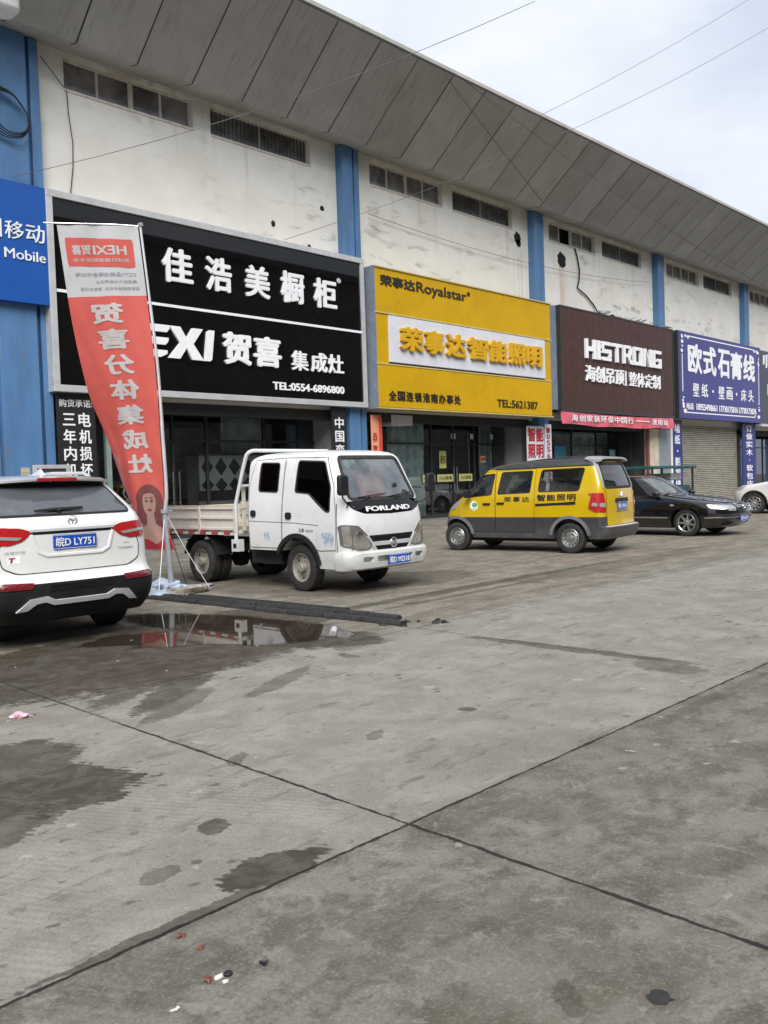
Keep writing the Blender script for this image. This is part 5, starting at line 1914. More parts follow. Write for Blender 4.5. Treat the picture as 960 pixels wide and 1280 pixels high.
MT["arch_grey"] = pm("arch_grey", (0.17, 0.172, 0.18), .4, var=.1, dirt=(.1, .09, .08), dirt_amt=.4)
MT["spoiler_grey"] = pm("spoiler_grey", (0.33, 0.335, 0.35), .35, var=.06)


# ---------------- yellow van: x forward from the rear axle
def van():
    root = empty("minivan", (14.99, 9.13, 0), radians(96))
    tag(root, "yellow and grey van with black lettering along its side", "van")
    xf = [(.28, 2.90), (.36, 2.95), (.55, 2.99), (.75, 2.97), (.88, 2.90), (1.0, 2.76), (1.12, 2.58), (1.20, 2.44), (1.4, 2.24), (1.60, 2.03), (1.68, 1.92), (1.73, 1.75), (1.77, 1.45), (1.80, 1.05), (1.83, .55), (1.85, .1)]
    xr = [(.28, -.74), (.36, -.80), (.50, -.83), (.52, -.74), (.6, -.73), (.95, -.72), (1.25, -.69), (1.5, -.62), (1.68, -.55), (1.75, -.52), (1.80, -.48), (1.83, -.40), (1.85, -.25)]
    w = [(.28, .73), (.4, .77), (.7, .785), (.95, .785), (1.15, .77), (1.62, .665), (1.68, .645), (1.73, .61), (1.77, .54), (1.80, .46), (1.83, .36), (1.85, .2)]
    zs_ = [.28, .32, .38, .44, .50, .52, .58, .64, .70, .72, .80, .88, .95, 1.02, 1.08, 1.14, 1.20, 1.28, 1.36, 1.44, 1.52, 1.60, 1.66, 1.68, 1.71, 1.74, 1.77, 1.79, 1.81, 1.83, 1.84, 1.85]
    rf = [(.28, .45, .28), (1.0, .5, .28), (1.2, .35, .2), (1.68, .25, .15), (1.85, .2, .12)]
    rr_ = [(.28, .14, .13), (1.2, .12, .11), (1.7, .1, .1), (1.85, .1, .1)]
    mb = shell(zs_, xf, xr, w, rf, rr_, 0.10, 0.05, ns=26)
    P = Proj(mb.v, mb.f)
    cav = shell([0.62, .8, 1.0, 1.15, 1.3, 1.5, 1.62, 1.70, 1.75], [(z, min(x, 2.5)) for z, x in xf], xr, w, rf, rr_, 0.06, 0.05, inset=0.05)
    w1 = rnd([(2.33, 1.10), (1.72, 1.15), (1.66, 1.575), (2.02, 1.545)], 0.04)
    w2 = rnd([(1.57, 1.16), (0.84, 1.18), (0.80, 1.605), (1.50, 1.595)], 0.04)
    w3 = rnd([(0.66, 1.195), (-0.20, 1.20), (-0.30, 1.63), (0.61, 1.615)], 0.06)
    rw = rnd([(-.60, 1.24), (.60, 1.24), (.53, 1.70), (-.53, 1.70)], 0.07)
    fw = rnd([(-.66, 1.22), (.66, 1.22), (.56, 1.64), (-.56, 1.64)], 0.06)
    cut = [cav]
    for pl in (w1, w2, w3):
        q = MB(); q.prism(pl, "y", -1.2, 1.2); cut.append(q)
    q = MB(); q.prism(rw, "x", -1.2, 0.05); cut.append(q)
    q = MB(); q.prism(fw, "x", 1.5, 3.4); cut.append(q)
    cut += arches([0.0, 2.58], 0.30, 0.37, 0.42, 1.0)

    def zm(p):
        c_ = p.center
        if c_.z < 0.70 and not (c_.x < -0.66 and abs(c_.y) < 0.60 and c_.z > 0.51): return 1
        if c_.z > 1.665: return 1
        return 0
    body_object("body", mb, cut, ["paint_yellow", "paint_grey"], root, zm)
    for s_ in (-1, 1):
        for pl in (w1, w2, w3):
            mb = MB(); P.patch(mb, pl, "y", s_, -0.006, 0, (), 0.12, 0); g = mb.build("side_window", "mid_glass", root, smooth=60)
            mb = MB(); P.strip(mb, pl, 0.020, "y", s_, 0.005, 0, True, 0.05, 0.014); mb.build("seal", "black_rubber", g, smooth=50)
    mb = MB(); P.patch(mb, rw, "x", -1, -0.006, 0, (), 0.1, 0); g = mb.build("rear_window", "mid_glass", root, smooth=60)
    mb = MB(); P.strip(mb, rw, 0.05, "x", -1, 0.006, 0, True, 0.05, 0.016); mb.build("seal", "black_rubber", g, smooth=50)
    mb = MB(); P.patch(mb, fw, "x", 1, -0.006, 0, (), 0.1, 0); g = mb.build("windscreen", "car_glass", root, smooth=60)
    mb = MB(); P.strip(mb, fw, 0.05, "x", 1, 0.006, 0, True, 0.05, 0.016); mb.build("seal", "black_rubber", g, smooth=50)
    for s_ in (-1, 1):
        d1 = [(1.64, 1.63), (1.63, 0.74), (1.66, 0.40)] + [(2.15, 0.40)] + arc(2.58, 0.30, 0.42, 165, 100, 6) + [(2.52, 0.95), (2.44, 1.10), (2.08, 1.58)]
        door(P, d1, s_, root, "paint_two_tone", w1, 0.004, (1.83, 0.965), (0.17, 0.04))
        d2 = [(0.735, 1.645), (0.75, 0.40), (1.645, 0.40), (1.625, 0.74), (1.625, 1.63)]
        door(P, d2, s_, root, "paint_two_tone", w2, 0.004, (1.50, 0.975), (0.17, 0.04))
        mb = MB(); P.strip(mb, [(0.72, 0.935), (-0.10, 0.965)], 0.05, "y", s_, 0.004, 0, False, 0.06, 0.006)
        P.strip(mb, [(0.10, 0.958), (-0.14, 0.97)], 0.055, "y", s_, 0.010, 0, False, 0.06, 0.006)
        mb.build("slide_rail", "plastic_dark", root)
        for xw in (0.0, 2.58):
            mb = MB(); P.strip(mb, arc(xw, 0.30, 0.40, 172, 8, 18), 0.06, "y", s_, 0.022, 0, False, 0.05, 0.04)
            mb.build("wheel_arch", "arch_grey", root, smooth=50)
        mb = MB(); P.strip(mb, [(2.0, 1.665), (1.5, 1.655), (-0.4, 1.675)], 0.02, "y", s_, 0.003, 0, False, 0.08); mb.build("gutter", "gap", root)
        # tail lamp
        pl = rnd([(s_ * .785, 1.15), (s_ * .69, 1.15), (s_ * .655, 0.80), (s_ * .72, 0.775), (s_ * .785, 0.81)], 0.03)
        mb = MB(); P.patch(mb, pl, "x", -1, 0.012, 0, (), 0.04, 0.014)
        pl2 = rnd([(-0.47, 1.15), (-0.62, 1.15), (-0.67, 0.79), (-0.55, 0.79), (-0.40, 0.86)], 0.03)
        P.patch(mb, pl2, "y", s_, 0.012, 0, (), 0.04, 0.014)
        g = mb.build("tail_light", "red_lens", root, smooth=40)
        mb = MB(); P.patch(mb, rnd([(s_ * .77, 0.96), (s_ * .69, 0.96), (s_ * .68, 0.88), (s_ * .77, 0.89)], 0.02), "x", -1, 0.018, 0, (), 0.04, 0.008)
        P.patch(mb, rnd([(-0.49, 0.97), (-0.58, 0.96), (-0.59, 0.90), (-0.47, 0.91)], 0.02), "y", s_, 0.018, 0, (), 0.04, 0.008)
        mb.build("lens", "clear_lens", g, smooth=40)
        mb = MB(); P.patch(mb, rnd([(s_ * .55, 0.98), (s_ * .74, 1.05), (s_ * .76, 0.86), (s_ * .5, 0.82)], 0.03), "x", 1, 0.01, 0, (), 0.05, 0.012); mb.build("headlight", "clear_lens", root, smooth=40)
        mb = MB()
        mb.prism(rnd([(s_ * .84, 1.10), (s_ * 1.0, 1.10), (s_ * 1.0, 1.27), (s_ * .84, 1.27)], 0.04), "x", 2.16, 2.25)
        mb.tube([(2.22, s_ * .76, 1.14), (2.2, s_ * .86, 1.16)], 0.025, 8)
        mb.build("mirror", "plastic_dark", root, bevel=0.015, smooth=40)
    # tailgate with its own outline
    tg = rnd([(-.62, .53), (.62, .53), (.63, .80), (.60, 1.16), (.63, 1.2), (.585, 1.70), (.52, 1.755), (-.52, 1.755), (-.585, 1.70), (-.63, 1.2), (-.60, 1.16), (-.63, .80)], 0.03)
    mb = MB(); P.patch(mb, tg, "x", -1, 0.005, 0, [rw], 0.08, 0.006); P.strip(mb, tg, 0.012, "x", -1, 0.0056, 1, True, 0.06)
    g = mb.build("tailgate", ["paint_yellow", "gap"], root, smooth=25, fix=False)
    mb = MB(); P.patch(mb, rnd([(-.30, .965), (.30, .965), (.27, 1.035), (-.27, 1.035)], .02), "x", -1, 0.025, 0, (), 0.06, 0.024); mb.build("handle", "plastic_dark", g, smooth=40)
    mb = MB()
    P.patch(mb, [(0.11, 1.07), (0.045, 1.15), (0.02, 1.07)], "x", -1, 0.016, 0, (), 0.03, 0.01); P.patch(mb, [(-0.11, 1.07), (-0.045, 1.15), (-0.0, 1.07)], "x", -1, 0.016, 0, (), 0.03, 0.01)
    mb.build("emblem", "chrome", g)
    plate(P, "x", -1, 0.0, 0.89, "皖D 28E16", root)
    mb = MB(); P.strip(mb, [(-.30, .79), (.30, .79)], 0.02, "x", -1, 0.012, 0, False, 0.06, 0.01); mb.build("plate_trim", "chrome", root)
    mb = MB(); P.strip(mb, [(-.72, .515), (.72, .515)], 0.022, "x", -1, 0.012, 0, False, 0.06, 0.01); mb.build("bumper_trim", "silver_trim", root)
    # silver spoiler over the rear window
    mb = MB()
    n = 16
    vs = []
    for i in range(n + 1):
        y = -0.62 + 1.24 * i / n
        d = 1 - (abs(y) / 0.62) ** 6
        zt_ = 1.80 + 0.05 * d
        vs += [(-0.25, y * 0.95, zt_ + .005), (-0.585, y, zt_ - 0.025), (-0.59, y, zt_ - 0.06), (-0.44, y * 0.98, zt_ - 0.08)]
    fs = []
    for i in range(n):
        for k in range(4):
            fs.append((i * 4 + k, i * 4 + (k + 1) % 4, (i + 1) * 4 + (k + 1) % 4, (i + 1) * 4 + k))
    fs += [(0, 1, 2, 3), tuple(n * 4 + k for k in (3, 2, 1, 0))]
    mb.add(vs, fs)
    for s_ in (-1, 1):
        P.strip(mb, [(s_ * .60, 1.745), (s_ * .625, 1.55), (s_ * .665, 1.24)], .05, "x", -1, .012, 0, False, .05, .02)
    mb.build("spoiler", "spoiler_grey", root, smooth=40)
    mb = MB()
    for y_ in (-0.35, 0.35):
        mb.tube([(1.4, y_, 1.775), (0.8, y_, 1.825), (0.1, y_, 1.855), (-0.2, y_, 1.855)], 0.014, 6)
    mb.build("roof_rib", "paint_grey", root)
    mb = MB()
    for i, ch in enumerate("荣事达"): side_text(P, ch, 1.42 - i * 0.205, 1.42 - i * 0.205 - 0.165, 1.000, 1.105, 1, 0.02, 0.009, mb)
    for i, ch in enumerate("智能照明"): side_text(P, ch, 0.68 - i * 0.215, 0.68 - i * 0.215 - 0.185, 1.015, 1.140, 1, 0.025, 0.009, mb)
    mb.build("lettering", "letter_black", root)
    MT["logo_green"] = pm("logo_green", (0.10, 0.35, 0.12), 0.5)
    mb = MB(); P.patch(mb, ell(2.13, 0.93, 0.10, 0.10, 22), "y", 1, 0.009, 0, (), 0.05, 0); P.patch(mb, ell(2.11, 0.95, 0.065, 0.05, 16), "y", 1, 0.011, 1, (), 0.04, 0)
    P.patch(mb, rnd([(2.2, 0.85), (2.06, 0.85), (2.05, 0.88), (2.21, 0.88)], .01), "y", 1, 0.0115, 2, (), 0.04, 0)
    mb.build("door_logo", ["letter_white", "logo_green", "yellow_paper"], root)
    # inside
    mb = MB(); mb.box(-0.6, 2.4, -0.70, 0.70, 0.60, 0.635); mb.build("cab_floor", "seat_cloth", root)
    for x_ in (1.55, 0.75, 0.05):
        for y_ in (-0.36, 0.36): seat(root, x_, y_, 0.75, 0.5)
    mb = MB(); mb.box(1.95, 2.4, -0.69, 0.69, 0.64, 1.12); mb.build("dashboard", "grey_trim", root, bevel=0.04)
    steering(root, 1.88, 0.36, 1.12)
    mb = MB(); mb.box(-0.47, -0.46, -0.45, 0.25, 1.50, 1.68); mb.build("sun_strip", "red_paper", root)
    mb = MB(); mb.box(-0.4, 2.5, -0.5, 0.5, 0.20, 0.45); mb.tube([(0, -.6, .3), (0, .6, .3)], 0.05, 8)
    mb.box(2.2, 2.8, -0.4, 0.4, 0.2, 0.5)
    mb.build("underbody", "underbody", root)
    for s_ in (-1, 1):
        wheel(root, (0, s_ * 0.69, 0.295), 0.295, 0.175, "steel", s_ < 0)
        wheel(root, (2.58, s_ * 0.69, 0.295), 0.295, 0.175, "steel", s_ < 0)


def two_tone():
    m, nt, b = nodes("paint_two_tone")
    vec, (x, y, z) = objpos(nt)
    n2 = noise(nt, vec, 5, 7, 0.68, None, 0.5)
    c = mixc(nt, z.step(0.698, 0.702), (0.042, 0.044, 0.050), (0.57, 0.38, 0.002))
    c = mixc(nt, n2.step(0.5, 0.75) * 0.15, c, (0.25, 0.2, 0.1))
    nt.links.new(c, b.inputs["Base Color"])
    b.inputs["Roughness"].default_value = 0.24
    b.inputs["Coat Weight"].default_value = 0.5
    b.inputs["Coat Roughness"].default_value = 0.03
    return m


MT["paint_two_tone"] = two_tone()
van()


# ---------------- white SUV seen from behind: x forward, bumper face near x=0
def suv_tables(nose):
    xf = [(.26, nose - .12), (.4, nose), (.62, nose + .03), (.85, nose - .06), (.96, nose - .30), (1.02, nose - .75), (1.08, nose - 1.12), (1.14, nose - 1.28), (1.4, nose - 1.75), (1.58, nose - 2.1),
          (1.64, nose - 2.35), (1.675, nose - 2.7), (1.69, nose - 3.0)]
    xr = [(.26, .16), (.36, .06), (.50, .0), (.64, .0), (.69, .06), (.74, .09), (.95, .115), (1.12, .13), (1.18, .14), (1.26, .20), (1.30, .25), (1.56, .56), (1.62, .60), (1.65, .72), (1.68, 1.05), (1.69, 1.5)]
    w = [(.26, .86), (.4, .90), (.6, .92), (.95, .92), (1.1, .905), (1.2, .88), (1.3, .845), (1.56, .70), (1.62, .645), (1.65, .58), (1.68, .44), (1.69, .25)]
    zs_ = [.26, .30, .36, .42, .50, .58, .64, .68, .70, .74, .80, .88, .95, 1.02, 1.08, 1.13, 1.17, 1.21, 1.26, 1.32, 1.38, 1.44, 1.50, 1.56, 1.60, 1.63, 1.65, 1.67, 1.68, 1.69]
    rf = [(.26, .5, .3), (.9, .6, .3), (1.1, .5, .25), (1.69, .25, .15)]
    rr_ = [(.26, .30, .22), (.7, .34, .24), (1.15, .36, .24), (1.3, .30, .16), (1.6, .2, .12), (1.69, .2, .1)]
    return zs_, xf, xr, w, rf, rr_


def suv():
    root = empty("parked_suv", (3.9, 8.0, 0), radians(90))
    tag(root, "white SUV with a blue number plate seen from behind at the left edge", "car")
    nose = 4.55
    zs_, xf, xr, w, rf, rr_ = suv_tables(nose)
    mb = shell(zs_, xf, xr, w, rf, rr_, 0.12, 0.10, ns=26)
    P = Proj(mb.v, mb.f)
    wx = (1.06, 1.06 + 2.65)
    cut = arches(wx, 0.35, 0.41, 0.5, 1.1)
    body_object("body", mb, cut, ["paint_suv", "plastic_dark"], root, lambda p: 1 if p.center.z < 0.66 and p.center.x < 0.75 else 1 if p.center.z < .36 else 0)
    # tail: rear glass
    gl_ = rnd([(-.70, 1.275), (.70, 1.275), (.595, 1.555), (-.595, 1.555)], 0.06)
    mb = MB(); P.patch(mb, gl_, "x", -1, 0.004, 0, (), 0.07, 0.006); g = mb.build("rear_window", "suv_glass", root, smooth=60)
    mb = MB(); P.strip(mb, gl_, 0.02, "x", -1, 0.006, 0, True, 0.05); mb.build("seal", "gap", g)
    mb = MB(); P.patch(mb, rnd([(-.60, 1.552), (.60, 1.552), (.565, 1.62), (-.565, 1.62)], 0.02), "x", -1, 0.005, 0, (), 0.06, 0.006); mb.build("upper_trim", "black_gloss", root)
    mb = MB()
    a, b_ = P.pt((0.33, 1.30), "x", -1, 0.03), P.pt((-0.16, 1.315), "x", -1, 0.03)
    mb.tube([P.pt((0.10, 1.29), "x", -1, 0.025), a.lerp(b_, 0.5)], 0.02, 8); mb.tube([a, a.lerp(b_, 0.4), b_], [0.009, 0.018, 0.014], 8)
    mb.build("wiper", "black_plain", root, smooth=40)
    # spoiler with the high brake light
    mb = MB()
    n = 20
    vs = []
    for i in range(n + 1):
        y = -0.63 + 1.26 * i / n
        k = (abs(y) / 0.63)
        xe = 0.44 + 0.16 * k ** 3
        zt_ = 1.665 - 0.025 * k ** 2
        vs += [(1.0, y * 0.85, zt_ + 0.015), (xe + 0.15, y, zt_), (xe, y, zt_ - 0.03), (xe + 0.01, y, zt_ - 0.05), (xe + 0.22, y * 0.98, zt_ - 0.075)]
    fs = []
    for i in range(n):
        for k in range(5):
            fs.append((i * 5 + k, i * 5 + (k + 1) % 5, (i + 1) * 5 + (k + 1) % 5, (i + 1) * 5 + k))
    fs += [tuple(range(5)), tuple(n * 5 + k for k in range(4, -1, -1))]
    mb.add(vs, fs); sp_ = mb.build("spoiler", "paint_suv", root, smooth=40)
    mb = MB(); mb.prism(rnd([(-.21, 1.612), (.21, 1.612), (.20, 1.642), (-.20, 1.642)], 0.01), "x", 0.432, 0.47); mb.build("brake_light", "red_lens", sp_)
    mb = MB()
    vs = [(1.0, 0.02, 1.69), (0.78, 0.035, 1.675), (0.78, -0.035, 1.675), (1.08, 0.0, 1.675), (0.80, 0, 1.745), (0.87, 0, 1.735)]
    mb.add(vs, [(1, 2, 4), (1, 4, 5), (2, 5, 4), (1, 5, 3), (2, 3, 5), (1, 3, 2)]); mb.build("roof_fin", "paint_suv", root)
    for s_ in (-1, 1):
        mb = MB(); mb.tube([(0.85, s_ * .55, 1.655), (1.0, s_ * .56, 1.695), (1.8, s_ * .57, 1.715), (2.4, s_ * .56, 1.70), (2.55, s_ * .55, 1.66)], 0.018, 8); mb.build("roof_rail", "silver_trim", root, smooth=40)
        # tail lights
        pl = rnd([(s_ * .40, 1.125), (s_ * .52, 1.165), (s_ * .89, 1.185), (s_ * .905, 1.03), (s_ * .62, 1.005), (s_ * .50, 1.04)], 0.03)
        mb = MB(); P.patch(mb, pl, "x", -1, 0.012, 0, (), 0.05, 0.014)
        P.patch(mb, rnd([(0.22, 1.185), (0.52, 1.16), (0.50, 1.06), (0.24, 1.03)], 0.03), "y", s_, 0.012, 0, (), 0.05, 0.014)
        g = mb.build("tail_light", "red_lens", root, smooth=40)
        mb = MB(); P.patch(mb, rnd([(s_ * .50, 1.075), (s_ * .80, 1.105), (s_ * .80, 1.075), (s_ * .54, 1.05)], 0.01), "x", -1, 0.018, 0, (), 0.05, 0.005); mb.build("lens", "clear_lens", g)
        pl = rnd([(s_ * .45, .645), (s_ * .80, .66), (s_ * .82, .60), (s_ * .47, .595)], 0.02)
        mb = MB(); P.patch(mb, pl, "x", -1, 0.010, 0, (), 0.05, 0.012); mb.build("reflector", "dark_red_lens", root, smooth=40)
        for xw in wx:
            mb = MB(); P.strip(mb, arc(xw, 0.35, 0.435, 175, 5, 18), 0.07, "y", s_, 0.012, 0, False, 0.05, 0.03); mb.build("wheel_arch", "plastic_dark", root, smooth=50)
        gw = rnd([(0.75, 1.20), (1.05, 1.16), (2.95, 1.10), (2.35, 1.53), (1.2, 1.56)], 0.05)
        mb = MB(); P.patch(mb, gw, "y", s_, 0.004, 0, (), 0.09, 0.006); mb.build("side_window", "car_glass_dark", root, smooth=50)
        for a_, b_ in ((1.02, 2.0), (2.02, 3.05)):
            d_ = [(a_ + (0.35 if a_ < 1.5 else 0), 0.42), (b_, 0.42), (b_, 1.09), (a_, 1.13), (a_, 0.8)]
            door(P, d_, s_, root, "paint_suv", None, 0.004, (a_ + 0.14, 1.0), (0.2, 0.035), "chrome")
        mb = MB(); mb.prism(rnd([(s_ * .90, 1.08), (s_ * 1.08, 1.10), (s_ * 1.08, 1.22), (s_ * .92, 1.22)], 0.04), "x", 3.0, 3.14); mb.build("mirror", "paint_suv", root, bevel=0.02, smooth=40)
        mb = MB(); P.patch(mb, rnd([(s_ * .45, .88), (s_ * .80, .92), (s_ * .82, .80), (s_ * .5, .76)], .03), "x", 1, 0.01, 0, (), .05, .012); mb.build("headlight", "clear_lens", root, smooth=40)
    mb = MB(); P.patch(mb, rnd([(-.68, 1.27), (.68, 1.27), (.60, 1.52), (-.60, 1.52)], 0.06), "x", 1, 0.004, 0, (), 0.08, 0.005); mb.build("windscreen", "car_glass_dark", root, smooth=50)
    # tailgate line, recess for the plate, chrome strip
    tg = rnd([(-.57, .735), (.57, .735), (.70, .80), (.72, .95), (.66, 1.10), (-.66, 1.10), (-.72, .95), (-.70, .80)], 0.04)
    mb = MB(); P.patch(mb, tg, "x", -1, 0.004, 0, (), 0.07, 0.006); P.strip(mb, tg, 0.010, "x", -1, 0.0046, 1, True, 0.05)
    tgo = mb.build("tailgate", ["paint_suv", "gap"], root, smooth=25, fix=False)
    rc = [(-.42, 1.10), (-.36, .93), (-.28, .89), (.28, .89), (.36, .93), (.42, 1.10)]
    mb = MB(); P.strip(mb, rc, 0.035, "x", -1, 0.014, 0, False, 0.04, 0.012); mb.build("plate_surround", "paint_suv", tgo, bevel=0.008, smooth=40)
    mb = MB(); P.strip(mb, [(-.43, 1.135), (.43, 1.135)], 0.028, "x", -1, 0.022, 0, False, 0.05, 0.025); mb.build("chrome_strip", "silver_trim", tgo, bevel=0.004)
    mb = MB(); P.strip(mb, [(-.40, 1.112), (.40, 1.112)], 0.022, "x", -1, 0.008, 0, False, 0.05); mb.build("strip_gap", "gap", tgo)
    plate(P, "x", -1, 0.0, 1.015, "皖D LY751", root)
    mb = MB()
    c_ = P.pt((0.0, 1.21), "x", -1, 0.012)
    n = 24
    mb.tube([c_ + Vector((0, 0.045 * cos(2 * pi * k / n), 0.045 * sin(2 * pi * k / n))) for k in range(n + 1)], 0.006, 6)
    for a in (0.5, pi - 0.5, -pi / 2): mb.tube([c_, c_ + Vector((0, 0.042 * cos(a), 0.042 * sin(a)))], 0.006, 6)
    mb.build("emblem", "chrome", tgo, smooth=40)
    mb = end_text(P, "长安汽车", 0.67, 0.48, 0.925, 0.955, -1, 0.01, 0.009)
    end_text(P, "4WD", -0.53, -0.60, 0.955, 0.972, -1, 0.01, 0.009, mb)
    end_text(P, "TURBO", -0.46, -0.64, 0.90, 0.922, -1, 0.02, 0.009, mb, shear=0.2)
    mb.build("badge", "silver_trim", tgo)
    mb = MB(); P.patch(mb, rnd([(.645, .905), (.53, .905), (.53, .835), (.645, .835)], .006), "x", -1, 0.006, 1, (), .05, .003)
    end_text(P, "T", 0.635, 0.575, 0.845, 0.895, -1, 0.05, 0.010, mb, 0, 0.2); mb.build("badge", ["red_lens", "letter_white"], tgo)
    # bumper: dark insert and silver skid bar
    mb = MB(); P.patch(mb, rnd([(-.33, .56), (.33, .56), (.30, .615), (-.36, .615)], .02), "x", -1, .006, 0, (), .06, .008); mb.build("bumper_insert", "black_gloss", root)
    sk = [(-.62, .39), (-.50, .50), (-.34, .515), (-.26, .475), (.26, .475), (.34, .515), (.50, .50), (.62, .39), (.52, .40), (.44, .455), (.36, .465), (.28, .43), (-.28, .43), (-.36, .465), (-.44, .455), (-.52, .40)]
    mb = MB(); P.patch(mb, sk, "x", -1, 0.02, 0, (), 0.04, 0.03); mb.build("skid_bar", "silver_trim", root, smooth=35)
    mb = MB(); mb.box(0.5, 4.2, -0.55, 0.55, 0.22, 0.4); mb.tube([(1.06, -.75, .33), (1.06, .75, .33)], 0.05, 8); mb.tube([(0.25, -.35, .27), (0.7, -.35, .29)], 0.035, 10)
    mb.build("underbody", "underbody", root)
    for s_ in (-1, 1):
        for xw in wx:
            wheel(root, (xw, s_ * 0.79, 0.35), 0.35, 0.225, "alloy", s_ < 0, 0, 0.66)


MT["suv_glass"] = pm("suv_glass", (0.085, 0.092, 0.105), 0.02, var=0.2, scale=1.2, spec=0.8, dirt=(0.16, 0.165, 0.175), dirt_amt=0.5)  # pale bluish base and blotches paint the sky reflected in the rear window
suv()


# ---------------- black saloon: x forward from the front axle
def saloon():
    root = empty("saloon_car", (19.92, 9.02, 0), radians(-90))
    tag(root, "shiny black saloon car parked beyond the yellow van", "car")
    xf = [(.20, .80), (.30, .93), (.45, 1.0), (.58, 1.0), (.68, .95), (.745, .82), (.80, .60), (.85, .30), (.90, -.05), (.94, -.35), (.97, -.50), (1.1, -.72), (1.3, -1.03), (1.38, -1.20), (1.42, -1.42), (1.445, -1.75)]
    xr = [(.20, -3.65), (.30, -3.75), (.5, -3.82), (.8, -3.78), (.92, -3.68), (.96, -3.45), (.985, -3.15), (1.02, -3.0), (1.2, -2.78), (1.36, -2.5), (1.42, -2.25), (1.445, -2.0)]
    w = [(.20, .83), (.35, .87), (.55, .885), (.75, .875), (.86, .85), (.94, .82), (1.0, .79), (1.32, .60), (1.38, .55), (1.42, .45), (1.445, .25)]
    zs_ = [.20, .25, .32, .40, .48, .56, .63, .68, .72, .76, .80, .84, .88, .91, .94, .965, 1.0, 1.06, 1.12, 1.18, 1.24, 1.30, 1.34, 1.37, 1.40, 1.42, 1.435, 1.445]
    rf = [(.2, .55, .40), (.7, .6, .40), (.85, .6, .35), (.97, .4, .25), (1.445, .25, .15)]
    rr_ = [(.2, .4, .3), (.95, .4, .3), (1.1, .3, .2), (1.445, .25, .15)]
    mb = shell(zs_, xf, xr, w, rf, rr_, 0.16, 0.08, ns=26)
    P = Proj(mb.v, mb.f)
    cut = arches((0, -2.8), 0.315, 0.365, 0.5, 1.1)
    body_object("body", mb, cut, ["paint_black"], root)
    ws = rnd([(-.66, .985), (.66, .985), (.52, 1.36), (-.52, 1.36)], 0.05)
    mb = MB(); P.patch(mb, ws, "x", 1, 0.004, 0, (), 0.06, 0.006); mb.build("windscreen", "windscreen_pale", root, smooth=60)
    for s_ in (-1, 1):
        g1 = rnd([(-.55, .975), (-1.55, .985), (-1.52, 1.37), (-1.22, 1.36)], .04)
        g2 = rnd([(-1.66, .985), (-2.55, 1.0), (-2.40, 1.31), (-2.2, 1.37), (-1.63, 1.38)], .04)
        for g_ in (g1, g2):
            mb = MB(); P.patch(mb, g_, "y", s_, 0.004, 0, (), .07, .006); mb.build("side_window", "car_glass_dark", root, smooth=50)
        for d_, hx in (([(-.42, .30), (-1.58, .30), (-1.60, .95), (-.52, .945)], -1.42), ([(-1.61, .30), (-2.35, .30), (-2.58, .68), (-2.62, .97), (-1.63, .955)], -2.42)):
            door(P, d_, s_, root, "paint_black", None, .004, (hx, .84), (.19, .035), "paint_black")
        mb = MB(); P.strip(mb, [(-.42, .43), (-2.4, .44)], .03, "y", s_, .012, 0, False, .08, .012); P.strip(mb, [(.45, .43), (.80, .44)], .025, "y", s_, .012, 0, False, .06, .012)
        mb.build("side_strip", "chrome", root)
        mb = MB(); P.patch(mb, ell(-.32, .72, .055, .022, 12), "y", s_, .008, 0, (), .04, .008); mb.build("side_repeater", "clear_lens", root)
        pl = rnd([(s_ * .36, .655), (s_ * .60, .705), (s_ * .84, .735), (s_ * .85, .64), (s_ * .60, .585), (s_ * .38, .57)], .03)
        mb = MB(); P.patch(mb, pl, "x", 1, .010, 0, (), .05, .014); g = mb.build("headlight", "clear_lens", root, smooth=40)
        mb = MB()
        for cy in (.48, .66): P.patch(mb, ell(s_ * cy, .645, .055, .045, 14), "x", 1, .016, 0, (), .04, .004)
        mb.build("reflector", "chrome", g)
        mb = MB(); P.patch(mb, rnd([(s_ * .42, .34), (s_ * .68, .35), (s_ * .68, .26), (s_ * .42, .26)], .02), "x", 1, .006, 0, (), .06, .008); mb.build("intake", "gap", root)
        mb = MB(); mb.prism(rnd([(s_ * .86, .90), (s_ * 1.02, .92), (s_ * 1.02, 1.03), (s_ * .86, 1.03)], .04), "x", -.74, -.62); mb.build("mirror", "paint_black", root, bevel=.02, smooth=40)
        for xw in (0, -2.8):
            mb = MB(); P.strip(mb, arc(xw, .315, .38, 175, 5, 18), .03, "y", s_, .006, 0, False, .05, .01); mb.build("wheel_arch", "paint_black", root, smooth=50)
    gr = rnd([(-.31, .72), (.31, .72), (.26, .555), (-.26, .555)], .03)
    mb = MB(); P.patch(mb, gr, "x", 1, .006, 0, (), .06, .008); g = mb.build("grille", "gap", root)
    mb = MB()
    for z_ in (.585, .62, .655, .69): P.strip(mb, [(-.27, z_), (.27, z_)], .010, "x", 1, .014, 0, False, .05, .01)
    P.strip(mb, gr, .018, "x", 1, .016, 0, True, .05, .012)
    mb.build("grille_bar", "chrome", g)
    mb = MB(); c_ = P.pt((0, .64), "x", 1, .02)
    mb.tube([c_ + Vector((0, .055 * cos(2 * pi * k / 24), .055 * sin(2 * pi * k / 24))) for k in range(25)], .007, 6)
    for a, b2 in (((-.03, .04), (0, -.04)), ((.03, .04), (0, -.04)), ((0, .01), (.015, .045)), ((0, .01), (-.015, .045))):
        mb.tube([c_ + Vector((0, *a)), c_ + Vector((0, *b2))], .006, 6)
    mb.build("emblem", "chrome", g)
    mb = MB(); P.strip(mb, [(-.75, .43), (.75, .43)], .03, "x", 1, .012, 0, False, .05, .012); mb.build("bumper_strip", "grey_trim", root)
    plate(P, "x", 1, 0, .40, "皖D 6K379", root)
    for a in ([(-.55, .0), (.75, .0)],):
        pass
    mb = MB()
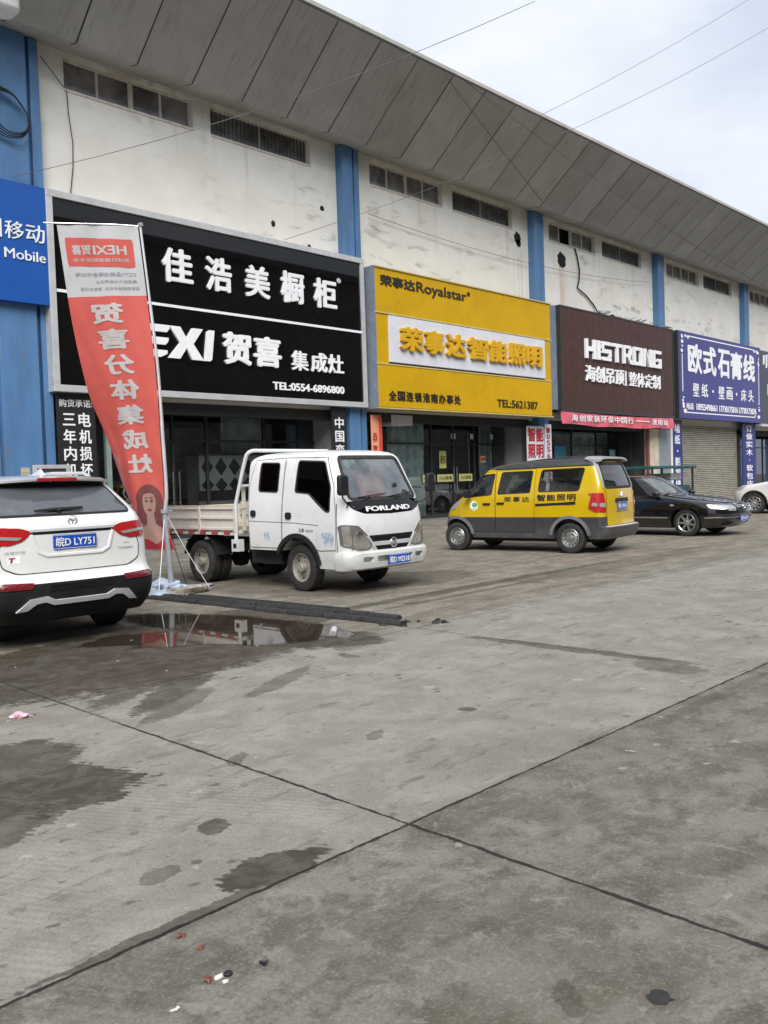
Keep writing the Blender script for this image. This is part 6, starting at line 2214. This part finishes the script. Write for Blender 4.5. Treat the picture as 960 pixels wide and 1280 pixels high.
    for s_ in (-1, 1): P.strip(mb, [(-.42, s_ * .70), (.0, s_ * .66), (.5, s_ * .52), (.74, s_ * .38)], .010, "z", 1, .002, 0, False, .06)
    P.strip(mb, [(-.43, -.68), (-.43, .68)], .02, "z", 1, .002, 0, False, .06)
    mb.build("bonnet_gap", "gap", root)
    mb = MB(); mb.box(-3.3, .5, -.55, .55, .17, .35); mb.build("underbody", "underbody", root)
    for s_ in (-1, 1):
        for xw in (0, -2.8): wheel(root, (xw, s_ * .735, .315), .315, .205, "alloy7", s_ < 0, 0, .66)


MT["windscreen_pale"] = pm("windscreen_pale", (0.10, 0.115, 0.115), 0.03, var=0.3, scale=3, spec=0.9)
saloon()


# ---------------- white car at the right edge, nose to the shops
def right_car():
    root = empty("parked_car", (30.3, 11.5, 0), radians(90))
    tag(root, "white car with multi spoke wheels cut by the right edge of the photo", "car")
    nose = 4.4
    zs_, xf, xr, w, rf, rr_ = suv_tables(nose)
    sh = 3.58                      # front axle to x = 0
    f_ = lambda t: [(z, x - sh) for z, x in t]
    mb = shell(zs_, f_(xf), f_(xr), w, [(.26, .55, .42), (.9, .65, .42), (1.1, .5, .3), (1.69, .25, .15)], rr_, .15, .10, ns=26)
    P = Proj(mb.v, mb.f)
    body_object("body", mb, arches((0, -2.65), .34, .41, .5, 1.1), ["paint_suv", "plastic_dark"], root, lambda p: 1 if p.center.z < .38 else 0)
    for s_ in (-1, 1):
        mb = MB(); P.patch(mb, rnd([(-.75, 1.13), (-2.7, 1.18), (-2.4, 1.54), (-1.35, 1.54)], .05), "y", s_, .004, 0, (), .09, .006); mb.build("side_window", "car_glass_dark", root, smooth=50)
        for a_ in (-.5, -1.55): door(P, [(a_, .42), (a_ - 1.03, .42), (a_ - 1.03, 1.13), (a_, 1.09)], s_, root, "paint_suv", None, .004, (a_ - .9, 1.0), (.2, .035), "chrome")
        mb = MB(); P.patch(mb, rnd([(.25, .93), (.62, .90), (.66, .80), (.45, .80)], .03), "y", s_, .008, 0, (), .05, .01); mb.build("headlight", "clear_lens", root, smooth=40)
        mb = MB(); mb.prism(rnd([(s_ * .90, 1.06), (s_ * 1.08, 1.08), (s_ * 1.08, 1.2), (s_ * .92, 1.2)], .04), "x", -.78, -.65); mb.build("mirror", "paint_suv", root, bevel=.02, smooth=40)
        for xw in (0, -2.65):
            mb = MB(); P.strip(mb, arc(xw, .34, .43, 175, 5, 18), .05, "y", s_, .01, 0, False, .05, .03); mb.build("wheel_arch", "plastic_dark", root, smooth=50)
            wheel(root, (xw, s_ * .79, .345), .345, .22, "alloy", s_ < 0, 0, .66)
    mb = MB(); P.patch(mb, rnd([(-.68, 1.27), (.68, 1.27), (.60, 1.52), (-.60, 1.52)], .06), "x", 1, .004, 0, (), .08, .005); mb.build("windscreen", "car_glass_dark", root, smooth=50)
    mb = MB()
    for s_ in (-1, 1): P.strip(mb, [(-.55, s_ * .74), (.1, s_ * .72), (.5, s_ * .6)], .012, "z", 1, .002, 0, False, .06)
    mb.build("bonnet_gap", "gap", root)
    mb = MB(); mb.box(-3.0, .4, -.55, .55, .22, .4); mb.build("underbody", "underbody", root)


right_car()
# ------------------------------------------------------------------ leaning advertising flag, seen from its back
F0 = Vector((6.62, 11.02, 0))
LAT = Vector((0.8788, -0.4772, 0)).normalized()      # across the street view
DEP = Vector((0.4772, 0.8788, 0)).normalized()
flag = empty("feather_banner", (0, 0, 0))
tag(flag, "tall red and white advertising flag on a leaning pole beside the white SUV", "flag")


def fz(v):
    return 5.22 - v * 4.62          # v: 0 top, 1 bottom


EDGE = [(0, -0.165), (.227, -0.077), (.46, 0.0), (.64, 0.023), (.78, 0.042), (.88, 0.05), (1.0, 0.16)]      # sideways place of the pole edge
TURN = [(0, 3), (.227, 7), (.46, 17), (.64, 33), (.78, 40), (.89, 45), (1.0, 42)]      # how far the cloth has swung round
CURL = [(0, 0), (.227, 6), (.46, 16), (.64, 28), (.78, 36), (.89, 44), (1.0, 42)]      # the free half folds back further


def fpt(u, v, off=0.0):
    """u 0 at the pole edge to 1 at the free edge"""
    s0 = interp(EDGE, v)
    th = radians(interp(TURN, v))
    W = 1.08
    cu_ = radians(interp(CURL, v))
    # free edge curls back more strongly low down
    x = y = 0.0
    n = 12
    for k in range(n):
        uu = (k + 0.5) / n * u
        q_ = min(1, max(0, (uu - .42) / .22))
        a = th + cu_ * q_ * q_ * (3 - 2 * q_)
        x -= cos(a) * W * u / n
        y += sin(a) * W * u / n
    y += 0.022 * sin(6 * u + 9 * v) * v + 0.009 * sin(15 * u - 6 * v) + 0.006 * sin(24 * u + 31 * v) + 0.012 * sin(11 * v + 3 * u * u * 4) * (.3 + v)
    p = F0 + LAT * (s0 + x) + DEP * (y - 0.05)
    p.z = fz(v) - 0.03 * u * (1 - v)
    if off:
        e = 0.01
        du = fpt(min(u + e, 1), v) - fpt(max(u - e, 0), v)
        dv = fpt(u, min(v + e, 1)) - fpt(u, max(v - e, 0))
        n_ = du.cross(dv).normalized()
        if n_.dot(DEP) > 0:
            n_ = -n_
        p = p + n_ * off
    return p


def cloth(name, col):
    m, nt, b = nodes(name)
    vec, p = objpos(nt)
    c = mixc(nt, noise(nt, vec, 3, 4).step(.3, .7), tuple(q * .93 for q in col), tuple(min(1, q * 1.05) for q in col))
    nt.links.new(c, b.inputs["Base Color"])
    b.inputs["Roughness"].default_value = .65
    tl = nt.nodes.new("ShaderNodeBsdfTranslucent")
    nt.links.new(c, tl.inputs[0])
    mx = nt.nodes.new("ShaderNodeMixShader")
    mx.inputs[0].default_value = .38
    nt.links.new(b.outputs[0], mx.inputs[1]); nt.links.new(tl.outputs[0], mx.inputs[2])
    nt.links.new(mx.outputs[0], nt.nodes["Material Output"].inputs[0])
    return m


MT["cloth_red"] = cloth("cloth_red", (0.70, 0.125, 0.10))
MT["cloth_white"] = cloth("cloth_white", (0.62, 0.62, 0.63))
MT["print_white"] = cloth("print_white", (0.66, 0.62, 0.61))
MT["print_grey"] = cloth("print_grey", (0.36, 0.36, 0.38))
MT["print_skin"] = cloth("print_skin", (0.50, 0.31, 0.26))
MT["print_hair"] = cloth("print_hair", (0.22, 0.075, 0.07))
MT["print_dress"] = cloth("print_dress", (0.42, 0.035, 0.05))
MT["cloth_pink"] = cloth("cloth_pink", (0.66, 0.28, 0.26))
NU, NV = 26, 90
mb = MB()
vs = [fpt(i / NU, j / NV) for j in range(NV + 1) for i in range(NU + 1)]
fs, fm = [], []
for j in range(NV):
    for i in range(NU):
        mb.f.append([j * (NU + 1) + i, j * (NU + 1) + i + 1, (j + 1) * (NU + 1) + i + 1, (j + 1) * (NU + 1) + i])
        mb.m.append(1 if j / NV < 0.205 else 0)
mb.v = [tuple(v) for v in vs]
cl = mb.build("cloth", ["cloth_red", "cloth_white"], flag, smooth=80, fix=False)


def flag_poly(poly, off, mb, m=0, step=0.04):
    v, t = fill2d(poly, (), step)
    mb.add([fpt(min(max(u, .002), .998), min(max(w, .002), .998), off) for u, w in v], t, m)


def flag_text(s_, u0, u1, v0, v1, off, mb, bold=0.02, m=0):
    # the print is read from the other side: mirrored here
    v, f = text_fit(s_, 0, 1, 0, 1, bold)
    if u1 - u0 > .35 and len(s_) == 1:
        bm = bmesh.new()
        bv_ = [bm.verts.new((a, c_, e_)) for a, e_, c_ in v]
        for q in f:
            try: bm.faces.new([bv_[i] for i in q])
            except ValueError: pass
        bmesh.ops.triangulate(bm, faces=bm.faces)
        for _ in range(3):
            le = [e for e in bm.edges if e.calc_length() > .16]
            if le: bmesh.ops.subdivide_edges(bm, edges=le, cuts=1)
        bmesh.ops.triangulate(bm, faces=bm.faces)
        bm.verts.index_update()
        v = [(q.co.x, q.co.z, q.co.y) for q in bm.verts]
        f = [[q.index for q in fc.verts] for fc in bm.faces]
        bm.free()
    mb.add([fpt(u0 + a * (u1 - u0), v1 + c_ * (v0 - v1), off + e_ * 0.04) for a, e_, c_ in v], f, m)


mb = MB(); flag_poly(rnd([(.09, .042), (.93, .036), (.93, .120), (.09, .126)], .02), .006, mb, 0)
lg = mb.build("logo_panel", "cloth_red", cl, smooth=70, fix=False)
mb = MB()
flag_text("HEXI", .18, .60, .060, .088, .011, mb, .03); flag_text("贺喜", .62, .86, .058, .088, .011, mb, .035)
flag_text("集成灶健康厨房专家", .16, .86, .098, .110, .011, mb, .01)
mb.build("lettering", "print_white", lg, fix=False)
mb = MB()
flag_text("CCTV品牌战略合作伙伴", .10, .86, .140, .153, .006, mb, .01); flag_text("集成灶十大品牌企业", .10, .62, .163, .173, .006, mb, .006); flag_text("国家高新技术企业  淮南总代理", .08, .82, .184, .194, .006, mb, .004)
mb.build("small_print", "print_grey", cl, fix=False)
mb = MB()
for i, ch in enumerate("贺喜分体集成灶"):
    v0 = .232 + i * .077
    c0 = .52 - .028 * i
    flag_text(ch, c0 - .205, c0 + .205, v0, v0 + .062, .010, mb, .04)
mb.build("lettering", "print_white", cl, fix=False)
mb = MB()
cx, cy = .26, .845
flag_poly([(cx + .21 * cos(a) * (1 + .15 * (sin(a) < 0)), cy + .005 + .060 * sin(a)) for a in [2 * pi * k / 26 for k in range(26)]] , .005, mb, 1)
flag_poly([(cx - .24, cy), (cx + .22, cy), (cx + .27, cy + .06), (cx + .22, cy + .115), (cx + .10, cy + .10), (cx - .12, cy + .10), (cx - .25, cy + .11), (cx - .27, cy + .05)], .0055, mb, 1)
flag_poly([(cx - .06, cy + .03), (cx + .06, cy + .03), (cx + .08, cy + .07), (cx + .30, cy + .095), (cx + .34, cy + .153), (cx - .25, cy + .153), (cx - .25, cy + .095), (cx - .07, cy + .07)], .0095, mb, 0)
flag_poly([(cx + .115 * cos(a), cy + .004 + .043 * sin(a)) for a in [2 * pi * k / 24 for k in range(24)]], .0115, mb, 0)
flag_poly([(cx + .12, cy - .02), (cx + .05, cy - .045), (cx - .06, cy - .043), (cx - .13, cy - .015), (cx - .05, cy - .028), (cx + .03, cy - .028)], .0155, mb, 1)
for ex in (-.045, .045):
    flag_poly(ell(cx + ex, cy - .002, .027, .0042, 10), .0155, mb, 1); flag_poly(ell(cx + ex, cy - .012, .032, .0022, 10), .0155, mb, 1)
flag_poly(ell(cx, cy + .026, .036, .0045, 12), .0155, mb, 2)
flag_poly([(cx - .012, cy + .014), (cx + .012, cy + .014), (cx, cy + .006)], .0150, mb, 3)
flag_poly([(cx - .27, cy + .115), (cx - .12, cy + .118), (cx, cy + .135), (cx + .13, cy + .118), (cx + .30, cy + .115), (cx + .34, .995), (cx - .25, .995)], .0125, mb, 2)
mb.build("printed_portrait", ["print_skin", "print_hair", "print_dress", "cloth_pink"], cl, fix=False)
mb = MB(); flag_poly([(.80, .70), (.97, .68), (.97, .90), (.86, .86)], .006, mb, 0)
mb.build("fold_light_patch", "cloth_pink", cl, fix=False)  # paler pink painted near the free edge where the fold catches more light
# pole, cross arm, stand
pole = [F0 + LAT * .06 + DEP * .06, F0 + LAT * .05 + DEP * .05 + Vector((0, 0, 1.18))]
mb = MB(); mb.tube([F0 + LAT * .10 + Vector((0, 0, .08)), F0 + LAT * .045 + Vector((0, 0, 1.18))], .042, 14); mb.build("lower_tube", "grey_tube", flag, smooth=50) if "grey_tube" in MT else None
MT["grey_tube"] = pm("grey_tube", (0.34, 0.36, 0.38), 0.45, 0.3, 0.1)
mb.build("lower_tube", "grey_tube", flag, smooth=50)
mb = MB(); mb.lathe([(-.03, .046), (-.03, .058), (.03, .058), (.03, .046)], 18, 0, Matrix.Translation(F0 + LAT * .045 + Vector((0, 0, 1.17))) @ Matrix.Rotation(pi / 2, 4, "X"), True)
mb.tube([F0 + LAT * .045 + Vector((0, 0, 1.17)), F0 + LAT * .15 + Vector((0, 0, 1.17))], .012, 6)
mb.build("collar", "grey_tube", flag, smooth=40)
pts = []
for k in range(22):
    v = 1 - k / 21 * 1.0
    z_ = 1.18 + (5.24 - 1.18) * k / 21
    vv = (5.22 - z_) / 4.62
    off = .035
    pts.append(F0 + LAT * (interp(EDGE, min(1, max(0, vv))) + max(.02, off) * (1 if vv < .8 else .9)) + DEP * -.03 + Vector((0, 0, z_)))
pts[0] = F0 + LAT * .045 + Vector((0, 0, 1.15))
mb = MB(); mb.tube(pts, [.026] * 8 + [.022] * 8 + [.017] * 6, 10); mb.build("pole", "aluminium", flag, smooth=50)
top = pts[-1]
mb = MB(); mb.tube([top + LAT * .02 + Vector((0, 0, -.02)), fpt(.3, 0) + Vector((0, 0, .015)), fpt(1, 0) - LAT * .17 + Vector((0, 0, .02))], .010, 8); mb.build("cross_arm", "chrome", flag, smooth=50)
mb = MB(); mb.lathe([(-.035, .0), (-.03, .03), (.03, .03), (.035, 0)], 14, 0, Matrix.Translation(top)); mb.build("pole_joint", "grey_tube", flag, smooth=50)
mb = MB()
c_ = F0 + LAT * .10
for a in (0.4, 2.0, 3.6, 5.1):
    d = Vector((cos(a), sin(a), 0))
    mb.tube([c_ + Vector((0, 0, .06)), c_ + d * .55 + Vector((0, 0, .03))], .02, 8)
mb.build("stand_foot", "grey_tube", flag, smooth=40)
col = F0 + LAT * .045 + Vector((0, 0, 1.16))
for e_, mt in ((F0 - LAT * .10 - DEP * .35, "letter_white"), (F0 + LAT * .62 - DEP * .25, "aluminium"), (F0 + LAT * .34 + DEP * .55, "black_plain")):
    mb = MB()
    e_ = e_ + Vector((0, 0, .04))
    mb.tube([col, col.lerp(e_, .5) - Vector((0, 0, .03)), e_], .0055, 6); mb.build("guy_rope", mt, flag, smooth=50)
# plastic sheet and rubble that weigh the foot down
def lump(name, c, sx, sy, sz, seed, mat_, label, cat, rough=.25, flat=True, sub=4, fr=(2, 7)):
    bm = bmesh.new()
    bmesh.ops.create_icosphere(bm, subdivisions=sub, radius=1)
    rr = random.Random(seed)
    ph = [(Vector((rr.uniform(-1, 1), rr.uniform(-1, 1), rr.uniform(-1, 1))).normalized(), rr.uniform(*fr), rr.uniform(0, 6)) for _ in range(26 if fr[1] > 10 else 14)]
    for v in bm.verts:
        n_ = v.co.normalized()
        d = sum(sin(n_.dot(a) * f + p) / f for a, f, p in ph) * rough
        q = n_ * (1 + d)
        v.co = Vector((q.x * sx, q.y * sy, max(q.z, -.15) * sz))
    me = bpy.data.meshes.new(name); bm.to_mesh(me); bm.free()
    me.materials.append(MT[mat_] if isinstance(mat_, str) else mat_)
    o = link(name, me, None, 50 if flat else 25)
    o.location = c
    return tag(o, label, cat)


MT["blue_sheet"] = pm("blue_sheet", (0.36, 0.42, 0.50), 0.3, var=.25, scale=7, dirt=(.4, .42, .44), dirt_amt=.5)
MT["rubble"] = pm("rubble", (0.28, 0.25, 0.20), .9, var=.3, scale=9, bmp=.5, dirt=(.1, .09, .07), dirt_amt=.6)
lump("plastic_sheet", F0 + LAT * .02 - DEP * .05 + Vector((0, 0, .02)), .42, .40, .11, 4, "blue_sheet", "crumpled pale blue plastic sheet around the flag foot", "sheet", 1.1, False, 5, (6, 22))
lump("rubble_block", F0 + LAT * .36 - DEP * .30 + Vector((0, 0, .02)), .26, .17, .14, 8, "rubble", "rough lump of grey brown concrete resting on the plastic sheet", "rubble", .5, False, 3)
lump("base_plate", F0 + LAT * .05 - DEP * .28 + Vector((0, 0, .012)), .55, .16, .06, 12, "plastic_dark", "dark flat weight under the plastic sheet by the SUV bumper", "weight", .25, False, 3)

# long rubber strips lying on the ground
def rubber(p0, p1, n, wdt, h, seed, label):
    p0, p1 = Vector((*p0, 0)), Vector((*p1, 0))
    d = (p1 - p0).normalized()
    s_ = Vector((-d.y, d.x, 0))
    rr = random.Random(seed)
    L = (p1 - p0).length
    mb = MB()
    for k in range(n):
        a = p0 + d * (L * k / n + .006) + s_ * rr.uniform(-.012, .012)
        b_ = p0 + d * (L * (k + 1) / n - .006) + s_ * rr.uniform(-.012, .012)
        zz = rr.uniform(0, .006)
        pr = [(-wdt / 2, .002), (-wdt * .42, h * .6), (-wdt * .22, h), (wdt * .22, h * .97), (wdt * .42, h * .55), (wdt / 2, .002)]
        m_ = 7
        vs = []
        for i in range(m_ + 1):
            q = a.lerp(b_, i / m_)
            wob = rr.uniform(-.004, .004)
            for u, z_ in pr:
                vs.append(q + s_ * (u + wob) + Vector((0, 0, z_ * (1 + rr.uniform(-.06, .06)) + zz)))
        fs = []
        for i in range(m_):
            for j in range(5):
                fs.append((i * 6 + j, i * 6 + j + 1, (i + 1) * 6 + j + 1, (i + 1) * 6 + j))
        fs += [tuple(range(6)), tuple(m_ * 6 + j for j in range(5, -1, -1))]
        mb.add(vs, fs)
    return tag(mb.build("rubber_strip", "black_rubber", smooth=30), label, "rubber strip", "black rubber strips along the puddle")


rubber((6.12, 10.65), (6.46, 6.12), 8, .11, .045, 1, "front one of the long black rubber strips beside the puddle, its side facing the water")
rubber((6.34, 10.45), (6.72, 6.42), 9, .10, .048, 2, "rear one of the long black rubber strips, on the truck side of the pair")
rubber((6.5, 10.2), (6.78, 7.3), 4, .06, .05, 3, "thin black strip lying loose behind the pair of rubber strips")
rr = random.Random(17)
for i in range(7):
    lump("rubber_crumb", (6.55 + rr.uniform(-.25, .35), 6.05 + rr.uniform(-.25, .3), .0), rr.uniform(.02, .06), rr.uniform(.02, .05), rr.uniform(.012, .03), 60 + i, "black_rubber",
         "small dark crumb at the frayed near end of the rubber strips", "debris", .5, False, 2)["group"] = "crumbs at the end of the rubber strips"

# ------------------------------------------------------------------ litter
MT["pink_film"] = pm("pink_film", (0.75, 0.42, 0.50), .35, var=.2, scale=30)
MT["shell_orange"] = pm("shell_orange", (0.17, 0.065, 0.040), .5, var=.3, scale=40)
MT["bit_white"] = pm("bit_white", (0.75, 0.74, 0.70), .5)
lump("candy_wrapper", (2.34, 5.79, .004), .060, .035, .022, 2, "pink_film", "small crumpled pink wrapper on the wet ground at the left edge", "litter", 1.1, False, 3)
for x_, y_, a, b_, c2, sd_, mt, lab in ((1.525, 2.40, .017, .014, .012, 21, "shell_orange", "orange brown shell scrap closest to the slab joint, clean edged"),
                                        (1.515, 2.505, .016, .012, .008, 22, "shell_orange", "dull reddish scrap half in the dark joint dirt"),
                                        (1.455, 2.215, .012, .007, .006, 23, "bit_white", "tiny white flake left of the dark bottle cap"),
                                        (1.462, 2.175, .011, .007, .006, 24, "bit_white", "tiny white flake in front of the dark bottle cap"),
                                        (1.432, 2.222, .016, .013, .009, 25, "shell_orange", "brown crumb beside the white flakes"),
                                        (1.60, 2.165, .010, .008, .01, 26, "black_plain", "small black crumb right of the scraps in the foreground"),
                                        (1.275, 2.165, .012, .009, .008, 27, "bit_white", "lone pale crumb at the bottom of the picture")):
    lump("litter_scrap", (x_, y_, .001), a, b_, c2, sd_, mt, lab, "litter", .8, False, 2)["group"] = "litter scraps in the foreground"
mb = MB(); mb.lathe([(0, .0005), (0, .013), (.006, .014), (.008, .012), (.008, .0005)], 16, 0, Matrix.Translation((1.487, 2.202, .001)) @ Matrix.Rotation(pi / 2, 4, "X"))
tag(mb.build("bottle_cap", "black_plain", smooth=40), "round dark bottle cap among the scraps in the foreground", "bottle cap")
mb = MB(); pl = blob([(2.205, 1.165), (2.225, 1.14), (2.262, 1.145), (2.28, 1.172), (2.262, 1.198), (2.225, 1.195)], .003, 4, 3)
mb.prism(pl, "z", .0005, .0022); tag(mb.build("tar_spot", "black_rubber"), "round black tar spot on the slab at the lower right", "tar spot")
mb = MB(); mb.tube([(5.62, 6.30, .02), (5.70, 6.36, .05)], .035, 10)
tag(mb.build("crushed_can", "aluminium", smooth=40), "small crushed metal can at the right end of the puddle", "can")
rr = random.Random(41)
for i in range(46):
    x_, y_ = rr.uniform(.6, 8), rr.uniform(1.2, 8)
    if .35 < y_ / max(x_, .1) < 3.5:
        s_ = rr.uniform(.005, .014)
        lump("pebble", (x_, y_, 0), s_ * 1.3, s_, s_ * .7, 100 + i, "rubble", "tiny stone lying loose on the concrete", "stone", .4, False, 1)["group"] = "tiny stones on the concrete"

MT["cable_grey"] = pm("cable_grey", (0.10, 0.10, 0.10), .6)
# ------------------------------------------------------------------ cables
def cable(label, a, b_, sag, r=.012, n=26, group="thin cables across the front"):
    a, b_ = Vector(a), Vector(b_)
    mb = MB()
    mb.tube([a.lerp(b_, k / n) - Vector((0, 0, sag * 4 * (k / n) * (1 - k / n))) for k in range(n + 1)], r, 6)
    return tag(mb.build("cable", "cable_grey", smooth=60), label, "cable", group)


cable("cable from the upper left wall across the canopy to the top of the sky", (7.35, 17.1, 7.74), (15.0, 10.05, 11.05), .30, .006)
cable("lower right cable of the two crossing the sky from the right edge", (14.17, 17.2, 7.7), (29.97, 11.0, 16.04), .45, .006)
cable("upper right cable of the two crossing the sky from the top right corner", (20.6, 14.6, 11.4), (28.34, 11.0, 16.35), .12, .006)
cable("cable slung down the canopy from its edge towards the second pillar", (17.62, 14.55, 11.89), (24.9, 16.5, 10.6), .05, .010)
cable("cable slung along the canopy past the brown sign to the far end", (18.42, 14.55, 12.01), (44.5, 16.5, 10.45), .35, .010)
cable("thin cable along the wall below the second row of windows", (17.3, 17.3, 9.0), (33.5, 17.25, 9.35), .35, .007)
mb = MB()
mb.tube([(8.62, 17.38, 9.84), (8.63, 17.37, 9.4), (8.70, 17.37, 8.8), (8.68, 17.37, 8.3), (8.58, 17.37, 7.6)], .010, 6)
tag(mb.build("cable", "black_plain", smooth=60), "thin wire hanging down the wall from the first window to the black sign", "cable", "thin cables across the front")
mb = MB()
mb.tube([(8.0, 17.2, 10.3), (8.3, 17.3, 10.1), (8.55, 17.36, 9.9)], .010, 6)
tag(mb.build("cable", "black_plain", smooth=60), "short wire from the left blue pillar to the first window", "cable", "thin cables across the front")
mb = MB()
P_ = [(28.10, 17.36, 9.86), (28.24, 17.34, 9.5), (28.34, 17.33, 9.1), (28.32, 17.34, 8.75), (28.20, 17.35, 8.42), (28.32, 17.34, 8.36), (28.75, 17.34, 8.22), (29.25, 17.34, 7.95), (29.65, 17.3, 7.55)]
mb.tube(P_, .028, 8)
tag(mb.build("drain_hose", "plastic_dark", smooth=60), "dark hose hanging from the open window down to the brown sign", "hose")
mb = MB()
for k in range(4):
    n = 40
    rr = random.Random(k)
    a, b_ = .50 - .035 * k, .46 - .03 * k
    mb.tube([(7.13 + a * cos(2 * pi * i / n) + .02 * k, 17.02 - .02 * k - .02 * sin(i), 8.90 + b_ * sin(2 * pi * i / n) - .1 * cos(2 * pi * i / n)) for i in range(n + 1)], .013, 6, 0, False)
mb.tube([(7.13, 17.05, 9.35), (7.1, 17.12, 9.45)], .02, 6)
tag(mb.build("cable_coil", "black_plain", smooth=60), "coil of black cable hung on the left blue pillar", "cable coil")
mb = MB()
mb.prism(rnd([(6.62, 16.05), (7.18, 16.05), (7.14, 16.6), (6.66, 16.6)], .18, 8), "z", 10.42, 10.95)
tag(mb.build("floodlight", "white_plain", bevel=.06, smooth=40), "white rounded lamp housing under the canopy in the top left corner", "lamp")

# framed board standing behind the SUV, counter stall behind the saloon
fb = empty("display_stand", (0, 0, 0)); tag(fb, "grey framed display board with a red print standing behind the SUV roof", "display board")
Yb = 15.2
mb = MB()
for q in ((6.60, 7.28, 1.92, 1.99), (6.60, 7.28, .55, .62)): mb.box(q[0], q[1], Yb, Yb + .05, q[2], q[3])
for q in ((6.60, 6.67), (7.21, 7.28)): mb.box(q[0], q[1], Yb + .001, Yb + .049, .1, 1.92)
mb.build("frame", "aluminium", fb, bevel=.006)
mb = MB(); mb.box(6.67, 7.21, Yb + .015, Yb + .04, .62, 1.92); mb.build("board", "interior_dark", fb)
mb = MB(); mb.prism(rnd([(6.75, 1.62), (7.15, 1.60), (7.14, 1.84), (6.95, 1.87), (6.76, 1.80)], .05), "y", Yb + .008, Yb + .014); mb.build("print", "red_paper", fb)
mb = MB()
for x_ in (6.63, 7.24): mb.box(x_ - .03, x_ + .03, Yb - .22, Yb + .28, .06, .11)
mb.build("foot", "aluminium", fb)
mb = MB(); mb.box(6.44, 6.58, Yb + .1, Yb + .16, .1, 1.95)
tag(mb.build("wooden_plank", "wood_rail"), "brown plank leaning next to the grey framed board", "plank")
MT["teal_paint"] = pm("teal_paint", (0.012, 0.075, 0.08), .4)
st = empty("canopy_tricycle", (0, 0, 0)); tag(st, "dark teal flat canopy on posts showing above the black saloon roof", "tricycle")
mb = MB(); mb.box(27.6, 31.0, 14.2, 15.6, 1.62, 1.72); mb.build("canopy", "teal_paint", st, bevel=.02)
mb = MB()
for x_ in (27.75, 30.85):
    for y_ in (14.3, 15.5): mb.box(x_ - .03, x_ + .03, y_ - .03, y_ + .03, .35, 1.62)
mb.build("post", "frame_dark", st)
mb = MB(); mb.box(27.7, 30.0, 14.25, 15.55, .45, .95); mb.build("cargo_box", "teal_paint", st, bevel=.02)
mb = MB(); mb.prism([(30.2, .45), (31.4, .5), (31.45, .8), (31.2, 1.0), (30.3, .9)], "y", 14.6, 15.2); mb.build("front_cowl", "teal_paint", st, bevel=.02)
mb = MB(); mb.box(29.4, 30.2, 14.4, 15.4, 1.2, 1.45); mb.build("back_rest", "tin", st, bevel=.03)
for x_, y_ in ((28.1, 14.2), (28.1, 15.6), (31.1, 14.9)):
    wheel(st, (x_, y_, .33 + zs(y_) - .06), .27, .13, "steel", y_ < 14.8)

# the block across the street that the glossy sign and windows mirror
ob = empty("apartment_block", (0, 0, 0)); tag(ob, "plain grey block across the street mirrored in the glossy black sign", "building")
MT["block_wall"] = pm("block_wall", (0.17, 0.165, 0.155), .85, var=.2, scale=.4)
mb = MB(); mb.box(-30, 90, -26, -16, -.1, 17.2); mb.build("wall", "block_wall", ob)
mb = MB(); mb.box(-30.4, 90.4, -26.4, -15.4, 17.2, 17.7); mb.build("roof", "roof_felt", ob)
for fl in range(5):
    for k in range(15):
        mb = MB(); mb.box(-26 + k * 7.6, -22.4 + k * 7.6, -16.0, -15.95, 1.2 + fl * 3.3, 2.9 + fl * 3.3)
        mb.build("window", "upper_pane", ob)
